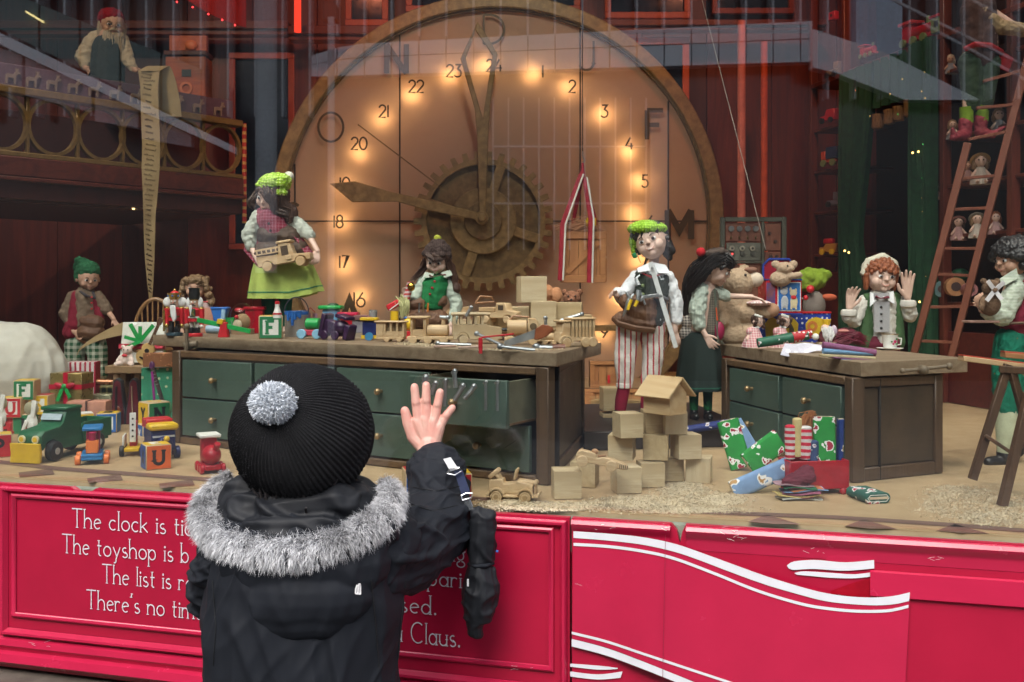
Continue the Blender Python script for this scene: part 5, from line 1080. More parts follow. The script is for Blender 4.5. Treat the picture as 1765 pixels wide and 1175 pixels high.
# --- small elf at the left
T = thing('elf_doll', 'small boy doll in a green floppy hat and red waistcoat, standing behind the white sack', 'doll', 148, 690, 3.25); j = f1(T)
M = rotm(38,10,0); hc = j(152,480,-4); r = 18.5
body = headprims(hc, r, M) + [limb(j(150,492,4),7,j(148,510,4),7), limb(j(148,515,4),18,j(146,575,4),19), limb(j(126,512,2),7,j(112,546,-2),6), limb(j(112,546,-2),6,j(128,572,-14),4), limb(j(170,512,2),7,j(186,536,-2),6), limb(j(186,536,-2),5,j(196,550,-12),4),
  limb(j(130,590,4),12,j(128,640,4),9), limb(j(128,640,4),9,j(128,680,4),7), limb(j(166,590,4),12,j(170,640,4),9), limb(j(170,640,4),9,j(172,680,4),7)]
body += handprims(j(128,572,-14), (.8,-.2,-.5), (.4,0,.8), 24, .3) + handprims(j(196,550,-12), (.5,-.2,-.8), (-.5,-.3,-.2), 20, .4)
bpart(T, 'body', body, SKIN, .9, 4); faceparts(T, hc, r, M, .1)
bpart(T, 'hat', [('s', hc+M@Vector((0,4,14)), (20,20,16)), ('s', hc+M@Vector((-10,8,4)), (11,13,16)), ('c', hc+M@Vector((0,6,22)), 10, hc+M@Vector((-14,10,32)), 6), ('c', hc+M@Vector((-14,10,30)), 7, j(130,464,0), 4), ('s', j(143,484,-8), (6,5,7))], mat((.02,.13,.05),.95,'cloth',bump=.4), 1.2, 3, disp=folds(1.6,.2))
TAN = mat((.22,.15,.10),.9,'cloth')
bpart(T, 'shirt', [limb(j(128,512,2),12,j(114,540,-2),12), limb(j(114,540,-2),11,j(117,552,-6),8), limb(j(168,512,2),11,j(184,534,-2),10), limb(j(148,512,2),20,j(150,560,2),20)], TAN, 1.4, 4, disp=folds(1.5,.15))
bpart(T, 'waistcoat', [limb(j(134,512,-2),12,j(130,560,-4),15), limb(j(166,514,-2),8,j(172,548,-4),8), limb(j(140,518,8),18,j(150,562,8),20), limb(j(126,560,-4),14,j(122,572,-4),14)], mat((.25,.01,.03),.85,'cloth'), 1.5, 4, disp=folds(1.2,.12))
bpart(T, 'apron', [limb(j(150,555,-10),14,j(166,556,-10),14), limb(j(148,572,-10),15,j(166,574,-10),15)], LEATH, 1.4, 3, disp=folds(1.2,.14))
for y in (512,522,532): part(T, 'button', MB().sph(j(158,y,-21), 1.8, 8, 6), paint(RED))
part(T, 'scarf', MB().tube([j(138,502,-12), j(150,510,-20), j(164,514,-18), j(160,503,-12)], 2.4, 8), mat((.06,.05,.06),.8))
PLG = mat((.5,.52,.42),.9,'plaid',(.02,.09,.04),period=.02,duty=.5)
bpart(T, 'trousers', [limb(j(130,594,2),18,j(128,640,2),15), limb(j(166,594,4),18,j(170,644,4),16)], PLG, 1.6, 3, disp=folds(1.4,.1))
for x in (128,172): part(T, 'stocking', MB().tube([j(x,648,4), j(x,684,4)], [9,8], 10), cloth((.01,.16,.06))); bpart(T, 'shoe', [limb(j(x,684,2),8,j(x+6,686,-12),7)], BOOT, 1.4)
e = thing('scroll_end', 'loose end of the parchment list held out by the small doll in the green hat', 'scroll', 170, 590, 3.1)
part(e, 'list', MB().slab(lambda u, v: J(e, 132+80*u, 614 - 56*u**.62 + (2+ 20*u)*v - 3, -6+10*u), 24, 4, (0,.8,0)), PAPER)

# --- curly haired doll on the chair
T = thing('elf_doll', 'curly honey haired girl doll peeping over the two nutcrackers', 'doll', 336, 690, 3.15); j = f1(T)
M = rotm(8,0,4); hc = j(337,497,-4); r = 18
bpart(T, 'body', headprims(hc, r, M) + [limb(j(338,512,4),6,j(338,526,4),7), limb(j(340,530,4),16,j(342,590,4),17), limb(j(320,528,2),6,j(312,560,-4),5), limb(j(360,528,2),6,j(370,556,-4),5), limb(j(330,600,4),9,j(330,680,4),6), limb(j(352,600,4),9,j(352,680,4),6)] + handprims(j(312,560,-4),(.2,-.3,-1),(1,0,0),18) + handprims(j(370,556,-4),(-.2,-.3,-1),(-1,0,0),18), SKIN, .9, 4); faceparts(T, hc, r, M, 0)
hp = shell(hc,M,r,.2,.4,-.4); hm = random.Random(6)
for s in (-1,1):
    for i in range(26): q = i/26; hp.append(('s', hc+Vector((s*(15+q*14+hm.uniform(-4,4)), hm.uniform(-8,6), 16-q*42+hm.uniform(-3,3))), 4.6))
for i in range(10): hp.append(('s', hc+Vector((-13+i*2.8, -15, 14+hm.uniform(-2,2))), 4))
bpart(T, 'hair', hp, HH, 1.1, 2, disp=folds(1.2,.5))
bpart(T, 'blouse', [limb(j(322,530,2),9,j(314,556,-4),9), limb(j(358,530,2),9,j(370,552,-4),9), limb(j(330,530,4),12,j(352,530,4),12)], mat((.6,.42,.42),.9,'cloth'), 1.4, 3); bpart(T, 'dress', [limb(j(340,538,0),18,j(342,600,0),22)], mat((.12,.14,.08),.9,'cloth'), 1.6, 3)
part(T, 'bow', MB().tube([j(346,520,-18), j(352,520,-20), j(358,520,-18)], [3,1.5,3], 8, flat=.6), paint(RED))
# ---------------------------------------------------------------- floor toys, left
WOODC = mat((.62,.47,.28), .5, 'wood', (.5,.36,.2), 1, bump=.05)
WHITEP = mat((.78,.78,.74), .5, bump=.03, vary=.05); INKB = mat((.012,.012,.015), .4, bump=0)
PR, PG, PB, PY = paint(RED), paint((.03,.22,.09)), paint((.02,.12,.42)), paint((.75,.48,.02))
PO = paint((.75,.14,.03)); PK = INKB
def block(x, y, d=None, z=None, rz=0, faces=None, label='', E=.052, group='alphabet blocks in the toy display'):
    """faces: front, side (right or left), top as (frame, inner, letter, ink)"""
    T = thing('alphabet_block', label, 'toy block', x, y, d, z, rz, group); h = E/2/T.s
    part(T, 'block_body', MB().box(-h,h,-h,h,0,2*h), WOODC, bev=h*.06)
    def face(spec, mp, k):
        fr, inn, ch, ink = spec; a = h*.93; b = h*.66
        q = MB(); q.add([mp(u,v,.5) for u,v in ((-a,-a),(a,-a),(a,a),(-a,a),(-b,-b),(b,-b),(b,b),(-b,b))], [(0,1,5,4),(1,2,6,5),(2,3,7,6),(3,0,4,7)])
        if fr: part(T, 'face_frame', q, fr, smooth=False)
        part(T, 'face_panel', MB().add([mp(u,v,.4) for u,v in ((-a,-a),(a,-a),(a,a),(-a,a))], [(0,1,2,3)]), inn, smooth=False)
        if ch:
            H = b*1.62; wd = GL[ch][0]*H; m = MB()
            letters(m, ch, H, H*.25, lambda u, v, kk: mp(u-wd/2, v-H/2, .62+kk*.04), serif=.17, heavy=H*.13); part(T, 'letter', m, ink, smooth=False)
    fr, sd, tp = faces
    if fr: face(fr, lambda u, v, o: Vector((u, -h-o, h+v)), 0)
    if sd:
        s = sd[4] if len(sd) > 4 else 1
        face(sd[:4], (lambda u, v, o: Vector((h+o, u, h+v))) if s > 0 else (lambda u, v, o: Vector((-h-o, -u, h+v))), 1)
    if tp: face(tp, lambda u, v, o: Vector((u, v, 2*h+o)), 2)
    return T
Wp = WHITEP
block(24,718,2.62,rz=8,faces=((PR,Wp,'U',PR),None,(None,PY,None,None)),label='red framed block with a red U, under the F block at the left')
block(47,688,2.64,rz=6,faces=((PG,Wp,'F',PG),None,(None,PY,None,None)),label='green framed block with a green F, topmost of the left pile')
block(72,713,2.66,rz=4,faces=((PY,Wp,'S',PY),None,(None,PR,None,None)),label='yellow framed block with a yellow S in the left pile')
block(46,746,2.63,rz=6,faces=((None,PG,'I',PK),(PG,Wp,'B',PG),None),label='green block with a black I, beneath the U and F blocks')
block(14,747,2.63,rz=6,faces=((None,PR,'E',PK),None,None),label='red block at the bottom left of the left pile')
block(88,739,2.68,rz=4,faces=((None,PY,'G',PK),None,(None,PR,None,None)),label='yellow block with a black G, right foot of the left pile')
block(142,745,z=FL,rz=30,faces=((None,PY,'M',PK),(None,PB,'N',PK),(None,Wp,None,None)),label='yellow block with a black M and a blue N side, before the pink parcel')
block(187,744,z=FL,rz=10,faces=((PB,Wp,'H',PB),(None,PB,None,None),(None,PY,'B',PK)),label='blue framed block with a blue H, left of the violin case')
block(266,731,2.62,rz=45,E=.060,faces=((None,PG,'N',PK),(None,PY,'Y',PK,-1),(None,mat((.6,.5,.35),.5),'O',PY)),label='yellow and green block with Y and N on top of the blue K block')
block(258,764,2.60,rz=38,faces=((PB,Wp,'K',PB),(None,PB,'X',Wp,-1),None),label='blue framed block with a K, beneath the Y and N block')
block(269,806,z=FL,rz=32,faces=((None,PO,'U',PK),(None,PB,'X',PK,-1),(None,PY,'E',Wp)),label='orange and blue block with U and X, in front of the navy engine')
block(-2,786,z=FL,rz=28,faces=((None,PR,'P',PK),(None,mat((.2,.25,.12),.5),'A',PK),(None,PY,None,None)),label='red and olive block cut by the left edge of the picture')
block(720,856,z=FL,rz=14,faces=((PB,Wp,'L',PB),None,(None,PR,None,None)),label='blue framed block with an L, just left of the raised black sleeve')
block(785,862,z=FL,rz=12,faces=((None,PR,None,None),(None,PR,'O',Wp),(None,PY,None,None)),label='red block mostly hidden by the raised black sleeve')
block(762,822,z=FL,rz=-10,faces=((None,PB,'C',PK),None,(None,PY,None,None)),label='yellow topped block hidden behind the small raised wrist',E=.05)
TG = mat((.012,.125,.05), .45, 'wood', (.01,.09,.035), .8, bump=.1)
T = thing('toy_truck', 'green wooden toy pickup with a yellow snow plough, front left of the display floor', 'toy truck', 112, 783, 2.28, rz=-104); T.s *= .92
part(T, 'body', MB().pxz([(-95,18),(-68,18),(-60,30),(-46,30),(-38,18),(44,18),(52,34),(66,38),(80,34),(86,22),(92,22),(94,48),(86,56),(46,60),(36,66),(28,86),(18,90),(-10,90),(-14,84),(-14,48),(-95,48)],-25,25), TG, bev=1.5)
part(T, 'bed_side', MB().box(-96,-15,-29,-25.2,24,60), TG, bev=1); part(T, 'bed_side', MB().box(-96,-15,25.2,29,24,60), TG, bev=1); part(T, 'tailgate', MB().box(-99,-96.2,-29,29,24,60), TG, bev=1)
part(T, 'roof', MB().box(-14,33,-28,28,86,93), TG, bev=2)
part(T, 'windscreen', MB().obox((36.5,0,75),(1.2,42,12),(0,-28,0)), mat((.45,.55,.6),.15)); part(T, 'window', MB().box(0,22,-25.6,-24,66,80), mat((.02,.05,.03),.5))
for s in (-1,1):
    q = part(T, 'headlight', MB().cyl((94,s*14,42),(97,s*14,42),7,n=16), paint((.8,.75,.5))); part(T, 'lens', MB().cyl((97.1,s*14,42),(98,s*14,42),4.5,n=14), PY, parent=q)
    for x0 in (66,-52):
        w_ = part(T, 'wheel', MB().cyl((x0,s*22,18),(x0,s*36,18),18,n=28), BLACK, bev=2); part(T, 'hub_cap', MB().cyl((x0,s*36.2,18),(x0,s*37.5,18),6,n=14), paint((.5,.5,.48)), parent=w_)
part(T, 'plough', MB().pxz([(100,2),(106,1),(104,18),(107,36),(101,36),(98,18)],-31,31), PY, bev=1); part(T, 'plough_arm', MB().box(90,99,-6,6,12,18), PY)
BL2, OR2, MG = paint((.02,.2,.5)), paint((.8,.2,.04)), paint((.45,.01,.08))
T = thing('toy_engine', 'small blue and orange wooden toy engine with a blue roof, beside the green pickup', 'toy train', 160, 796, z=FL, rz=-70)
part(T, 'chassis', MB().box(-30,34,-17,17,8,13).box(-30,34,-17,17,13.1,18), BL2, bev=1); part(T, 'bonnet', MB().pxz([(0,18),(26,18),(22,40),(2,40)],-10,10), OR2, bev=1.5)
part(T, 'chimney', MB().lathe([(6,40),(6,50),(8,53),(0.5,58)],(16,0,0),14), MG); part(T, 'cab_post', MB().box(-24,-14,-11,-5,18,56), MG, bev=1); part(T, 'cab_post', MB().box(-24,-14,5,11,18,56), MG, bev=1)
part(T, 'roof', MB().box(-30,22,-16,16,56,62), BL2, bev=1.5)
for x0 in (-20,24):
    for s in (-1,1): part(T, 'wheel', MB().cyl((x0,s*18,8),(x0,s*27,8),8.5,n=20), OR2, bev=1.5)
T = thing('toy_ladder_truck', 'yellow toy truck with a white spotted ladder, left of the orange and blue block', 'toy truck', 230, 782, z=FL, rz=-75)
part(T, 'chassis', MB().box(-30,30,-12,12,8,14), PY, bev=1); part(T, 'turntable', MB().box(-14,4,-6,6,14,56), PR, bev=1); part(T, 'ladder', MB().box(8,12,-5,5,22,72), WHITEP, bev=.5)
part(T, 'sidewall', MB().box(-20,20,-16,-13,14,34), WHITEP, bev=.6)
for k in range(4): part(T, 'dot', MB().cyl((12.1,0,32+k*10),(12.8,0,32+k*10),1.8,n=8), BLACK)
for x0 in (-22,22):
    for s in (-1,1): part(T, 'wheel', MB().cyl((x0,s*13,9),(x0,s*20,9),9,n=18), BLACK, bev=1)
T = thing('toy_engine', 'navy toy engine with a yellow roof and red hopper, behind the orange and blue block', 'toy train', 276, 788, z=FL, rz=-58)
NV = paint((.012,.02,.12)); part(T, 'body', MB().box(-32,26,-20,20,14,50), NV, bev=2); part(T, 'roof', MB().box(-2,32,-24,24,50,61), PY, bev=3); part(T, 'hopper', MB().box(-40,-4,-22,22,50,66), PR, bev=1.5); part(T, 'boiler', MB().cyl((26,0,28),(44,0,28),12,n=18), NV, bev=1)
part(T, 'trim', MB().box(26.2,28,-18,18,38,41), mat((.6,.6,.6),.4)); part(T, 'coupling', MB().sph((48,0,38),5), PY)
for x0 in (-20,18):
    for s in (-1,1): part(T, 'wheel', MB().cyl((x0,s*20.5,10),(x0,s*28,10),11,n=18), NV, bev=1)
T = thing('toy_engine', 'round nosed red toy engine with a white roof, left of the black knitted hat', 'toy train', 362, 812, z=FL, rz=-62)
R2 = paint((.42,.006,.02), .3); part(T, 'chassis', MB().box(-26,30,-14,14,6,15), R2, bev=1.5); part(T, 'cab', MB().box(-26,-2,-12,12,15,58), R2, bev=1.5); part(T, 'roof', MB().box(-32,6,-18,18,58,64), WHITEP, bev=1.5)
part(T, 'boiler', MB().sph((12,0,30),(22,16,17),20,14), R2); part(T, 'chimney', MB().cyl((24,4,38),(34,6,52),4.5,5.5,14), R2, bev=1)
for x0 in (-20,2,22):
    for s in (-1,1): part(T, 'wheel', MB().cyl((x0,s*14.5,8),(x0,s*21,8),8.5,n=18), R2, bev=1.5)
for x, y, lb in ((4,748,'white jumping rabbit toy on a red frame at the left edge'),(58,758,'white jumping rabbit toy on a red frame between pickup and blocks')):
    T = thing('pull_toy', lb, 'toy', x, y, 2.45, group='white jumping rabbit toys on red frames')
    part(T, 'frame', MB().box(-18,18,-6,6,0,5).box(-16,-11,-4,4,5.2,26).box(11,16,-4,4,5.2,20), PR, bev=1)
    part(T, 'body', MB().sph((0,-6,30),(10,5,18)), WHITEP); part(T, 'head', MB().sph((-2,-4,54),(13,6,13)), mat((.38,.35,.22),.8)); part(T, 'ear', MB().obox((4,-9,54),(8,3,30),(0,6,0)), WHITEP, bev=1); part(T, 'leg', MB().obox((3,-12,16),(8,3,30),(0,-4,0)), WHITEP, bev=1); part(T, 'arm', MB().obox((-10,-11,26),(6,3,20),(0,20,0)), WHITEP, bev=1)
# sack, presents, stool
T = thing('sack', 'huge cream canvas sack bulging in from the left edge', 'sack', 5, 728, 2.85); bpart(T, 'sack', [('s',(0,10,80),(108,80,95)), ('s',(-30,10,60),(100,80,60)), ('s',(-20,10,30),(115,80,32))], mat((.62,.60,.53),.9,'cloth',bump=.2,vary=.06), 5, 8, disp=folds(5,.02,(1,1,.5)))
def gift(x, y, d, w_, h_, dp, m, label, rz=0, ribbon=None, bow=None, rx=0):
    T = thing('present', label, 'present', x, y, d, rz=rz, group=None); part(T, 'box', MB().box(-w_/2,w_/2,0,dp,0,h_), m, bev=1)
    if ribbon:
        q = MB().box(-4,4,-.8,dp+.8,-.1,h_+.8).box(-w_/2-.8,w_/2+.8,-.9,dp+.7,h_*.7,h_*.7+8); part(T, 'ribbon', q, ribbon)
        q = MB().sph((-9,-4,h_*.7+6),(10,3,5),10,6,(0,20,0)).sph((9,-4,h_*.7+6),(10,3,5),10,6,(0,-20,0)); part(T, 'bow', q, ribbon)
    if bow: part(T, 'bow', MB().bar((-2,-5,h_*.7+4),(-11,-7,h_*.7-20),6,1.5,up=(0,1,0)).bar((2,-5,h_*.7+4),(12,-7,h_*.7-14),6,1.5,up=(0,1,0)).sph((0,-5,h_*.7+5),(5,3,5)), bow)
    return T
FOIL = mat((.42,.33,.13), .28, metal=.6, bump=.5, vary=.2); COP = mat((.55,.25,.13), .25, metal=.6, bump=.6); PALEG = mat((.5,.5,.33), .25, metal=.4, bump=.6); KRAFT = mat((.55,.26,.18), .6)
RIB = mat((.5,.01,.04), .35); GRIB = mat((.02,.35,.08), .3)
gift(138,742,2.9,50,118,34,mat((.7,.66,.64),.5,'stripe',(.38,.02,.05),axis='x',period=.0135,duty=.42),'tall present in red and white striped paper, behind the gold one',8)
gift(113,735,2.76,58,92,40,FOIL,'gold foil present with a red ribbon and a small green bow',-6,RIB,GRIB)
gift(148,738,2.68,66,46,34,KRAFT,'pink brown paper parcel tied with dark string',3); T = thing('string','dark string round the pink brown parcel','string',148,738,2.675,rz=3); part(T,'string',MB().box(-1,1,-.8,35,0,46.8).box(-33.8,33.8,-.8,0,22,23),mat((.1,.05,.04),.8))
gift(171,744,2.84,40,64,24,PALEG,'pale gold foil present behind the pink brown parcel',-5)
gift(172,742,2.95,48,76,30,mat((.03,.06,.05),.4,'plaid',(.45,.4,.15),period=.018,duty=.3),'dark tartan present behind the pale gold one')
solo('wrapping_roll','short roll of copper wrapping paper lying on the tartan present','wrapping paper',MB().cyl((-17,0,5),(17,0,5),5,n=14),COP,183,663,2.92)
gift(271,742,2.78,56,108,22,mat((.05,.30,.18),.4,'dots',(.5,.55,.35),period=.024,duty=.17),'green present with pale stars beside the workbench',0)
T = thing('stool', 'low wooden stool carrying presents and a small guitar', 'stool', 246, 742, 2.92); part(T, 'seat', MB().box(-54,56,-30,44,100,114), mat((.3,.19,.1),.5,'wood',(.2,.12,.06)), bev=2)
for x0, y0 in ((-40,-22),(44,-22),(-40,34),(44,34)): part(T, 'leg', MB().cyl((x0*.9,y0,100),(x0*1.05,y0,0),6,5,12), mat((.25,.15,.08),.5))
T = thing('present', 'large present in white holly paper with a green bow, leaning on the stool', 'present', 242, 628, 2.9); part(T, 'box', MB().obox((0,16,36),(74,14,72),(-14,0,0)), mat((.68,.68,.62),.45,'motif',(.1,.3,.06),period=.05,duty=.36), bev=1); part(T, 'ribbon', MB().obox((0,8,30),(76,14,8),(-14,0,0)), RIB)
part(T, 'bow', MB().bar((0,-2,40),(-16,-4,70),7,2,up=(0,1,0)).bar((0,-2,40),(24,-4,68),7,2,up=(0,1,0)).bar((0,-2,40),(-26,-4,48),6,2,up=(0,1,0)).bar((0,-2,40),(2,-6,66),6,2,up=(0,1,0)).bar((0,-2,40),(-24,-8,28),6,2,up=(0,1,0)), GRIB)
gift(272,632,2.76,52,24,26,COP,'flat copper foil present on the stool')
def guitar(T, sc_, m, neck, tilt, eye=True):
    f = lambda v: Vector((v[0]*math.cos(tilt)+v[2]*math.sin(tilt), v[1], -v[0]*math.sin(tilt)+v[2]*math.cos(tilt)))*sc_
    out = []
    for k in range(40):
        a = 2*math.pi*k/40; z = math.sin(a); r = 1 - .25*math.exp(-((z-.15)/.28)**2) - (.14 if z > .15 else 0); out.append((16*r*math.cos(a), 20+20*math.sin(a)))
    part(T, 'body', MB().pxz(out,-4,4).xf(f), m, bev=.6*sc_); part(T, 'neck', MB().box(-2.4,2.4,-6,-3,38,76).xf(f), neck); part(T, 'head', MB().box(-4,4,-6,-2,76,88).xf(f), neck, bev=.5)
    part(T, 'sound_hole', MB().cyl((0,-4.3,26),(0,-4.6,26),4,n=16).xf(f), BLACK); part(T, 'bridge', MB().box(-7,7,-6,-4,10,13).xf(f), BLACK)
    for k in range(9): part(T, 'fret', MB().box(-2.6,2.6,-6.6,-6.1,41+k*4,41.8+k*4).xf(f), BRASS)
T = thing('guitar', 'tiny blond wooden guitar leaning on the holly paper present', 'guitar', 244, 628, 2.78); guitar(T, 1.0, mat((.6,.4,.16),.3), mat((.12,.05,.03),.4), .42)
T = thing('teddy_bear', 'tiny pinkish white teddy bear sitting on the stool', 'teddy bear', 218, 630, 2.76)
PWH = mat((.65,.5,.45),.95,'hair',(.75,.62,.55),bump=.6); bpart(T, 'body', [('s',(0,0,11),(11,9,11)), ('s',(2,-2,26),(8.5,8,8)), ('s',(-6,0,33),3.2), ('s',(9,0,33),3.2), limb(Vector((-8,-4,4)),4.5,Vector((-14,-10,3)),4), limb(Vector((8,-4,4)),4.5,Vector((13,-10,3)),4), limb(Vector((-9,-2,16)),3,Vector((-13,-6,9)),3), limb(Vector((9,-2,16)),3,Vector((13,-6,9)),3)], PWH, 1.1, 2, disp=folds(.6,.6)); part(T, 'eye', MB().sph((-1,-10,28),1.2).sph((6,-10,28),1.2), BLACK); part(T, 'bow', MB().sph((0,-9,18),(5,2,2.5)), paint(RED))
T = thing('electric_guitar', 'tiny electric guitar with a purple strap leaning on the green starred present', 'guitar', 280, 700, 2.7); part(T, 'neck', MB().bar((-16,-3,66),(2,-5,8),6,3,up=(0,1,0)), mat((.08,.06,.06),.3)); part(T, 'strap', MB().bar((-16,-5,60),(-12,-5,8),4,1.4,up=(0,1,0)), mat((.25,.02,.2),.6)); part(T, 'headstock', MB().sph((-17,-3,70),(5,2,8)), mat((.1,.03,.1),.3)); part(T, 'body', MB().sph((8,-4,-2),(12,3,12)), mat((.1,.3,.15),.2))
for k in range(10): part(T, 'fret', MB().bar((-17+k*1.8,-5,60-k*5.6),(-12+k*1.8,-5,61.5-k*5.6),1,1), STEEL)
T = thing('violin_case', 'open black violin case lined in dark red with a small violin inside', 'case', 216, 745, 2.8); VC = mat((.03,.03,.035),.5); VR = mat((.12,.005,.012),.8)
for s, nm in ((-1,'case_body'),(1,'lid')):
    out = [(s*14+x, z) for x, z in ((-16,0),(16,0),(15,30),(10,60),(7,88),(0,94),(-7,88),(-10,60),(-15,30))]
    part(T, nm, MB().pxz(out, 0, 14), VC, bev=1); part(T, 'lining', MB().pxz([(s*14+(x-s*14)*.78, 3+z*.93) for x, z in out], -1, 1), VR)
q = [(-12+13*.7*math.cos(a)*(1-.3*math.exp(-((math.sin(a))/.3)**2)), 26+20*math.sin(a)) for a in [2*math.pi*k/30 for k in range(30)]]
part(T, 'violin', MB().pxz(q,-8,-3), mat((.22,.05,.015),.2), bev=.6); part(T, 'fingerboard', MB().box(-14,-11,-10,-7,30,80), BLACK); part(T, 'bow', MB().bar((14,-3,12),(12,-3,80),1.4), mat((.4,.3,.2),.5))
T = thing('windsor_chair', 'hoop backed wooden chair behind the nutcrackers', 'chair', 268, 712, 3.0); CW = mat((.30,.15,.06),.4)
part(T, 'hoop', MB().tube([Vector((38*math.cos(R(a)),0,125+72*math.sin(R(a)))) for a in range(0,181,12)], 3.4, 8), CW); part(T, 'seat', MB().cyl((0,-22,108),(0,-22,114),36,n=24), CW, bev=2)
for x0 in (-24,-14,-5,5,14,24): part(T, 'spindle', MB().cyl((x0*.8,-2,114),(x0,0,125+72*math.sqrt(max(.1,1-(x0/38)**2))),1.5,n=8), CW)
for x0, y0 in ((-26,-44),(26,-44),(-26,0),(26,0)): part(T, 'leg', MB().cyl((x0*.8,y0*.9,108),(x0*1.1,y0,0),3.4,2.6,10), CW)
# ---------------------------------------------------------------- on the left bench
def nut(x, d, label, crown):
    T = thing('nutcracker', label, 'nutcracker', x, 500+.12*F/d, d); k = 1.; GO = mat((.5,.35,.1),.25,metal=.7)
    part(T, 'base', MB().cyl((0,0,0),(0,0,6),14,n=24), PR if not crown else mat((.03,.06,.08),.4), bev=1)
    for s in (-1,1):
        part(T, 'leg', MB().cyl((s*5,0,7),(s*5,0,28),4,n=12), BLACK if crown else mat((.6,.55,.5),.4)); part(T, 'boot', MB().box(s*5-4,s*5+4,-7,4,6.1,16), BLACK, bev=1)
        part(T, 'arm', MB().cyl((s*13,0,20),(s*12.5,0,48),4,5,12), PR); part(T, 'hand', MB().sph((s*13,-1,18),4), GO if crown else WHITEP); part(T, 'epaulette', MB().sph((s*12,0,48),(5,5,3)), GO)
        part(T, 'hair', MB().sph((s*(12 if crown else 9),2,58),(9 if crown else 6,5,9 if crown else 10)), mat((.75,.75,.75),.95,bump=.8))
    part(T, 'coat', MB().lathe([(10,26),(9,34),(11,46),(7,50)],n=20), PR); part(T, 'belt', MB().cyl((0,0,32),(0,0,35),10.2,n=20), GO if crown else WHITEP)
    part(T, 'waistcoat', MB().box(-5,5,-11.5,-9,34,48), mat((.01,.06,.03),.4), bev=.5); part(T, 'trim', MB().tube([(-5,-12,47),(4,-12,36)],.8,5).tube([(5,-12,47),(-4,-12,36)],.8,5), GO)
    part(T, 'head', MB().cyl((0,0,49),(0,0,64),7.5,n=18), mat((.55,.35,.25),.4), bev=1); part(T, 'nose', MB().sph((0,-8,57),(1.8,2.4,2)), mat((.55,.25,.2),.4)); part(T, 'beard', MB().pxz([(-4,53),(5,53),(8,30),(2,24),(-2,34)] if crown else [(-6,54),(0,54),(-2,34)],-14,-10), mat((.78,.78,.78),.95,bump=.6), bev=1)
    part(T, 'eye', MB().sph((-3,-7.4,59.5),(1.7,1,1.5)).sph((3,-7.4,59.5),(1.7,1,1.5)), WHITEP); part(T, 'moustache', MB().tube([(-5,-8,53),(0,-9,55),(5,-8,53)],.9,5), BLACK)
    if crown:
        part(T, 'crown', MB().lathe([(8,63),(12,70),(13,74),(12,74),(8,66)],n=16), GO); part(T, 'crown_cap', MB().sph((0,0,70),(9,9,8)), PR); part(T, 'finial', MB().sph((0,0,79),2.4), GO)
        for a in (-50,0,50): part(T, 'jewel', MB().sph((11*math.sin(R(a)),-11*math.cos(R(a)),69),2), PB)
        part(T, 'sceptre', MB().cyl((-17,-4,8),(-17,-4,44),2,n=8), GO)
    else: part(T, 'hat', MB().lathe([(8,63),(9.5,66),(9,82),(11,84)],n=20), BLACK); part(T, 'hat_band', MB().cyl((0,0,63),(0,0,65),8.6,n=20), GO)
nut(301, 2.62, 'nutcracker in a gold jewelled crown with a long white beard', True); nut(335, 2.58, 'nutcracker in a tall black hat on a round red base', False)
def on1(name, label, cat, x, y, rz=0, group=None): return thing(name, label, cat, x, y, None, T1, rz, group)
T = on1('seesaw','green seesaw toy on a red trestle, left end of the bench','toy',386,581); part(T,'plank',MB().bar((-46,0,30),(46,0,10),5,8),GRIB,bev=.6); part(T,'trestle',MB().pxz([(-9,0),(9,0),(5,26),(-4,26)],-7,7),PR,bev=1); part(T,'pivot',MB().obox((-5,0,27),(10,16,8),(0,10,0)),PY)
T = on1('toy_mixer','blue toy hopper with a pale blue drum, behind the seesaw','toy',380,575); part(T,'hopper',MB().pxz([(-14,42),(14,42),(9,22),(-9,22)],-9,9),paint((.03,.15,.5)),bev=1); part(T,'rim',MB().box(-15,15,-10,10,42,46),paint((.03,.15,.5)),bev=1); part(T,'drum',MB().cyl((-22,-8,8),(20,-8,8),7,n=16),mat((.35,.5,.65),.35),bev=1); part(T,'spout',MB().cyl((6,-8,18),(8,-8,42),4,n=12),mat((.35,.55,.75),.4)); part(T,'box',MB().box(10,24,-4,6,16,28),GRIB)
T = on1('paper_bag','small brown board figure leaning behind the black hatted nutcracker','toy',357,574); part(T,'board',MB().obox((0,0,22),(22,5,44),(0,0,0)),KRAFT,bev=1)
T = on1('snow_globe','glass dome over a brown toy dog with a red nose','snow globe',418,576); part(T,'base',MB().cyl((0,0,0),(0,0,10),20,n=24),mat((.3,.2,.12),.5)); part(T,'dog',MB().sph((0,0,22),(14,10,14)),mat((.35,.22,.12),.9)); part(T,'nose',MB().sph((-7,-12,30),3.5),PR); part(T,'paw',MB().sph((-6,-10,16),(8,4,10)),mat((.6,.5,.35),.8)); part(T,'hat',MB().sph((-6,0,42),(8,6,4)),PR); part(T,'dome',MB().sph((0,0,30),(21,21,24),24,16),glassmat(1.2,ior=1.3))
T = on1('toy_bucket','dark red wooden toy hopper right of the snow globe','toy',440,574); part(T,'body',MB().pxz([(-12,0),(12,0),(15,40),(-15,40)],-10,10),R2,bev=1); part(T,'rim',MB().box(-18,18,-12,12,40,46),R2,bev=1)
block(467,583,None,T1,12,faces=((PG,Wp,'F',PG),(None,PG,'H',PK,-1),(None,PY,None,None)),label='green framed F block on the workbench beside the paint tin',E=.057)
T = thing('santa_figure','tiny red and white bottle figure standing on the F block','figurine',478,548,2.42); part(T,'body',MB().lathe([(7,0),(7.5,8),(5,14),(3.5,20),(4,24)],n=16),WHITEP); part(T,'cap',MB().lathe([(4,24),(4.2,28),(2,29)],n=14),PR); part(T,'belt',MB().cyl((0,0,6),(0,0,9),7.8,n=16),PR)
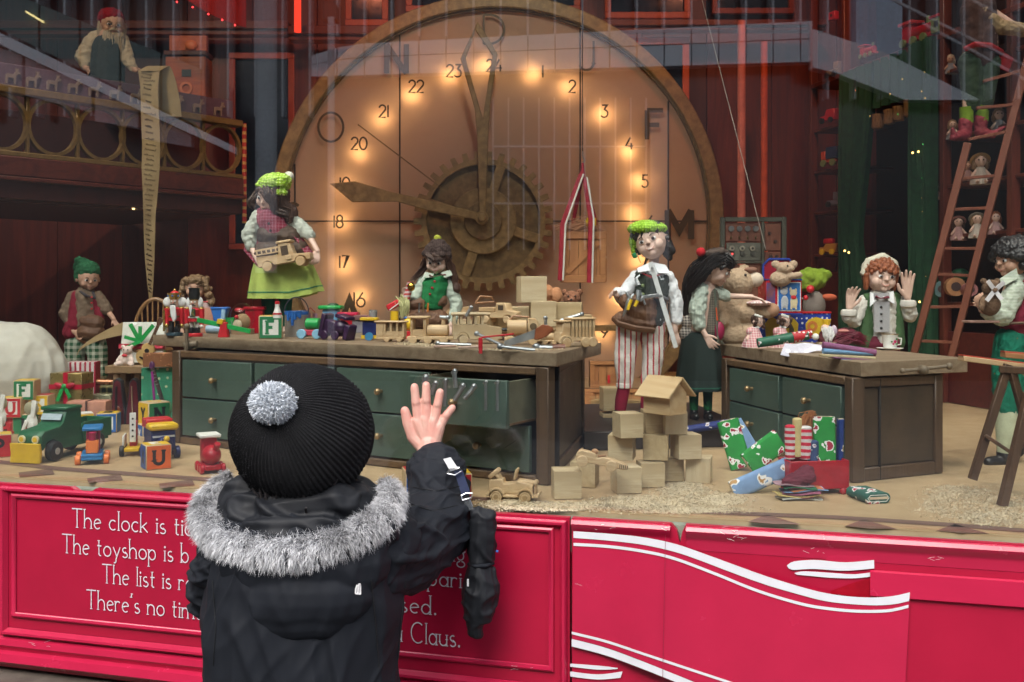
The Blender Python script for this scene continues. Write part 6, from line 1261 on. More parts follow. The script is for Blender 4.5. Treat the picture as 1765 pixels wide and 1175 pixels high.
T = on1('paint_tin','grey metal paint tin with blue drips and a wire handle','paint tin',511,580); TIN = mat((.42,.43,.44),.35,metal=.7,vary=.1)
part(T,'can',MB().lathe([(19,0),(20,2),(20,42),(21,44),(19,44),(19,40)],n=32),TIN); part(T,'paint',MB().cyl((0,0,39),(0,0,42.4),19,n=28),PB); part(T,'handle',MB().tube([Vector((21*math.cos(R(a)),0,42+26*math.sin(R(a)))) for a in range(0,181,12)],1,6),mat((.08,.08,.09),.4,metal=.5))
for a, L in ((-120,16),(-108,11),(-97,24),(-84,14),(-72,9),(-62,12)): part(T,'drip',MB().tube([(20.3*math.cos(R(a)),20.3*math.sin(R(a)),44),(20.3*math.cos(R(a)),20.3*math.sin(R(a)),44-L)],[3.4,2.4],8),PB)
part(T,'drip_band',MB().lathe([(20.4,38),(20.6,44),(20.3,44.6)],n=32,cap=False),PB)
T = on1('toy_car','pink toy car with a green barrel and blue wheels, behind the purple engine','toy',540,584,-12); part(T,'chassis',MB().box(-22,24,-9,9,6,16),mat((.6,.06,.1),.4),bev=1.5); part(T,'barrel',MB().cyl((-12,0,26),(12,0,26),10,n=18),GRIB,bev=1)
for x0 in (-16,12): part(T,'wheel',MB().cyl((x0,-10,9),(x0,-16,9),8.5,n=18),mat((.25,.5,.7),.4),bev=1)
T = on1('birdhouse','light blue toy birdhouse with a green roof on the bench','birdhouse',571,577); part(T,'body',MB().box(-13,13,-12,12,0,44),mat((.18,.42,.68),.45),bev=1); part(T,'roof',MB().box(-20,20,-18,18,44,51),GRIB,bev=2); part(T,'hole',MB().cyl((0,-12.3,30),(0,-12.8,30),4.5,n=14),BLACK); part(T,'trim',MB().sph((4,-4,52),(10,8,3)),paint((.01,.08,.03)))
T = on1('toy_wagon','crimson toy wagon with a flat roof behind the purple engine','toy',600,578); part(T,'body',MB().box(-11,12,-12,12,4,34),R2,bev=1); part(T,'roof',MB().box(-17,18,-16,16,34,40),paint((.5,.01,.06)),bev=1.5)
T = on1('toy_basket','tiny pink basket toys behind the paint tin','toy',537,572); part(T,'cup',MB().cyl((-6,0,20),(-6,0,34),4,n=12).cyl((6,0,20),(6,0,32),4,n=12),mat((.6,.35,.5),.5)); part(T,'stand',MB().box(-10,10,-4,4,0,20),mat((.4,.2,.2),.5)); part(T,'handle',MB().tube([(-8,0,34),(-2,0,42),(6,0,34)],1,6),PR)
PUR = mat((.045,.018,.06),.3,vary=.2)
T = on1('toy_engine','dark purple toy engine lying tilted on the workbench','toy train',582,586,-30); part(T,'body',MB().obox((-8,0,22),(44,20,22),(0,14,0)),PUR,bev=1.5); part(T,'boiler',MB().sph((10,-3,22),(15,13,13),18,12),PUR); part(T,'roof',MB().obox((16,0,40),(26,24,6),(0,14,0)),PUR,bev=1); part(T,'cab',MB().obox((-26,0,26),(8,26,40),(0,14,0)),PUR,bev=1); part(T,'buffer',MB().obox((28,-2,14),(10,24,26),(0,14,0)),PUR,bev=1.5)
for x0 in (-18,6): part(T,'wheel',MB().cyl((x0,-12,9),(x0,-17,9),8,n=16),PUR,bev=1)
T = on1('toy_house','small grey lilac toy house behind the navy wagon','toy',624,581); part(T,'walls',MB().box(-16,17,-9,9,8,30),mat((.3,.28,.32),.6),bev=1); part(T,'roof',MB().pxz([(-22,30),(22,30),(10,38),(-12,38)],-13,13),mat((.22,.10,.10),.6),bev=1); part(T,'base',MB().box(-20,20,-12,12,0,7.8),mat((.3,.24,.18),.6)); part(T,'door',MB().box(4,13,-10,-8.8,10,22),mat((.4,.18,.12),.5))
T = on1('toy_wagon','navy toy wagon with a yellow roof and blue wheel, left of the wooden caboose','toy',638,586); part(T,'body',MB().box(-12,12,-10,10,8,34),NV,bev=1); part(T,'roof',MB().box(-16,14,-14,14,34,39),PY,bev=1); part(T,'chassis',MB().box(-14,12,-10,10,3,9),PY); part(T,'wheel',MB().cyl((0,-11,7),(0,-16,7),7,n=16),mat((.05,.25,.5),.4))
solo('glass_jar','small jar with a silver lid behind the wooden caboose','jar',MB().cyl((0,0,0),(0,0,28),6,n=16).cyl((0,0,28),(0,0,42),7,n=16),mat((.5,.52,.52),.25,metal=.5),643,576,None,T1)
GR = 'plain wooden toy vehicles heaped on the left workbench'
woodtruck('toy_caboose','plain wooden toy caboose with three side openings, left end of the wooden toys',674,589,None,T1,-8,52,kind='caboose',group=GR)
T = on1('toy_clown','yellow and red round toy clown between caboose and wooden engine','toy',703,584); part(T,'head',MB().sph((2,0,26),(10,9,11)),PY); part(T,'body',MB().box(-6,6,-5,5,0,14),PR,bev=1); part(T,'cap',MB().sph((0,2,36),(8,6,3)),PB)
T = on1('hobby_horse','red horse head with a fluffy yellow mane on a yellow stand','toy',684,578); part(T,'stand',MB().cyl((-4,0,0),(-4,0,42),7,n=16),PY); part(T,'head',MB().obox((-6,0,52),(24,8,12),(0,-28,0)),PR,bev=2); part(T,'bridle',MB().bar((-12,-5,44),(4,-5,56),1.6),WHITEP); part(T,'mane',locks([[(8,0,62),(14,0,50),(12,-2,34)]],60,1.6,4,21),mat((.55,.55,.28),.9))
woodtruck('toy_locomotive','plain wooden toy engine with a thick flat roof, second from the left',742,592,None,T1,-6,78,kind='loco',group=GR)
woodtruck('toy_bus','plain wooden toy bus with notched windows behind the red square',822,592,None,T1,6,84,kind='bus',group=GR,m=pine('x',1))
woodtruck('toy_lorry','plain wooden toy lorry parked on the wooden blocks, highest of the wooden vehicles',862,556,2.36,None,-28,70,kind='truck',group=GR)
T = on1('toy_tanker','plain wooden toy tanker with a round barrel behind the handsaw','toy',900,594,0,GR); part(T,'tank',MB().cyl((-26,0,30),(8,0,30),13,n=22),pine('x'),bev=1.5); part(T,'cab',MB().pxz([(10,8),(28,8),(28,40),(22,46),(10,46)],-12,12),pine('x'),bev=1.5); part(T,'window',MB().cyl((19,-12.2,32),(19,-12.8,32),6,n=14),mat((.15,.1,.05),.7)); part(T,'chassis',MB().box(-30,32,-11,11,6,14),pine('x'),bev=1)
for x0 in (-20,18): part(T,'wheel',MB().cyl((x0,-12,8),(x0,-18,8),8,n=18),pine('y'),bev=1)
woodtruck('toy_locomotive','plain wooden toy engine with an open cab, right of the handsaw handle',944,593,None,T1,-20,46,kind='loco',group=GR)
T = on1('toy_lorry','plain wooden toy livestock lorry with slatted sides at the right end of the bench','toy',990,597,24,GR); pm = pine('x'); part(T,'cab',MB().pxz([(-34,8),(-14,8),(-14,42),(-28,42),(-30,26),(-34,24)],-13,13),pm,bev=1.2); part(T,'roof',MB().box(-34,-12,-15,15,42,46),pm,bev=1.5); part(T,'bed',MB().box(-13,34,-14,14,10,16),pm,bev=1); part(T,'top_rail',MB().box(-14,35,-16,16,46,50),pm,bev=1.5); part(T,'load',MB().box(-12,33,-10,10,16,46),pine('z',1))
for k in range(7): part(T,'slat',MB().box(-12+k*6.7,-8+k*6.7,-14.5,-12,16.2,45.8),pm)
for x0 in (-24,12,26): part(T,'wheel',MB().cyl((x0,-14,8),(x0,-20,8),8.5,n=20),pine('y'),bev=1)
part(T,'mudguard',MB().ring((-24,8),13,9.6,-19,-13,16,0,180),pm)
T = on1('toy_roller','plain wooden curl and barrel toy on top of the wooden engine roof','toy',790,560); part(T,'curl',MB().ring((-8,18),13,9,-10,10,24,-30,250),pine('y')); part(T,'plank',MB().obox((8,0,24),(26,18,14),(0,-8,0)),pine('x'),bev=1); part(T,'base',MB().box(-14,24,-12,12,-24,10),pine('x',1),bev=1)
def cube(x, y, d, label, rz=0, E=.052, group='plain wooden cubes', v=1, ax='x'):
    k = E/(d/F)/2; return solo('wooden_cube', label, 'wooden block', MB().box(-k,k,-k,k,0,2*k), mat(((.60,.49,.32),(.55,.43,.26),(.64,.53,.36))[v], .55, 'wood', ((.42,.31,.17),(.36,.26,.13),(.48,.37,.22))[v], .8, axis=ax, bump=.04), x, y, d, rz=rz, group=group, bev=k*.03)
cube(916,521,2.38,'topmost plain cube on the workbench, in front of the plush bow',10,.062,v=2); cube(935,562,2.38,'plain cube under the topmost one on the workbench',4,.060,v=0); cube(981,565,2.40,'plain cube on the workbench below the brown bear head',-6,.062,v=1); cube(870,572,2.42,'plain cube under the wooden lorry on the workbench',4,.06,v=1); cube(898,568,2.5,'plain cube in shadow between lorry and cube tower',2,.058,v=0)
cube(1003,575,2.35,'low plain cube at the right end of the workbench',2,.045,v=1); cube(835,580,2.44,'plain cube behind the red square on the workbench',0,.05,v=1)
T = on1('plush_toy','orange brown plush ears peeping over the topmost cube','plush toy',938,570); bpart(T,'body',[('s',(0,20,30),(22,16,34)),('s',(-2,16,66),(20,14,16)),('s',(22,14,62),(10,8,14))],mat((.5,.22,.1),.95,'hair',(.6,.3,.16),bump=.7),1.5,2,disp=folds(1,.3))
T = thing('teddy_bear','small rust brown teddy bear peeping over the cubes right of the tower','teddy bear',986,556,2.5); bpart(T,'body',[('s',(0,8,16),(17,14,20)),('s',(0,4,42),(15,13,13)),('s',(-13,4,53),5),('s',(14,4,53),5),('s',(-2,-9,38),(6,5,5))],mat((.2,.08,.04),.95,'hair',(.32,.14,.08),bump=.8),1.3,2,disp=folds(1.2,.5)); part(T,'eye',MB().sph((-7,-9,46),1.8).sph((5,-9,46),1.8),BLACK); part(T,'nose',MB().sph((-2,-14,40),2),BLACK)
# hand tools on the bench
T = on1('handsaw','tiny handsaw with a brown handle lying on the wooden toys','saw',900,600); part(T,'blade',MB().pxz([(-32,8),(-30,14),(22,34),(26,20),(-20,6)],-26,-24),mat((.5,.52,.53),.3,metal=.7)); part(T,'handle',MB().pxz([(20,16),(22,34),(34,42),(46,40),(54,34),(42,22),(28,16)],-28,-22),mat((.28,.08,.03),.4),bev=1)
T = on1('red_square','bright red angle iron hanging over the front edge of the bench','set square',828,603); part(T,'blade',MB().bar((2,-6,22),(58,-6,28),5,3),PR,bev=.6); part(T,'stock',MB().box(-3,4,-9,-5,-6,22),PR,bev=1)
for i, (a, b, r_, lb, nm, m_) in enumerate((((822,575),(868,596),2.6,'long blue grey wrench crossing the red square','wrench',TOOL),((903,556),(893,584),3,'upright steel spanner leaning on the handsaw','wrench',TOOL),((862,597),(922,603),3,'grey pliers lying at the bench edge under the handsaw','pliers',TOOL),
   ((755,592),(812,594),2.6,'grey chisel lying in front of the wooden engine','chisel',TOOL),((748,597),(786,596),2,'pinkish pencil beside the grey chisel','pencil',mat((.45,.28,.22),.5)),((790,599),(826,597),2,'pale pencil left of the red square','pencil',mat((.5,.35,.28),.5)),
   ((864,602),(890,601),1.6,'tan pencil stub under the handsaw','pencil',mat((.45,.3,.15),.5)),((925,598),(952,599),4,'steel clamp at the bench edge right of the pliers','clamp',TOOL),((952,598),(974,598),5,'brown tool handle at the bench edge near the corner','tool handle',mat((.22,.09,.06),.4)))):
    T = on1(nm, lb, 'tool', (a[0]+b[0])/2, max(a[1],b[1])+2, group='small hand tools on the left workbench'); q = MB().tube([J(T,*a,-4),J(T,*b,-4)],r_,8)
    part(T, 'shaft', q, m_)
    if m_ is TOOL: part(T, 'jaw', MB().sph(J(T,*a,-4),(r_*1.9,r_*1.2,r_*1.8),10,6), TOOL)
for x, y, lb in ((845,552,'toy screwdriver with a black and gold grip and red tip, upper'),(880,577,'toy screwdriver with a black and gold grip and red tip, lower')):
    T = on1('screwdriver', lb, 'tool', x, y+14); q = part(T,'grip',MB().tube([(-16,-14,24),(-4,-14,24),(0,-14,24)],[2,3.4,2],8),BLACK); part(T,'shaft',MB().cyl((0,-14,24),(14,-14,24.6),1.4,n=8),BRASS); part(T,'tip',MB().sph((15,-14,24.6),3),PR)
for x, y, k, lb in ((836,528,1.,'small open wooden carrying frame standing behind the wooden lorry'),(895,562,1.3,'brown wooden bow saw frame lying on the cubes')):
    T = on1('saw_frame', lb, 'tool', x, y+30); part(T,'frame',MB().tube([(-16*k,-8,36),(-8*k,-8,48),(12*k,-8,46),(16*k,-8,38),(-16*k,-8,36)],2,6),mat((.4,.2,.09),.4))
for a, b, lb in (((966,552),(1003,541),'blue grey pliers lying on top of the slatted lorry'),((758,546),(772,547),'small grey pliers on the roof of the wooden engine'),((803,545),(812,530),'tiny grey clamp with a red knob beside the wooden curl'),((941,570),(940,548),'blue grey hammer head standing on the saw handle')):
    T = thing('pliers' if 'pliers' in lb else 'clamp', lb, 'tool', (a[0]+b[0])/2, a[1], 2.2); part(T,'shaft',MB().tube([J(T,*a),J(T,*b)],3,8),TOOL); part(T,'jaw',MB().sph(J(T,*b,-1),(4,3,4)),TOOL)
def chips(name, label, cells, z, seed, mount, parent=None):
    """sawdust: a low heap under thousands of tiny curled shavings"""
    rnd = random.Random(seed); q = MB()
    for (cx, cy, rx, ry, n) in cells:
        for i in range(n):
            a = rnd.random()*6.28; r_ = math.sqrt(rnd.random())*(1 if rnd.random() < .8 else 1.35); x, y = cx+rx*r_*math.cos(a), cy+ry*r_*math.sin(a)
            d = dz(z, y); p = P(x, y, d); hgt = mount*max(0, 1-r_)**1.; u = Vector((rnd.gauss(0,1),rnd.gauss(0,1),rnd.gauss(0,.5))).normalized()*rnd.uniform(.0006,.0018); v = Vector((rnd.gauss(0,1),rnd.gauss(0,1),rnd.gauss(0,.7))).normalized()*rnd.uniform(.0006,.0016)
            p.z += .0005 + rnd.random()*(hgt+.0015); q.add([p-u-v,p+u-v,p+u*.8+v+Vector((0,0,.0008)),p-u+v],[(0,1,2,3)])
        if mount: 
            m2 = []
            for k in range(20): b = k*math.pi/10; x, y = cx+rx*.8*math.cos(b), cy+ry*.8*math.sin(b); m2.append(P(x,y,dz(z,y))+Vector((0,0,.0006)))
            c = P(cx,cy,dz(z,cy))+Vector((0,0,mount*.8)); q.add(m2+[c],[(k,(k+1)%20,20) for k in range(20)])
    return world(name, q, mat((.68,.57,.40),.8,vary=.15), label, 'sawdust', kind='stuff', smooth=False)
chips('sawdust','pale sawdust heaped and strewn in front of the wooden cubes',[(1178,846,46,14,2600),(1110,868,90,14,3800),(1240,862,50,12,1500),(960,874,120,8,3000),(880,868,55,6,1200),(1180,880,120,7,1800),(1180,838,18,6,700)],FL,1,.006)
chips('sawdust','thin sawdust strewn on the floor under the trestle at the right',[(1680,870,90,26,4200),(1720,895,60,12,1800),(1640,850,50,12,1200)],FL,2,.0)
chips('sawdust','thin line of sawdust on the workbench by the wooden caboose',[(712,593,28,2.5,900),(760,596,36,1.8,500),(900,603,60,1.5,500)],T1,3,.0)
# ---------------------------------------------------------------- vise handles
WG = mat((.2,.15,.1),.5,'wood',(.12,.09,.06))
T = thing('bench_vise','turned wooden vise handle hanging at the left end of the long bench','vise',326,600,2.5); part(T,'screw',MB().cyl((-8,-4,6),(16,-6,8),6,n=14).cyl((0,10,6),(0,-8,6),8,n=14),WG,bev=1); part(T,'handle',MB().cyl((0,-12,36),(-3,-12,-76),3.2,n=12),WG); part(T,'knob',MB().sph((-3,-12,-80),6,12,8).sph((0,-12,38),5.5,12,8),WG)
T = thing('bench_vise','wooden vise screws on the near end of the right workbench top','vise',1585,640,1.93); q = MB(); q.tube([(-32,-12,2),(8,-12,6),(46,-12,10)],3.2,10).cyl((0,-6,4),(0,-20,4),8,n=14); part(T,'screw',q,WG); part(T,'knob',MB().sph((46,-12,10),6).sph((-34,-12,2),5).sph((0,-20,4),8),WG)
# ---------------------------------------------------------------- wrenches over the edge of the open drawer
for x, y0, y1, dx, w_, lb in ((837,655,707,0,1.6,'long steel pin hooked over the open drawer, second from right'),(857,655,708,0,1.6,'long steel pin hooked over the open drawer, rightmost'),(797,662,690,-14,2.6,'slanting wrench on the drawer edge, third from right'),(816,663,687,-16,2.6,'slanting wrench on the drawer edge beside the two pins'),(768,652,700,-2,2,'wrench hanging on the drawer edge behind the fingers'),(750,658,680,-6,2.6,'short wrench on the drawer edge by the little finger'),(783,637,668,2,2.4,'screwdriver standing upright in the open drawer'),(733,648,662,-2,3,'dark tool end showing above the middle finger')):
    T = thing('wrench', lb, 'wrench', x, y1, 1.80, group='small tools hung over the open drawer'); h = y1-y0; part(T,'shaft',MB().tube([(dx,0,0),(0,0,h-6)],w_*1.7,8),TOOL); part(T,'jaw',MB().sph((1,2,h-3),(w_*2,w_*2,w_*2.2),10,8).tube([(1,0,h-2),(-4,6,h-6)],w_*1.3,8),TOOL)
# ---------------------------------------------------------------- platform, cubes, birdhouse and cars
PT = .7685
pf = MB(); a1, a2 = P(1006,778,2.33), P(1300,778,2.40)
pf.prism([(a1.x,2.33),(a2.x,2.40),(a2.x-.05,2.95),(a1.x+.03,2.9)], FL+.001, PT)
world('platform', pf, mat((.03,.025,.025),.5,'wood',(.02,.015,.015)), 'low dark step under the striped trousered doll', 'platform', bev=.003, loc=(a1.x,2.33,FL))
CR = mat((.42,.19,.07),.5,'wood',(.3,.12,.045),.7,axis='x')
def crate(T, x0, x1, y0, y1, z0, z1, m, n=5, diag=True, red=False):
    w_ = x1-x0; h = z1-z0
    for k in range(n): part(T,'plank',MB().box(x0+w_*k/n+.4,x0+w_*(k+1)/n-.4,y0,y0+3,z0+1,z1-1),mat((.42,.19,.07),.5,'wood',(.3,.12,.045),.7,axis='z'))
    part(T,'inside',MB().box(x0+1,x1-1,y0+3.1,y1,z0+1,z1-2),mat((.15,.06,.02),.7))
    for za, zb in ((z0,z0+h*.14),(z1-h*.14,z1)): part(T,'batten',MB().box(x0,x1,y0-3,y0-.1,za,zb),m,bev=.5)
    for xa, xb in ((x0,x0+w_*.13),(x1-w_*.13,x1)): part(T,'batten',MB().box(xa,xb,y0-3,y0-.1,z0+h*.145,z1-h*.145),m,bev=.5)
    if diag: part(T,'brace',MB().bar((x0+w_*.15,y0-1.4,z0+h*.2),(x1-w_*.15,y0-1.4,z1-h*.2),w_*.11,2,up=(0,1,0)),m)
    for k in range(2): part(T,'side_board',MB().box(x1-.2,x1+2,y0,y1,z0+h*(.02+.5*k),z0+h*(.48+.5*k)),m)
T = thing('crate','orange wooden crate on the floor behind the left of the striped trousered doll','crate',1045,700,3.2); crate(T,-28,30,0,40,30,78,CR,4,False); part(T,'stamp',MB().box(2,6,-3.6,-3.1,40,54),paint(RED))
T = thing('crate','long low orange crate with straw under the stacked crate','crate',1070,716,3.1); crate(T,-64,60,0,40,0,46,CR,6,False); part(T,'straw',locks([[(-50,-2,22),(0,-4,24),(50,-2,22)]],60,.5,4,31),mat((.45,.32,.16),.9))
T = thing('hanging_crate','wooden crate hung on braided red and white ribbons in front of the clock','crate',1004,487,3.3); crate(T,-38,40,0,50,0,88,CR,5,True)
RB = mat((.35,.01,.03),.6); 
for a, b, c in (((-2,-8,186),(-34,-12,100),(-38,-6,4)),((4,-8,180),(14,-14,110),(12,-6,0))):
    q = part(T,'ribbon',MB().tube([Vector(a),Vector(b),Vector(c)],5,8,flat=.35),RB); part(T,'braid',MB().tube([Vector(a)+Vector((3,-3,0)),Vector(b)+Vector((4,-3,0)),Vector(c)+Vector((4,-3,0))],1.6,6),WHITEP,parent=q)
part(T,'ribbon',MB().tube([(0,0,190),(-14,20,110),(-14,24,86)],3.5,8,flat=.5).tube([(0,0,188),(24,20,110),(28,24,86)],3.,8,flat=.5).tube([(0,-4,206),(0,-6,176)],[2,5],8),RB); part(T,'hook',MB().tube([(0,-4,204),(4,-4,210),(0,-4,218),(0,-4,226)],1.4,6),STEEL)
part(T,'straw',locks([[(-30,10,88),(0,8,100),(34,12,90)]],90,.6,7,32),mat((.5,.25,.14),.9)); part(T,'toy',MB().box(6,24,4,14,98,112),PY,bev=1)
solo('cord','thin dark cord holding up the hanging crate','cord',MB().cyl((0,0,0),(0,0,380),.8,n=6),BLACK,1004,262,3.3)
T = thing('cord','thin pale cord running slantwise down in front of the red wall','cord',1320,430,2.9); part(T,'cord',MB().tube([(0,0,0),J(T,1265,215,0),J(T,1195,-60,0)],.6,5),mat((.45,.4,.35),.7))
E0 = .048
def zc(lv): return FL + .001 + lv*(E0+.0004)
CB = [(976,855,0,4,.050,'front left plain cube standing alone by the vintage car'),(1008,836,0,-14,.048,'plain cube under the rear of the racing car'),(1079,846,0,8,.048,'plain cube under the nose of the racing car'),(1121,836,0,6,.046,'plain cube in the bottom row, fourth from the left'),(1155,826,0,6,.044,'half hidden plain cube in the bottom row'),(1205,828,0,-16,.048,'rightmost plain cube of the bottom row'),
 (1072,790,1,-14,.048,'plain cube in the middle row, left, behind the racing car'),(1131,790,1,-12,.048,'plain cube in the middle row under the birdhouse'),(1182,788,1,12,.047,'sawdust topped plain cube, right of the middle row'),(1082,752,2,14,.046,'plain cube at the top left of the cube pile'),(1127,744,2,6,.044,'darker plain cube under the left of the birdhouse'),(1161,746,2,5,.044,'plain cube under the right of the birdhouse')]
for i, (x, y, lv, rz, E, lb) in enumerate(CB): cube(x, y, dz(zc(lv), y), lb, rz, E, v=i % 3, ax='xyz'[i % 3] if i % 2 else 'x')
for x, y, lb in ((1056,706,'plain cube in shadow behind the red sock'),(1056,750,'plain cube in deep shadow behind the boot')): cube(x, y, 2.62, lb, 5, .06)
T = thing('birdhouse','plain pine birdhouse with a round hole, on top of the cube pile','birdhouse',1146,712,dz(zc(3)-.003,712),rz=-50); BH = mat((.68,.50,.29),.5,'wood',(.46,.28,.12),.6,axis='z',bump=.05); BHX = mat((.70,.53,.32),.5,'wood',(.46,.28,.12),.5,axis='x',bump=.05)
w_, dd = 22, 30
part(T,'body',MB().pxz([(-w_,0),(w_,0),(w_,36),(0,58),(-w_,36)],-dd,dd).xf(lambda v: Vector((v.y, v.x, v.z))),BHX,bev=.8)
for sy, nm in ((-1,'roof'),(1,'roof')): part(T,nm,MB().hexa([Vector(p) for p in ((-38,sy*1,60),(40,sy*1,60),(40,sy*34,29),(-38,sy*34,29),(-38,sy*1,65),(40,sy*1,65),(40,sy*37,31),(-38,sy*37,31))]),BHX,bev=.8)
part(T,'hole',MB().cyl((-30.3,0,38),(-31,0,38),6.5,n=20),BLACK); part(T,'perch_post',MB().box(-34,-30.5,-3,3,2,24),BH,bev=.5); part(T,'perch',MB().cyl((-32,0,20),(-38,0,20),1.6,n=8),BH)
T = thing('toy_racing_car','plain wooden toy racing car resting across two cubes','toy car',1036,808,1.795,rz=-6); RC = pine('x'); T.e.rotation_euler = (0, R(9), R(-6))
part(T,'body',MB().pxz([(-46,8),(40,6),(46,10),(44,15),(16,21),(2,22),(-10,18),(-14,26),(-40,28),(-46,20)],-9,9),RC,bev=1.5); part(T,'driver',MB().sph((-15,0,28),(6,5,5)),mat((.5,.28,.14),.5)); part(T,'windscreen',MB().obox((-2,0,23),(14,10,2),(0,-12,0)),mat((.4,.22,.12),.4))
for x0 in (-34,16):
    for s in (-1,1): part(T,'wheel',MB().cyl((x0,s*10,10),(x0,s*18,10),9.5,n=22),RC,bev=1)
for k in range(5): part(T,'grille_slot',MB().box(30+k*3.2,31.2+k*3.2,-9.6,-9,8,15),BROW)
T = thing('toy_vintage_car','plain wooden open topped vintage toy car at the front of the display','toy car',882,862,None,FL,-10); VCW = pine('x')
part(T,'chassis',MB().box(-44,48,-14,14,8,13),VCW,bev=1); part(T,'body',MB().pxz([(-38,13),(-10,13),(8,13),(38,13),(38,30),(10,36),(8,32),(-12,30),(-14,38),(-38,36)],-12,12),VCW,bev=1.5); part(T,'bonnet',MB().pxz([(10,30),(40,26),(40,34),(12,38)],-9,9),VCW,bev=1.5)
for x0 in (-24,26):
    for s in (-1,1):
        q = part(T,'wheel',MB().cyl((x0,s*15,9),(x0,s*20,9),10,n=26),VCW,bev=1); part(T,'hub',MB().cyl((x0,s*20.2,9),(x0,s*21.5,9),4,n=14),BROW if s > 5 else mat((.4,.26,.13),.5),parent=q); part(T,'tyre_groove',MB().ring((x0,9),8,7,s*20.1-.2,s*20.1+.2,24),mat((.35,.22,.1),.6),parent=q)
for s in (-1,1): part(T,'mudguard',MB().ring((-24,9),15,12.5,min(s*13,s*21),max(s*13,s*21),18,20,180),VCW); part(T,'mudguard',MB().ring((26,9),15,12.5,min(s*13,s*21),max(s*13,s*21),18,0,160),VCW); part(T,'running_board',MB().box(-12,14,min(s*13,s*20),max(s*13,s*20),9,12),VCW,bev=.5); part(T,'headlight',MB().sph((42,s*8,32),4.2),VCW)
part(T,'windscreen_frame',MB().obox((8,0,46),(4,24,18),(0,14,0)),VCW,bev=1); part(T,'seat',MB().obox((-22,0,40),(6,20,24),(0,-34,0)),VCW,bev=1.5); part(T,'folded_hood',MB().obox((-30,0,46),(22,22,8),(0,-40,0)),VCW,bev=2); part(T,'bumper',MB().box(46,50,-15,15,9,16),VCW,bev=1); part(T,'radiator',MB().box(40,44,-8,8,13,36),VCW,bev=1)
# ---------------------------------------------------------------- receding shelf wall at the right
RA, RB_ = Vector((1.25,4.22,0)), Vector((1.62,2.6,0)); RU = (RB_-RA).normalized(); RN = Vector((RU.y,-RU.x,0))   # RN points left, into the room
if RN.x > 0: RN = -RN
def rt(x): k = (x-CX)/F; return (k*RA.y - RA.x)/(RU.x - k*RU.y)
def rp(t, z, o=0): return RA + RU*t + RN*o + Vector((0,0,z))
def rz_(x, y): p = RA + RU*rt(x); return EYE - (y-HZ)/F*p.y
eS = empty('bookcase', RA+Vector((0,0,1.2)), 'tall red brown shelf wall full of toys and dolls, receding along the right side', 'bookcase')
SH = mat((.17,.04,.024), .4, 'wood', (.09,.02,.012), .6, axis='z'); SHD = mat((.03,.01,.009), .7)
def rbox(t0, t1, z0, z1, o0, o1, m, nm, bev=.002):
    f = lambda t, z, o: rp(t, z, o)
    world(nm, MB().hexa([f(t0,z0,o1),f(t1,z0,o1),f(t1,z0,o0),f(t0,z0,o0),f(t0,z1,o1),f(t1,z1,o1),f(t1,z1,o0),f(t0,z1,o0)]), m, parent=eS, bev=bev)
Z0, Z1 = FL+.002, 2.6
for x, w_ in ((1400,.022),(1457,.020),(1628,.022),(1745,.024)): t = rt(x); rbox(t-w_/2, t+w_/2, Z0, Z1, -.02, .012, SH, 'upright')
tX = [rt(1400), rt(1457), rt(1628), rt(1745), rt(1900)]
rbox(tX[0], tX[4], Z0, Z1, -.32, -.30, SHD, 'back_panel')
for x, y in ((1402,225),(1402,296),(1402,366),(1402,438)): z = rz_(x, y); rbox(tX[0]+.012, tX[1]-.012, z-.012, z, -.22, .0, SH, 'shelf')
zS = rz_(1402,146); rbox(tX[0]+.012, tX[4], zS-.018, zS, -.24, .014, SH, 'shelf')
for y in (120,236,318,404,520): z = rz_(1634, y); rbox(tX[2]+.012, tX[4], z-.012, z, -.22, .0, SH, 'shelf')
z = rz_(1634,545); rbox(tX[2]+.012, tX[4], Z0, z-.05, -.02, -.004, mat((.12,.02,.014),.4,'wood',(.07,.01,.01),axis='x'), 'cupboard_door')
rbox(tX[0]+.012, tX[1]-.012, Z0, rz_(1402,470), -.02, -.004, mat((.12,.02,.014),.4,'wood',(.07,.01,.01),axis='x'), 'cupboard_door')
def rthing(name, label, cat, x, y, dy=0, rz=-60, group='toys on the receding shelves'):
    p = RA + RU*rt(x); return thing(name, label, cat, x, y, p.y+dy, rz=rz, group=group)
def rtrain(x, y, k, cols, lb, rz=-72):
    T = rthing('toy_engine', lb, 'toy train', x, y, .04, rz); a, b, c = cols; u = k/30.
    part(T,'chassis',MB().box(-26*u,26*u,-8*u,8*u,5*u,10*u),a,bev=.6); part(T,'cab',MB().box(-24*u,-6*u,-7*u,7*u,10*u,28*u),a,bev=.8); part(T,'roof',MB().box(-28*u,-2*u,-10*u,10*u,28*u,32*u),c,bev=.8); part(T,'boiler',MB().cyl((-6*u,0,17*u),(22*u,0,17*u),7*u,n=14),a); part(T,'chimney',MB().cyl((16*u,0,22*u),(16*u,0,32*u),3*u,n=10),b)
    for x0 in (-18,0,18): part(T,'wheel',MB().cyl((x0*u,-8.5*u,5*u),(x0*u,-12*u,5*u),5.5*u,n=14),b,bev=.5)
RD = paint((.5,.015,.03)); GN2 = paint((.18,.25,.1)); BLK = BLACK
rtrain(1585,78,42,(RD,GN2,paint((.6,.05,.06))),'red toy locomotive with pale wheels on the top shelf')
T = rthing('toy_wagon','green windowed toy wagon with a red roof behind the red locomotive','toy',1620,60,.03,-72); part(T,'body',MB().box(-14,14,-8,8,4,30),GN2,bev=1); part(T,'roof',MB().box(-17,17,-10,10,30,35),RD,bev=1); part(T,'window',MB().box(-5,5,-8.6,-8,14,24),BLK)
rtrain(1497,99,22,(RD,GN2,RD),'tiny red toy engine on the top shelf over the left curtain'); 
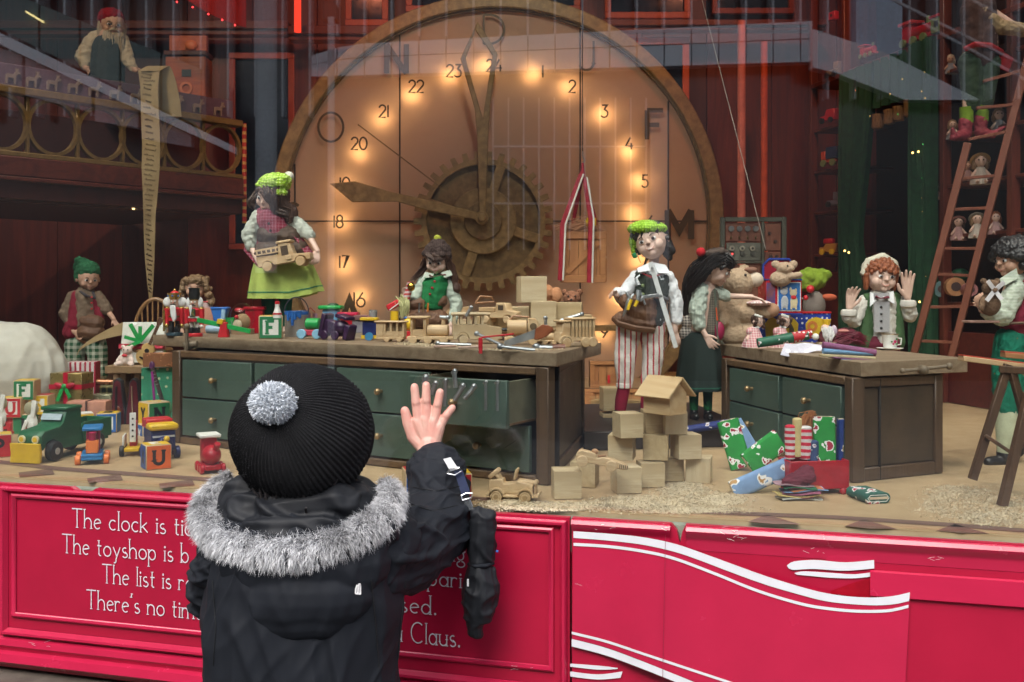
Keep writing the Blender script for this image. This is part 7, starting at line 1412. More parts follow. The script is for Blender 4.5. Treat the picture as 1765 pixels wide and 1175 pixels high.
T = rthing('toy_wagon','small red toy wagon high on the narrow shelves','toy',1437,36,0,-70); part(T,'body',MB().box(-8,8,-5,5,2,16),RD,bev=1); part(T,'hole',MB().cyl((0,-5.2,9),(0,-5.6,9),2.5,n=10),BLK)
T = rthing('toy_truck','dull pale toy truck on the top narrow shelf','toy truck',1438,134,0,-70); part(T,'body',MB().box(-16,16,-6,6,5,14),mat((.25,.2,.14),.5),bev=1); part(T,'cab',MB().box(4,16,-6,6,14.1,26),mat((.3,.22,.18),.5),bev=1); part(T,'wheel',MB().cyl((-10,-7,5),(-10,-10,5),5,n=12).cyl((10,-7,5),(10,-10,5),5,n=12),BLK)
T = rthing('toy_truck','red toy truck on the second narrow shelf','toy truck',1430,213,0,-60); part(T,'body',MB().pxz([(-16,5),(16,5),(16,24),(-2,24),(-6,14),(-16,13)],-7,7),RD,bev=1); part(T,'wheel',MB().cyl((-9,-8,5),(-9,-11,5),5,n=12).cyl((10,-8,5),(10,-11,5),5,n=12),BLK)
T = rthing('toy_engine','orange red toy engine with a blue roof on the third narrow shelf','toy train',1434,286,0,-60); part(T,'body',MB().box(-18,18,-8,8,6,12).box(-18,-8,-8,8,12,26),paint((.6,.08,.03)),bev=1); part(T,'hopper',MB().box(-6,20,-10,10,12.2,32),paint((.02,.04,.12)),bev=1); part(T,'wheel',MB().cyl((-10,-9,5),(-10,-12,5),6,n=12).cyl((10,-9,5),(10,-12,5),6,n=12),GN2)
T = rthing('toy_engine','grey toy engine on the fourth narrow shelf','toy train',1440,357,0,-60); part(T,'body',MB().box(-14,14,-7,7,4,12).box(0,14,-7,7,12,26),mat((.16,.15,.2),.5),bev=1); part(T,'wheel',MB().cyl((-8,-8,5),(-8,-11,5),5,n=12),BLK)
T = rthing('toy_truck','yellow and red toy truck on the lowest narrow shelf','toy truck',1430,438,0,-50); part(T,'body',MB().pxz([(-16,4),(16,4),(18,18),(-4,18),(-8,12),(-16,12)],-7,7),paint((.5,.25,.04)),bev=1); part(T,'load',MB().box(-10,8,-6,6,18,27),RD,bev=2); part(T,'wheel',MB().cyl((-9,-8,4),(-9,-11,4),5,n=12).cyl((10,-8,4),(10,-11,4),5,n=12),PY)
# curtains with fairy lights, door opening, fringed valance
CG = mat((.012,.075,.03), .8, 'cloth', bump=.2, vary=.25)
def curtain(x0, x1, y0, y1, lb, nf, tuck=0, o=.03):
    t0, t1 = rt(x0), rt(x1); z1, z0 = rz_((x0+x1)/2, y0), rz_((x0+x1)/2, y1)
    T = thing('curtain', lb, 'curtain', (x0+x1)/2, y1, (RA+RU*(t0+t1)/2).y, mesh=True)
    def fn(u, v):
        k = 1 - tuck*max(0, 1-abs(v-.45)/.45)*.45; tt = t0 + (t1-t0)*(u*k)
        p = rp(tt, z0+(z1-z0)*v, o + .014*math.sin(u*nf*6.28+v*1.5) + .006*math.sin(u*nf*15+v*4)); return (p-T.p)/T.s
    part(T, 'curtain', MB().slab(fn, nf*10, 16, (1.5,1,0)), CG)
curtain(1462,1520,118,640,'dark green curtain left of the dark doorway among the shelves',6,1); curtain(1584,1625,70,640,'dark green curtain right of the dark doorway, strung with tiny lights',5)
T = thing('valance','dark green cloth valance over the doorway among the shelves','curtain',1540,180,(RA+RU*rt(1540)).y,mesh=True)
part(T,'valance',MB().slab(lambda u, v: (rp(rt(1470)+(rt(1618)-rt(1470))*u, rz_(1540,180)+(rz_(1540,96)-rz_(1540,180))*v + .05*u*0, .02+.01*math.sin(u*60))-T.p)/T.s, 80, 5, (1.5,1,0)), CG)
FR = mat((.30,.16,.06),.8,'hair',(.18,.09,.03),axis='z',scale=.4,bump=.5)
for i, (x, y0, y1) in enumerate(((1513,197,221),(1533,189,213),(1549,183,208),(1568,172,200),(1582,172,196))):
    T = thing('tassel', ['lowest left','second','middle','fourth','highest right'][i]+' bundle of the golden fringe over the dark doorway', 'tassel', x, y1, (RA+RU*rt(x)).y-.02, mesh=True, group='golden fringe bundles over the doorway')
    part(T,'tassel',MB().lathe([(9,0),(10.5,4),(9.5,(y1-y0)*.6),(10.5,y1-y0)],n=18,fold=lambda q, v: 1+.06*math.sin(q*9)),FR)
T = thing('fairy_lights','tiny yellow and green fairy lights twined down the right curtain','lights',1600,200,(RA+RU*rt(1600)).y-.05); rnd = random.Random(9)
E1, E2, E3 = emit((1,.55,.15),2.2), emit((.15,1,.2),1.6), emit((1,.2,.05),2)
for i in range(22):
    x, y = (rnd.uniform(1588,1616), rnd.uniform(120,560)) if i < 17 else (rnd.uniform(1470,1580), rnd.uniform(130,200)); part(T,'bulb',MB().sph(J(T,x,y,rnd.uniform(-4,4)),rnd.uniform(.4,.65),6,4),(E1,E1,E2,E3)[i%4])
T = thing('wall_lamps','pairs of small warm lamps glinting on the curtain and doorway','lights',1560,434,3.4)
for x, y in ((1456,432),(1463,435),(1573,263),(1583,261),(1601,428),(1597,441),(1585,520),(1741,264),(1747,263)): part(T,'bulb',MB().sph(J(T,x,y),1.9,8,6),E1)
# dolls on the shelves, each a small doll with its own dress
def minidoll(x, y, k, face, hair, dress, lb, dy=.02, hat=None):
    T = rthing('shelf_doll', lb, 'doll', x, y, dy, -18, 'small dolls on the shelves behind the ladder'); u = k/40.
    bpart(T,'body',[('s',(0,0,30*u),(7.5*u,7*u,8*u)),('c',(0,0,22*u),3*u,(0,0,14*u),6*u),('c',(-5*u,-2,18*u),2.4*u,(-11*u,-6*u,10*u),2*u),('c',(5*u,-2,18*u),2.4*u,(11*u,-6*u,10*u),2*u),('c',(-4*u,-6*u,4*u),3*u,(-5*u,-14*u,3*u),2.5*u),('c',(4*u,-6*u,4*u),3*u,(5*u,-14*u,3*u),2.5*u)],SKINP if face else SKIN,1.2*u,2)
    bpart(T,'hair',[('s',(0,2*u,32*u),(8.8*u,7.5*u,8.8*u)),('s',(-7*u,1,25*u),(3.5*u,4*u,7*u)),('s',(7*u,1,25*u),(3.5*u,4*u,7*u))],hair,1.3*u,1,disp=folds(.8*u,.6)); part(T,'dress',MB().lathe([(13*u,0),(12*u,6*u),(7*u,16*u),(5.5*u,22*u)],n=22,fold=lambda q, v: 1+.08*math.sin(q*8)*(1-v)),dress)
    part(T,'eye',MB().sph((-2.8*u,-7*u,31*u),1*u,6,5).sph((2.8*u,-7*u,31*u),1*u,6,5),BLACK)
    if hat: part(T,'hat',MB().cyl((0,2*u,31*u),(0,5*u,34*u),13*u,8*u,20),hat,bev=1)
PKD, WHD, GYD = mat((.5,.3,.3),.8,'cloth'), mat((.5,.46,.42),.8,'cloth'), mat((.3,.3,.34),.8,'cloth')
minidoll(1690,318,54,1,HH,WHD,'doll with a wide straw hat on the shelf behind the ladder, middle row',.0,mat((.5,.32,.14),.7)); minidoll(1668,312,34,0,HH,PKD,'small tan doll left of the straw hatted doll')
minidoll(1652,414,42,1,HBR,PKD,'doll in a pink bonnet, left of the lower doll row',.0,mat((.45,.22,.2),.8)); minidoll(1684,410,44,1,HH,WHD,'doll in a pale hat, middle of the lower doll row',.0,mat((.35,.33,.3),.8)); minidoll(1716,404,40,1,HG,PKD,'pink doll half hidden by the ladder rail, lower row')
minidoll(1642,240,34,1,HH,GYD,'pale doll beside the red boots, left'); minidoll(1722,232,46,1,HH,GYD,'grey dressed doll right of the red boots'); minidoll(1638,128,34,0,HW,GYD,'fair haired doll on the upper shelf by the green trousers'); minidoll(1612,344,30,0,HH,PKD,'small doll at the left of the shelf above the lower row')
for x, y, r_, m_, lb in ((1622,512,14,mat((.10,.2,.22),.6),'dull blue roll of cloth on the low shelf behind the ladder'),(1646,510,16,mat((.45,.22,.1),.6),'orange brown roll of cloth on the low shelf behind the ladder'),(1672,510,11,mat((.4,.16,.17),.6),'pinkish roll of cloth on the low shelf behind the ladder')):
    T = rthing('cloth_roll', lb, 'cloth roll', x, y, 0, -14, 'cloth rolls on the low shelf'); part(T,'roll',MB().tube([(0,-10,r_),(0,40,r_)],r_,20),m_); part(T,'core',MB().cyl((0,-10.6,r_),(0,-10.2,r_),r_*.5,n=14),mat((.06,.03,.03),.7))
T = rthing('toy_heap','heap of red and green stuffed toys on the low shelf left','toys',1640,488,.05,-20); part(T,'ball',MB().sph((-10,0,12),(14,10,12)),paint((.3,.03,.04))); part(T,'ball',MB().sph((14,6,14),(15,10,12)),paint((.03,.14,.06)))
# ladder
T = thing('ladder','long red brown wooden ladder leaning on the shelves at the right','ladder',1605,612,2.95); LM = mat((.19,.065,.036),.45,'wood',(.16,.05,.03),axis='z')
def lj(x, y): return J(T, x, y, -(y-612)*-.12)
rl = [(1574,615),(1668,246)]; rr = [(1640,615),(1772,100)]
part(T,'rail',MB().bar(lj(*rl[0]),lj(*rl[1]),10,12),LM,bev=1); part(T,'rail',MB().bar(lj(*rr[0]),lj(*rr[1]),11,12),LM,bev=1)
for ya, yb in ((587,590),(529,528),(472,475),(428,428),(361,358),(308,302),(240,226),(186,180),(140,120)):
    xa = rl[0][0]+(615-ya)/(615-246)*(1668-1574); xb = rr[0][0]+(615-yb)/515*132
    part(T,'rung',MB().bar(lj(xa,ya),lj(xb,yb),6,5),LM,bev=.6)
# switch panel
T = thing('switch_panel','old electrical switch cabinet with dials in a grey metal frame, behind the teddy bear','switch panel',1298,612,3.55); FRM = mat((.11,.12,.10),.5,'grime',(.06,.06,.05),metal=.4); CPR = mat((.2,.075,.045),.5,'grime',(.1,.04,.03))
for a in ((-57,-49,0,238),(49,57,0,238),(14,19,0,230),(-49,49,230,238),(-49,14,158,162)): part(T,'frame',MB().box(a[0],a[1],-4,4,a[2],a[3]),FRM,bev=1)
part(T,'panel',MB().box(-48,14,0,3,196,228),CPR,bev=1); part(T,'panel',MB().box(20,48,0,3,180,228),CPR,bev=1); part(T,'meter_panel',MB().box(-46,13,-2,3,162.5,194),mat((.13,.14,.12),.5),bev=1)
for z0 in (120,80,40,2): part(T,'panel',MB().box(-48,13,0,3,z0,z0+36),CPR,bev=1); part(T,'panel',MB().box(20,48,0,3,z0,z0+36),CPR,bev=1)
part(T,'panel',MB().box(20,48,0,3,160,178),CPR,bev=1)
for k in range(4): q = part(T,'gauge',MB().cyl((-38+k*14,-1,218),(-38+k*14,-4,218),5,n=16),STEEL); part(T,'switch',MB().sph((-38+k*14,-2,203),(1.8,3,3)),mat((.15,.1,.05),.4))
for k in range(3):
    q = part(T,'dial',MB().cyl((-37+k*17.5,-3,184),(-37+k*17.5,-5,184),4.6,n=16),mat((.4,.38,.32),.5)); part(T,'dial_hub',MB().cyl((-37+k*17.5,-5.1,184),(-37+k*17.5,-6,184),2,n=10),BLACK,parent=q); part(T,'knob',MB().cyl((-37+k*17.5,-3,174),(-37+k*17.5,-6,174),3.4,n=12),mat((.07,.07,.065),.4))
part(T,'red_lamp',MB().sph((-37,-6,174.5),1.5),emit((1,.05,.05),2))
for x0, z0 in ((28,210),(38,196),(30,170),(40,170),(-34,140),(-20,140),(-30,96),(30,140),(40,110)): part(T,'switch',MB().cyl((x0,-1,z0),(x0,-4,z0),3,n=10),mat((.05,.03,.025),.4))
# ---------------------------------------------------------------- on the right bench
TB = mat((.36,.25,.16),.95,'hair',(.48,.36,.25),bump=.8)
T = thing('teddy_bear','big light brown teddy bear sitting at the left end of the right workbench','teddy bear',1262,592,2.66)
bpart(T,'body',[('s',(-2,0,46),(36,26,46)),('s',(10,-2,104),(26,24,26)),('s',(30,-6,108),(14,13,12)),('s',(-8,0,124),(9,6,10)),('s',(22,6,128),(10,6,9)),limb(Vector((20,-8,66)),13,Vector((58,-14,54)),11),limb(Vector((-24,-8,66)),13,Vector((-22,-24,40)),11),limb(Vector((-4,-14,14)),18,Vector((20,-22,16)),17),('s',(22,-20,18),(17,16,19)),('s',(20,-20,50),(16,14,15))],TB,2.2,3,disp=folds(1.5,.35))
part(T,'muzzle',MB().sph((38,-8,110),(14,13,13),16,12),mat((.6,.5,.4),.9,bump=.6)); part(T,'nose',MB().sph((30,-10,127),(12,7,5)),mat((.25,.12,.08),.8)); part(T,'eye',MB().sph((18,-22,118),2.5),BLACK); part(T,'paw',MB().sph((62,-15,58),(16,11,13)),mat((.42,.24,.15),.9,bump=.5))
def on2(name, label, cat, x, y, rz=0, group=None): return thing(name, label, cat, x, y, None, T2, rz, group)
PKG = mat((.62,.25,.28),.8,'plaid',(.75,.6,.58),period=.006,duty=.35)
for x, lb in ((1300,'left of two curly dolls in pink gingham dresses on the workbench'),(1346,'right of two curly dolls in pink gingham dresses on the workbench')):
    T = on2('sitting_doll', lb, 'doll', x, 598); hc = Vector((6,0,44)); M = rotm(34,8,0)
    bpart(T,'body',headprims(hc,9.5,M)+[limb(Vector((2,0,34)),3,Vector((0,0,24)),8),limb(Vector((-6,-2,26)),3.5,Vector((-14,-8,14)),3)],SKINP,.9,2); faceparts(T,hc,9.5,M,.2)
    hp = [('s',hc+Vector((-1,3,3)),(10.5,9.5,10))]; rnd = random.Random(int(x))
    for i in range(26): hp.append(('s',hc+M@Vector((rnd.choice((-1,1))*rnd.uniform(6,11),rnd.uniform(-7,6),rnd.uniform(-9,9))),3))
    bpart(T,'hair',hp,HBR,.9,1,disp=folds(.8,.6)); part(T,'hair_bow',MB().obox(hc+Vector((-1,-8,10)),(14,2,4),(0,20,0)),WHITEP,bev=.8); part(T,'collar',MB().cyl((3,-1,33),(3,-1,37),7,5,14),WHITEP)
    part(T,'dress',MB().lathe([(20,0),(19,6),(13,20),(8,32),(5,35)],n=32,fold=lambda q, v: 1+.09*math.sin(q*9)*(1-v)),PKG); part(T,'sleeve',MB().sph((-9,-4,27),(6,6,7)),PKG)
YB = mat((.02,.05,.35),.35,'dots',(.7,.72,.75),period=.014,duty=.22); YY = mat((.65,.45,.03),.4)
T = thing('toy_box','long blue toy box with white spots and yellow curtains printed on it','box',1356,592,2.82); part(T,'box',MB().box(-78,76,0,36,0,52),YB,bev=1); part(T,'edge',MB().box(-79,77,-1,37,52,55),PR,bev=.5)
for x0, x1 in ((-76,-52),(-36,-14),(-2,18),(34,68)): part(T,'printed_curtain',MB().pxz([(x0,10),(x1,10),(x1+2,34),(x1-4,42),((x0+x1)/2,46),(x0+4,42),(x0-2,34)],-.8,-.2),YY)
part(T,'printed_sweet',MB().ring((44,30),9,4,-1.4,-.9,20),mat((.6,.2,.05),.4)); part(T,'printed_house',MB().pxz([(4,10),(12,10),(12,26),(8,34),(4,26)],-1.4,-.9),mat((.08,.07,.03),.5))
T = thing('jack_in_the_box','red and blue tin jack in the box with two puppies pictured on its front','toy box',1352,540,2.7); h = 57
part(T,'body',MB().box(-32,30,0,56,0,h),paint((.5,.02,.03),.25),bev=1); part(T,'rim',MB().box(-33,31,-1,57,h,h+2.5),paint((.02,.05,.3)),bev=.5); part(T,'rim',MB().box(-33,31,-1,57,-2,.2),paint((.02,.05,.3)),bev=.5)
part(T,'picture_border',MB().box(-12,28,-.8,-.2,4,54),WHITEP); part(T,'picture',MB().box(-10.5,26.5,-1.4,-.9,5.5,52.5),mat((.015,.09,.36),.3,'marble',(.05,.2,.5),3)); part(T,'side_picture',MB().box(-31,-16,-.8,-.2,5,53),mat((.02,.06,.28),.3,'marble',(.25,.08,.05),4))
def pup(cx, m, k=1): return [('head',MB().sph((cx,-2,36*k+2),(6.5,1,6)),m),('body',MB().sph((cx+1,-2,20),(6.5,1,11)),m),('leg',MB().box(cx-5,cx-2,-2.6,-1.6,7,18).box(cx+3,cx+6,-2.6,-1.6,7,16),m),('ear',MB().sph((cx-5,-2.4,38*k+6),(2,1,4)).sph((cx+4,-2.4,38*k+5),(2,1,3)),m)]
for cx, m_ in ((-1,mat((.5,.52,.56),.5)),(15,mat((.65,.55,.35),.5))):
    for nm, q, mm in pup(cx, m_, 1 if cx < 0 else .93): part(T,'printed_'+nm,q,mm)
part(T,'printed_bow',MB().sph((15,-3.4,28),(5,.6,3.5)),PR); part(T,'crank',MB().cyl((30,10,26),(36,10,26),1.5,n=8),STEEL); part(T,'crank_knob',MB().sph((39,8,27),4.5),PR)
part(T,'lid',MB().pxz([(-24,h+3),(28,h+3),(28,h+28),(22,h+38),(-14,h+38),(-24,h+28)],50,54),paint((.3,.015,.03),.3)); part(T,'lid_edge',MB().tube([(-24,49,h+3),(-24,49,h+28),(-14,49,h+38),(22,49,h+38),(28,49,h+28)],2,6),paint((.02,.05,.3)))
T = thing('teddy_bear','beige teddy bear with round ears rising out of the jack in the box','teddy bear',1350,486,2.68); TBB = mat((.38,.27,.18),.95,'hair',(.48,.36,.26),bump=.7)
bpart(T,'body',[('s',(-2,10,6),(19,14,14)),('s',(4,6,24),(14,12,11)),('s',(14,0,24),(6,6,5)),('s',(-11,8,31),(8,4,7)),('s',(20,10,31),(8,4,7)),limb(Vector((10,2,10)),6,Vector((27,-2,12)),5.5)],TBB,1.3,3,disp=folds(.8,.4)); part(T,'eye',MB().sph((6,-5,28),1.6),BLACK)
T = thing('clown_doll','stuffed clown in a big lime green hat behind the jack in the box','plush toy',1398,560,2.95); part(T,'body',MB().lathe([(16,0),(18,20),(12,34)],n=18),mat((.25,.04,.03),.8)); part(T,'head',MB().sph((4,-4,34),(20,16,26)),mat((.2,.17,.15),.9)); part(T,'nose',MB().sph((-8,-22,62),7),PR); bpart(T,'hat',[('s',(0,0,78),(26,20,20)),('s',(18,0,86),(16,14,12)),('s',(-10,-4,66),(14,12,8))],mat((.2,.3,.02),.9,'cloth'),2,2,disp=folds(3,.1)); part(T,'scarf',MB().sph((28,-8,48),(14,8,6)),mat((.5,.1,.04),.8))
T = on2('gnome_doll','little gnome doll with a white beard and gold crown on the workbench','figurine',1424,592); part(T,'body',MB().lathe([(14,2),(15,10),(9,22)],n=18),mat((.12,.02,.03),.8)); part(T,'base',MB().cyl((0,0,0),(0,0,3),17,n=20),mat((.55,.45,.3),.6)); part(T,'head',MB().sph((-2,-2,26),(8,8,8)),SKINP); part(T,'beard',locks([[(-6,-10,26),(-4,-13,14),(-1,-12,2)],[(2,-10,26),(4,-13,14),(2,-12,4)]],30,1.6,2.4,41),mat((.8,.8,.82),.95)); part(T,'crown',MB().lathe([(6,31),(9,42),(5,36)],n=8),PY); part(T,'shoulder_puff',MB().sph((12,-4,22),(6,6,10)),mat((.6,.5,.62),.9)); part(T,'glove',MB().sph((-20,-6,12),6),WHITEP)
GWR = mat((.015,.12,.07),.5,'motif',(.45,.03,.04),period=.03,duty=.2)
T = on2('gift_wrap_roll','roll of dark green holly wrapping paper lying on the workbench','wrapping paper',1346,602); part(T,'roll',MB().tube([J(T,1306,591,-2),J(T,1350,584,-1),J(T,1392,577,0)],[8,9,9],16),GWR); part(T,'red_end',MB().tube([J(T,1366,582,-1.4),J(T,1398,575,0)],[9.6,8],16),mat((.5,.02,.03),.5,'dots',(.7,.7,.7),period=.01,duty=.3))
LACE = mat((.68,.66,.78),.85,'dots',(.75,.74,.84),period=.02,duty=.3,bump=.4)
T = on2('lace_cloth','white lace doily draped over the front edge of the workbench','cloth',1384,607); part(T,'doily',MB().slab(lambda u, v: J(T,1345+70*u+8*v,611-3*u-(20*v*(1-.25*u))+(4*math.sin(u*5))*(1-v),-16+ (14*v))+Vector((0,0,1.5*math.sin(u*9)*math.sin(v*5))),16,8,(0,.5,-.8)),LACE)
T = on2('tinsel','clump of dark red tinsel behind the cloth rolls','tinsel',1470,592); part(T,'tinsel',locks([[(-22,0,8),(-4,-4,14),(18,0,4)]],160,.7,6.5,44),mat((.2,.01,.04),.5)); part(T,'trim',MB().sph((-18,-6,22),(10,4,3)),mat((.6,.25,.22),.8))
for a, b, r_, m_, lb in (((1418,594),(1509,608),6.5,mat((.26,.09,.2),.8,'cloth'),'mauve cloth roll lying along the workbench'),((1418,604),(1506,608),6,mat((.22,.42,.7),.8,'cloth'),'sky blue cloth roll in front of the mauve one')):
    T = on2('cloth_roll', lb, 'cloth roll', (a[0]+b[0])/2, max(a[1],b[1])+5, group='cloth rolls on the right workbench'); part(T,'roll',MB().tube([J(T,*a,-2),J(T,*b,-4)],r_,16,flat=.9),m_)
T = on2('folded_cloth','cream and purple folded cloths hanging over the bench edge under the rolls','cloth',1468,618); part(T,'cloth',MB().obox((-10,-8,4),(92,22,4),(0,3,2)),mat((.5,.42,.25),.8),bev=1); part(T,'cloth',MB().obox((10,-10,-.2),(100,22,3),(0,4,2)),mat((.2,.07,.16),.8),bev=1); part(T,'cloth',MB().obox((20,-12,-3.6),(90,20,2.6),(0,5,2)),mat((.08,.12,.25),.8),bev=1)
T = on2('teacup','white china teacup with a rose spray standing on a saucer','cup',1534,602); CHN = mat((.72,.71,.68),.15,bump=0,vary=.03); part(T,'cup',MB().lathe([(9,2),(11,4),(13,24),(14,26),(13,25.6),(11,8)],n=28),CHN); part(T,'rim',MB().lathe([(13.6,25.4),(14.3,26.2),(13.6,26.8)],n=28,cap=False),BRASS); part(T,'handle',MB().tube([(12,-2,20),(19,-2,19),(18,-2,9),(12,-2,8)],1.3,8),CHN)
part(T,'rose',MB().sph((4,-12.6,14),(2.6,1,2.6)).sph((1,-12.8,10),(1.8,1,1.8)),mat((.5,.03,.12),.4)); part(T,'leaf',MB().sph((7,-11.8,10),(2.2,1,1.4)).sph((-2,-12.8,14),(2,1,1.4)).sph((7,-11.6,18),(1.6,1,2)),mat((.05,.22,.06),.4))
T = on2('saucer','white gold rimmed saucer under the teacup','saucer',1534,603); part(T,'dish',MB().lathe([(8,.2),(14,.6),(22,3),(22.4,3.6),(14,1.6),(.5,1.4)],n=32),CHN)
# ---------------------------------------------------------------- bolts of cloth and the red cart on the floor
STK = mat((.02,.28,.05),.8,'motif',(.35,.02,.05),period=.024,duty=.36); GBR = mat((.22,.36,.62),.8,'motif',(.45,.26,.1),period=.03,duty=.36); DGS = mat((.015,.11,.085),.8,'motif',(.45,.02,.06),period=.022,duty=.36)
def bolt(name, lb, x, y, d, ax_a, ax_b, wdt, th, m, dyA=0, dyB=0, group='bolts of christmas cloth on the display floor'):
    """a flat bolt: cloth wound on a board; runs between two picture points"""
    T = thing(name, lb, 'cloth bolt', x, y, d, group=group); a, b = J(T,*ax_a,dyA), J(T,*ax_b,dyB); t = (b-a).normalized(); n = Vector((0,-1,0)); s_ = t.cross(n).normalized(); n = s_.cross(t).normalized()
    prof = []
    for k in range(24):
        q = 2*math.pi*k/24; cx_ = math.cos(q); px_ = (wdt/2-th/2)*(1 if cx_ > 0 else -1) + th/2*cx_; prof.append((px_, th/2*math.sin(q)))
    vs = [p + s_*u + n*v for p in (a, a.lerp(b,.33)+n*.6, a.lerp(b,.66)-n*.4, b) for u, v in prof]; m_ = len(prof)
    fs = [(i*m_+k,i*m_+(k+1)%m_,(i+1)*m_+(k+1)%m_,(i+1)*m_+k) for i in range(3) for k in range(m_)] + [tuple(range(m_)),tuple(range(4*m_-1,3*m_-1,-1))]
    part(T,'cloth',MB().add(vs,fs),m)
    for p, o in ((a,-t),(b,t)): part(T,'board_end',MB().hexa([p+s_*u+n*v+o*w2 for w2 in (-.6,1.2) for u, v in ((-wdt*.36,-th*.16),(wdt*.36,-th*.16),(wdt*.36,th*.16),(-wdt*.36,th*.16))]),mat((.6,.5,.36),.6))
    return T
bolt('cloth_bolt','tall green stocking patterned bolt standing and leaning back, leftmost',1262,806,2.09,(1278,806),(1254,724),38,12,STK,-6,10)
bolt('cloth_bolt','pale blue patterned bolt leaning behind the leftmost green one',1290,796,2.17,(1304,790),(1266,726),26,10,GBR,8,18)
bolt('cloth_bolt','green stocking patterned bolt lying slantwise across the middle',1318,806,2.05,(1288,800),(1344,758),42,14,STK,-8,6)
bolt('cloth_bolt','pale blue gingerbread patterned bolt lying at the front',1312,842,1.86,(1262,846),(1364,802),34,18,GBR,-8,-2)
T = thing('folded_cloth','stack of folded maroon, yellow and blue cloths beside the red cart','cloth',1375,860,None,FL)
for i, (m_, w_, dx, rz) in enumerate(((mat((.5,.5,.46),.85),72,2,8),(mat((.14,.015,.04),.85),52,-4,-6),(mat((.7,.55,.2),.85),74,-2,5),(mat((.35,.1,.18),.85),64,4,-8),(mat((.2,.33,.58),.85),76,10,3),(mat((.6,.2,.08),.85),60,14,9),(mat((.02,.15,.07),.85),56,2,-5),(mat((.4,.25,.3),.85),62,-8,4))):
    part(T,'cloth',MB().slab(lambda u, v, i=i, w_=w_, dx=dx: Vector((dx+(u-.5)*w_,(v-.5)*34,2+i*3.2+2*math.sin(u*5+i)+1.2*math.sin(v*6+i*2))).xyz,10,6,(0,0,1.8)).xf(lambda p, rz=rz: Matrix.Rotation(R(rz),3,'Z')@p),m_)
bpart(T,'rolled_cloth',[('c',(-20,-4,30),9,(18,6,46),12),('c',(-10,-8,28),9,(20,-2,38),11)],mat((.13,.012,.03),.9,'cloth'),1.6,3,disp=folds(2,.14,(.5,2,2)))
CRT = mat((.42,.008,.02),.3,bump=.03); T = thing('toy_cart','bright red wooden toy cart on ball wheels, packed with rolls of cloth','cart',1402,848,None,FL,rz=8)
w_, dd, h = 53, 26, 58
for nm, q in (('front',MB().box(-w_,w_,-dd,-dd+4,10,h)),('back',MB().box(-w_,w_,dd-4,dd,10,h)),('side',MB().box(-w_,-w_+4,-dd+4.1,dd-4.1,10,h)),('side',MB().box(w_-4,w_,-dd+4.1,dd-4.1,10,h)),('floor',MB().box(-w_+4.1,w_-4.1,-dd+4.1,dd-4.1,10,14))): part(T,nm,q,CRT,bev=1)
for sx in (-1,1):
    for sy in (-1,1): part(T,'ball_wheel',MB().sph((sx*(w_-10),sy*(dd-3),5.5),6.5,16,10),CRT)
TG2 = 'cloth rolls standing in the red cart'
for x, y, r_, hh, m_, lb in ((1362,776,9,42,mat((.72,.68,.68),.8,'stripe',(.55,.02,.05),axis='z',period=.011,duty=.5),'red and white striped roll in the cart, left'),(1388,776,11,40,mat((.74,.7,.7),.8,'stripe',(.6,.02,.06),axis='z',period=.012,duty=.5),'thicker red and white striped roll in the cart'),(1374,772,8,50,mat((.7,.58,.28),.8),'pale yellow cloth roll rising between the striped rolls'),(1401,788,10,28,mat((.05,.09,.22),.5,'motif',(.3,.2,.3),period=.012,duty=.3),'small dark blue patterned roll in the cart')):
    solo('cloth_roll',lb,'cloth roll',MB().lathe([(r_*.9,-14),(r_,0),(r_*1.02,hh*.6),(r_,hh),(r_*.6,hh+2)],n=22,fold=lambda q, v: 1+.04*math.sin(q*3+v*9)),m_,x,y,1.85,group=TG2)
bolt('cloth_bolt','upright green stocking patterned bolt in the red cart',1422,780,1.85,(1422,798),(1420,718),38,14,STK,0,6,TG2); bolt('cloth_bolt','narrow dark blue bolt at the right of the red cart',1447,782,1.87,(1447,792),(1449,722),12,20,mat((.01,.04,.22),.7,'motif',(.3,.2,.03),period=.02,duty=.2),2,4,TG2)
T = thing('raffia','tangle of orange raffia behind the rolls in the red cart','raffia',1398,760,2.08); part(T,'raffia',locks([[(-18,0,10),(-6,-2,40),(14,0,44)],[(-10,0,0),(0,0,40),(16,0,20)]],90,.6,6,46),mat((.5,.2,.08),.8))
T = thing('cloth_bolt','dark green and red bolt lying alone on the floor beside the cart','cloth bolt',1497,862,None,FL,rz=12); q = MB(); pf_ = []
for k in range(28): a = 2*math.pi*k/28; pf_.append(((14 if math.cos(a) > 0 else -14)+9*math.cos(a), 9.5+9*math.sin(a)))
q.pxz(pf_, -30, 34); part(T,'cloth',q,DGS,bev=.6); part(T,'board_end',MB().box(-17,17,-31.5,-29.8,8,12),mat((.6,.5,.36),.6)); part(T,'wound_edge',MB().tube([(x_,-30.4,z_) for x_,z_ in ((-15,4),(15,4),(20,9.5),(15,15),(-15,15),(-20,9.5),(-15,4))],.6,5),WHITEP)
bolt('cloth_bolt','navy patterned bolt lying on the dark step behind the birdhouse',1214,738,2.36,(1176,742),(1262,728),14,16,mat((.01,.025,.16),.7,'motif',(.3,.2,.2),period=.02,duty=.2),0,4)
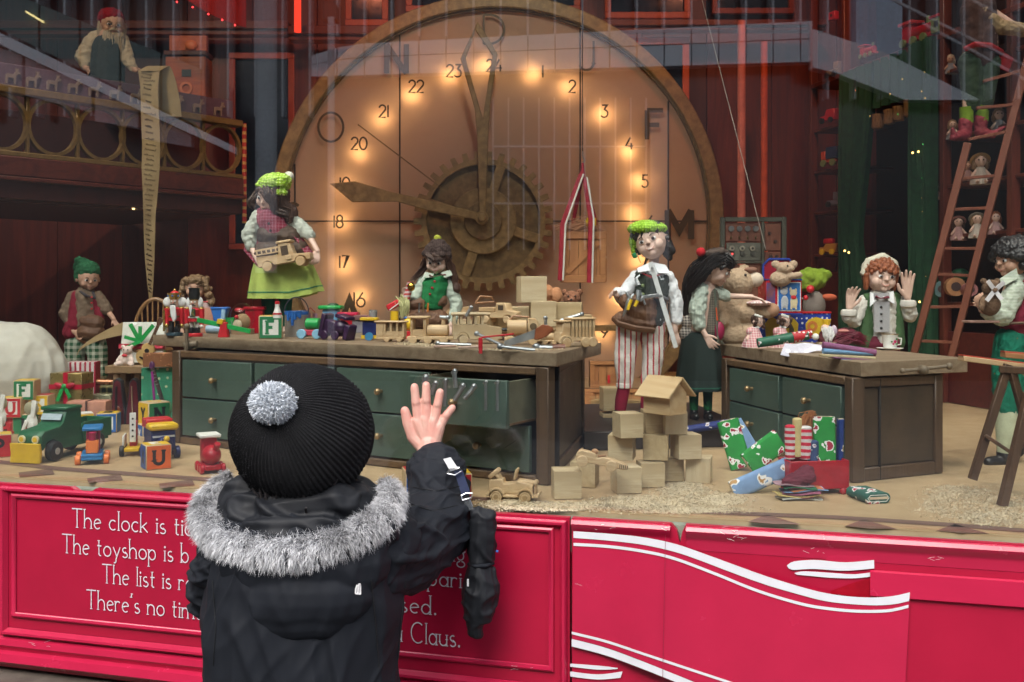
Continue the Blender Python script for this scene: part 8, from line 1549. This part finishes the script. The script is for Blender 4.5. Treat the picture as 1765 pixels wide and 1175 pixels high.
# trestle at the right
T = thing('trestle','dark brown wooden sawhorse with planks across it at the right edge','sawhorse',1745,872,None,FL); SW = mat((.11,.055,.025),.5,'wood',(.06,.03,.015),axis='z')
part(T,'leg',MB().bar(J(T,1676,826,26),J(T,1738,628,26),11,14),SW,bev=1); part(T,'leg',MB().bar(J(T,1727,872,-6),J(T,1786,630,0),13,15),SW,bev=1); part(T,'leg',MB().bar(J(T,1744,640,20),J(T,1800,840,30),12,12),SW,bev=1); part(T,'cross_bar',MB().bar(J(T,1698,750,18),J(T,1752,786,2),13,6),SW,bev=1); part(T,'cross_bar',MB().bar(J(T,1744,786,0),J(T,1790,734,4),10,6),SW,bev=1); part(T,'top_beam',MB().bar(J(T,1722,636,26),J(T,1800,640,0),14,12),SW,bev=1)
for a, b, m_, lb in (((1656,617),(1790,634),mat((.6,.42,.24),.5,'wood',(.45,.28,.14)),'long pale plank lying over the trestle'),((1728,611),(1800,617),mat((.4,.2,.08),.5,'wood',(.28,.13,.05)),'darker plank behind the pale one on the trestle')):
    T = thing('plank', lb, 'plank', (a[0]+b[0])/2, b[1], 1.86 if 'pale plank lying' in lb else 1.9, group='planks on the trestle'); part(T,'board',MB().bar(J(T,*a,4),J(T,*b,-6),26,9),m_,bev=1); part(T,'red_edge',MB().bar(J(T,a[0],a[1]-5.5,3),J(T,b[0],b[1]-5.5,-7),22,2),mat((.5,.06,.03),.5))
# ---------------------------------------------------------------- the child at the window
DC0 = 1.46
T = thing('person','small child seen from behind in a black coat, fur trimmed hood and knitted bobble hat, hand raised','person',520,1560,DC0); j = f1(T)
T.e['label'] = 'small child from behind in black hooded coat and bobble hat, one hand raised'
CSK = mat((.60,.36,.29), .5, 'marble', (.60,.26,.21), 5, bump=.08)
def rs(d): return (DC0+d*T.s)/DC0     # a pixel is larger farther off
HDY = (1.735-DC0)/T.s                    # depth of the raised hand, just short of the pane
k = rs(HDY)
pr = [('s', j(518,755,0), (92,98,100)), limb(j(520,850,-4),38,j(522,900,-6),44), limb(j(525,960,0),105,j(525,1200,0),100), limb(j(525,1200,0),100,j(525,1300,0),80),
  limb(j(480,1300,0),48,j(478,1500,0),34), limb(j(570,1300,0),48,j(572,1500,0),34), limb(j(478,1500,0),32,j(478,1545,-30),26), limb(j(572,1500,0),32,j(572,1545,-30),26),
  limb(j(400,960,0),40,j(366,1005,20),20), limb(j(366,1005,20),18,j(346,1015,50),12), limb(j(640,940,0),50,j(770,915,190),36), limb(j(770,915,190),36,j(741,790,HDY-8),24*k), limb(j(741,800,HDY-8),24*k,j(739,768,HDY-2),20*k)]
hd = {'t':[((712,752),11.5),((703,729),10.4),((698,708),8.6)], 'i':[((721,722),9.6),((717,694),8.8),((714.5,667),7.6)], 'm':[((735,719),9.8),((734.5,691),9),((734.5,664),7.8)], 'r':[((749,722),9.4),((754,698),8.6),((758.5,676),7.6)], 'p':[((759,733),8.8),((769,716),8),((779.5,703),7)]}
for q, bs in hd.items():
    for (a, ra), (b, rb) in zip(bs, bs[1:]): pr.append(limb(j(*a,HDY), ra*k*.93, j(*b,HDY+ (2 if q != 't' else 0)), rb*k*.93))
for a, b in (((739,772),(719,726)),((739,772),(733,722)),((742,772),(747,725)),((745,772),(757,735)),((733,774),(711,752)),((740,768),(736,736))): pr.append(('c', j(*a,HDY-2), 13*k, j(*b,HDY), 10.5*k))
me = blob(pr, 1.7, 'body', 3, T.s); link('body', me, CSK, T.e)
for (a, b) in (((716.5,678),(715.3,669)),((734.5,676),(734.5,666)),((757,686),(758.3,678))): pass
# coat: torso, raised sleeve, hanging sleeve
COAT = mat((.0085,.0105,.0155), .72, 'cloth', bump=.12, spec=.25, vary=.1)
COAT2 = mat((.0075,.0088,.012), .6, bump=.1, spec=.3, vary=.1)
def sm_(x, a, b): x = max(0, min(1, (x-a)/(b-a))); return x*x*(3-2*x)
def ridge_(p, f, sharp=2.2): n = noise.noise(Vector((p.x*f[0], p.y*f[1], p.z*f[2]))); return math.exp(-(n*sharp*3)**2)
def coatfold(p):
    a = noise.noise(Vector((p.x*.009, p.y*.009, p.z*.008)))*9
    b = ridge_(p + Vector((p.z*.35,0,0)), (.015,.008,.0035), 1.8)*6
    c = ridge_(p + Vector((200-p.z*.5,50,0)), (.028,.012,.006), 1.7)*2.4
    return a*.6 + b + c - 3
torso = [limb(j(466,985,-4),116,j(484,1340,-4),140), limb(j(584,980,-4),108,j(562,1340,-4),126), limb(j(525,975,-4),112,j(525,1340,-8),140), limb(j(455,960,0),82,j(610,950,0),86), limb(j(400,955,4),62,j(470,935,4),70), limb(j(600,930,4),74,j(660,935,20),70)]
bpart(T,'coat',torso,COAT,3.0,8,disp=coatfold)
def sleevefold(p):
    g = ridge_(p + Vector((0,0,p.x*.35)), (.010,.010,.030), 1.7); h_ = ridge_(p + Vector((90,0,-p.x*.5)), (.016,.012,.042), 1.6)
    return g*7.5 + h_*3 + noise.noise(Vector((p.x*.014,p.y*.014,p.z*.014)))*7 - 4
bpart(T,'sleeve',[limb(j(626,952,10),92,j(696,944,100),78*rs(80)), limb(j(696,944,100),78*rs(90),j(752,908,200),66*rs(200)), limb(j(752,908,200),66*rs(200),j(752,850,265),53*rs(265)), limb(j(752,850,265),53*rs(265),j(752,826,HDY-36),50*rs(HDY))],COAT,2.4,5,disp=sleevefold)
bpart(T,'cuff',[('s',j(752,806,HDY-28),(53*k,44,30*k)), limb(j(752,822,HDY-34),50*k,j(752,812,HDY-26),50*k)],COAT,2.0,5,disp=lambda p: noise.noise(Vector((p.x*.05,p.y*.05,p.z*.12)))*3)
part(T,'cuff_lining',MB().lathe([(30,-8),(40,2),(42,5),(38,7),(28,2)],j(746,786,HDY-18),32),COAT2)
bpart(T,'sleeve',[limb(j(396,975,6),66,j(368,1010,24),42), limb(j(368,1000,24),44,j(352,1040,40),30)],COAT,2.4,6,disp=sleevefold)
bpart(T,'mitten',[limb(j(350,990,46),20,j(346,1022,56),16), ('s',j(345,1026,58),(13,14,18))],COAT2,1.8,4)
# seams and small marks on the back
for pts in ([(395,1010),(430,1050),(475,1090),(560,1105),(620,1060),(655,1040),(700,1015)],[(612,1000),(614,1060),(640,1170)]): 
    pass
MARK = mat((.75,.75,.75),.5)
LG = T
# hood: collapsed cloth with a thick fur edge
hoodc = j(525,905,-40)
def hoodfold(p): return ridge_(p + Vector((0,0,p.x*.15)), (.010,.02,.030), 1.5)*11 + noise.noise(p*.02)*6 - 5
bpart(T,'hood',[('c',j(430,890,-30),42,j(600,880,-30),44),('c',j(455,915,-70),34,j(560,915,-72),36),('c',j(420,862,0),38,j(410,900,-10),36),('c',j(610,860,10),40,j(640,880,0),36),('c',j(470,880,-60),30,j(590,868,-50),32)],COAT2,2.6,4,disp=hoodfold)
bpart(T,'hood_back',[('s',j(522,965,-62),(150,66,84)),('s',j(524,1030,-84),(112,52,66)),('c',j(400,930,-50),40,j(650,910,-40),40),('s',j(525,1062,-88),(84,42,44))],COAT,2.8,10,disp=lambda p: coatfold(p)*.7)
# fur
FURM = bpy.data.materials.new('fur'); FURM.use_nodes = True; n_ = FURM.node_tree.nodes; l_ = FURM.node_tree.links; b_ = n_['Principled BSDF']; b_.inputs['Roughness'].default_value = .75; b_.inputs['Specular IOR Level'].default_value = .2
at_ = n_.new('ShaderNodeAttribute'); at_.attribute_name = 'tint'; l_.new(at_.outputs['Color'], b_.inputs['Base Color'])
def fur(name, spine, rad, nst, ln, seed, pal, lean=Vector((0,0,0)), parent=None, sides=(0,6.283), wdt=.55):
    """strands grown from a tube along a spine; each is a bent, tapering ribbon with its own tint from root to tip"""
    rnd = random.Random(seed); vs, fs, cl = [], [], []
    L = [0]
    for a, b in zip(spine, spine[1:]): L.append(L[-1] + (b-a).length)
    for i in range(nst):
        s_ = rnd.random()*L[-1]; q = max(z for z in range(len(L)-1) if L[z] <= s_); u = (s_-L[q])/(L[q+1]-L[q]+1e-6); c = spine[q].lerp(spine[q+1], u); t = (spine[q+1]-spine[q]).normalized(); r_ = rad[q]*(1-u)+rad[q+1]*u
        e1 = t.cross(Vector((0,1,0))).normalized(); e2 = e1.cross(t).normalized(); a = rnd.uniform(*sides); nn = (e1*math.cos(a) + e2*math.sin(a)); p = c + nn*r_*rnd.uniform(.75,1)
        cl_ = noise.noise(p*.05)*.5; g = (nn + lean*rnd.uniform(.5,1.2) + Vector((rnd.gauss(0,.34)+cl_*1.8, rnd.gauss(0,.34), rnd.gauss(0,.34)-.15+cl_))).normalized(); l = ln*rnd.uniform(.6,1.25)
        sd = g.cross(Vector((rnd.gauss(0,1),rnd.gauss(0,1),rnd.gauss(0,1)))).normalized()*wdt; p1 = p + g*l*.5; p2 = p + (g+lean*.35+Vector((rnd.gauss(0,.15),0,-.22))).normalized()*l
        k0 = len(vs); vs += [p-sd, p+sd, p1+sd*.7, p1-sd*.7, p2]; fs += [(k0,k0+1,k0+2,k0+3),(k0+3,k0+2,k0+4)]
        v = rnd.random(); patch = .5+.5*noise.noise(c*.02+Vector((5,0,0))) + .35*noise.noise(p*.06); root, mid, tip = pal; dk = max(.26, min(1.0, patch+.27)); cols = [root, root, mid, mid, tip]
        for cc in cols: cl.append((*[min(1, z*(.75+.45*v)*dk) for z in cc], 1))
    me = bpy.data.meshes.new(name); me.from_pydata([tuple(c*T.s for c in v) for v in vs], [], fs); at = me.color_attributes.new('tint','FLOAT_COLOR','POINT')
    at.data.foreach_set('color', [z for c in cl for z in c]); o = link(name, me, FURM, parent or T.e); return o
sp = [j(404,826,40),j(374,846,30),j(354,870,10),j(353,898,-24),j(374,924,-56),j(410,941,-84),j(455,951,-104),j(500,954,-112),j(548,948,-108),j(590,936,-96),j(625,919,-78),j(655,897,-52),j(672,872,-20),j(672,850,14),j(660,838,34)]
rd_ = [13,17,20,22,23,24,24,24,24,24,24,24,23,20,13]
GP_ = ((.26,.26,.27),(.74,.74,.76),(.98,.98,1.))
part(T,'fur_base',MB().tube(sp,[r_*.85 for r_ in rd_],12),mat((.14,.14,.15),.95))
f_ = fur('fur_trim', sp, rd_, 44000, 16, 3, GP_, Vector((0,-.12,-.40))); 
# knitted hat with ribs running to the crown
HATM = mat((.014,.014,.0155), .95, 'cloth', bump=.5, spec=.15, vary=.15)
hcx = j(518,748,0); pc = j(474,699,-96); pole = (pc-hcx).normalized()
xa = pole.cross(Vector((0,0,1))).normalized(); ya = xa.cross(pole).normalized()
vs, fs = [], []; NL, NM = 516, 56; 
for i in range(NM+1):
    th_ = R(3 + 122*i/NM)
    for q in range(NL):
        a = 2*math.pi*q/NL; rr = 119*(1 + .013*math.sin(a*88)*min(1, th_*1.2) + .012*noise.noise(Vector((math.cos(a)*3,math.sin(a)*3,th_*2))) + .05*noise.noise(Vector((math.cos(a)*1.3,math.sin(a)*1.3,th_*1.1+4))))
        rr *= 1 - .035*math.exp(-(th_/.28)**2) + .02*math.exp(-((th_-.55)/.22)**2)*math.sin(a*5+1)
        if i >= NM-15: rr *= 1.04
        if i == NM-15: rr *= .955
        d_ = pole*math.cos(th_) + (xa*math.cos(a)+ya*math.sin(a))*math.sin(th_); p = hcx + Vector((d_.x*rr*1.01, d_.y*rr*.98, d_.z*rr*1.0)); vs.append(p)
fs = [(i*NL+q, i*NL+(q+1)%NL, (i+1)*NL+(q+1)%NL, (i+1)*NL+q) for i in range(NM) for q in range(NL)] + [tuple(range(NL-1,-1,-1))]
ht = part(T,'hat',MB().add(vs,fs),HATM,ang=80)
rnd = random.Random(18); q = MB()
for i in range(9000):
    p = vs[rnd.randrange(NL*3, len(vs))]; g = ((p-hcx).normalized() + Vector((rnd.gauss(0,.6),rnd.gauss(0,.6),rnd.gauss(0,.6)))).normalized(); sd = g.orthogonal().normalized()*.28; l = rnd.uniform(1.2,4.2); q.add([p-sd,p+sd,p+g*l],[(0,1,2)])
part(T,'wool_fuzz',q,mat((.035,.035,.04),.9,bump=0),parent=ht)
pc = hcx + pole*125; pm = blob([('s',pc,(30,27,26))],2.5,'bobble',2,T.s); bb = link('bobble',pm,mat((.42,.45,.48),.95),T.e)
rnd = random.Random(8); spv = [pc+Vector((-1,0,0)), pc+Vector((1,0,0))]
def pomfur():
    vs, fs, cl = [], [], []
    for i in range(14000):
        g = Vector((rnd.gauss(0,1),rnd.gauss(0,1),rnd.gauss(0,1))).normalized(); p = pc + Vector((g.x*1.16,g.y,g.z))*rnd.uniform(20,26); l = rnd.uniform(6,12); sd = g.cross(Vector((rnd.gauss(0,1),rnd.gauss(0,1),rnd.gauss(0,1)))).normalized()*1.5
        g2 = (g + Vector((rnd.gauss(0,.9),rnd.gauss(0,.9),rnd.gauss(0,.9)))).normalized(); p1 = p+g*l*.5; p2 = p1+g2*l*.6; k0 = len(vs); sd = sd*.6; vs += [p-sd,p+sd,p1+sd,p1-sd,p2+sd*.7,p2-sd*.7]; fs += [(k0,k0+1,k0+2,k0+3),(k0+3,k0+2,k0+4,k0+5)]; v = rnd.uniform(.65,1.15)
        cl += [(.42*v,.45*v,.49*v,1)]*2 + [(.62*v,.66*v,.71*v,1)]*2 + [(.76*v,.80*v,.85*v,1)]*2
    me = bpy.data.meshes.new('bobble_yarn'); me.from_pydata([tuple(c*T.s for c in v) for v in vs],[],fs); at = me.color_attributes.new('tint','FLOAT_COLOR','POINT'); at.data.foreach_set('color',[min(1,z) for c in cl for z in c]); link('bobble_yarn',me,FURM,bb)
pomfur()
part(T,'hair',locks([[j(455,835,-60),j(470,868,-62)],[j(520,850,-66),j(525,880,-62)],[j(570,842,-50),j(570,868,-50)]],20,2,10,61),HB)
# strap with clips, and the second mitten hanging from it
e = thing('mitten','padded black mitten hanging by a navy strap and silver clips from the raised sleeve','mitten',826,1105,1.62); q = lambda x, y, dy=0: J(e, x, y, dy)
NAVYS = mat((.01,.02,.07),.7,'cloth',bump=.4); CHROME = mat((.65,.66,.68),.2,metal=.95,bump=0)
part(e,'strap',MB().slab(lambda u, v: q(783,812,10).lerp(q(797,810,12),u).lerp(q(797,857,2).lerp(q(811,850,4),u),v),3,6,(0,1.6,0)),NAVYS)
part(e,'clip_tag',MB().slab(lambda u, v: q(764,791,14).lerp(q(777,788,16),u).lerp(q(776,812,9).lerp(q(790,808,11),u),v),2,3,(0,1.4,0)),mat((.7,.7,.72),.4)); part(e,'clip_ring',MB().tube([q(770,816,6),q(776,808,6),q(792,806,6),q(796,812,6),q(784,819,4),q(770,816,6)],1.6,8),CHROME)
part(e,'clip',MB().slab(lambda u, v: q(798,862,-2).lerp(q(809,858,0),u).lerp(q(806,881,-4).lerp(q(817,877,-2),u),v),2,3,(0,1.6,0)),CHROME,bev=.4); part(e,'clip_ring',MB().tube([q(795,854,0),q(797,862,-2),q(812,858,-2),q(814,850,0),q(804,850,0),q(795,854,0)],1.5,8),CHROME)
def mf(p): return ridge_(p, (.035,.03,.03), 1.6)*3 + noise.noise(p*.03)*4 - 1
bpart(e,'mitten_cuff',[('c',q(832,896,0),22,q(831,930,2),25),('c',q(831,930,2),25,q(829,965,2),23),('s',q(833,886,0),(25,18,13))],COAT2,1.6,3,disp=mf)
bpart(e,'mitten_hand',[('c',q(829,988,0),25,q(827,1020,-2),31),('c',q(827,1020,-2),31,q(825,1052,-2),28),('c',q(818,1060,-8),17,q(821,1090,-10),14),('s',q(850,1012,0),(10,14,38))],COAT2,1.6,3,disp=mf)
part(e,'elastic',MB().tube([q(808,972,-2),q(820,976,-20),q(838,975,-20),q(850,970,-2)],3.4,10),COAT); part(e,'tag',MB().box(-1,2,-1,1,-8,4).xf(lambda v: v+q(806,1002,-24)),MARK); part(e,'blue_dot',MB().sph(q(857,950,-4),2.4),PB)
# small white stitched mark on the back of the coat, with three curved strokes
mk = MB()
def bk(x, y): return j(x, y, -150)
dg = bpy.context.evaluated_depsgraph_get(); dg.update()
def onback(x, y):
    o = Vector((0,0,EYE)); d = (P(x,y,1)-o).normalized(); hit = SC.ray_cast(dg, o, d)
    return (hit[1]-T.p - d*.0012)/T.s if hit[0] and hit[1].y < 2 else bk(x, y)
bpy.context.view_layer.update(); dg = bpy.context.evaluated_depsgraph_get()
for pts, w_ in (([(613,1023),(613.5,1015),(616,1008)],1.6),([(617,1023),(617.5,1013),(619,1006)],1.6),([(613,1023),(621.5,1024)],1.4),([(621,1024),(621,1010),(620,1006)],1.6)): mk.tube([onback(*a) for a in pts], w_, 6)
part(T,'stitched_mark',mk,MARK)
SEAM = mat((.004,.005,.007),.7)
for pts in ([(700,1000),(690,1080),(684,1160)],[(366,1000),(372,1080),(366,1160)],[(640,1000),(648,1080),(655,1168)],[(700,866),(745,880),(798,868)],[(706,838),(752,846),(800,836)]):
    q = []
    for a, b in zip(pts, pts[1:]):
        for k in range(6): q.append(onback(a[0]+(b[0]-a[0])*k/6, a[1]+(b[1]-a[1])*k/6))
    if all(p.y < 460 for p in q): part(T,'seam',MB().tube(q,.9,5),SEAM)
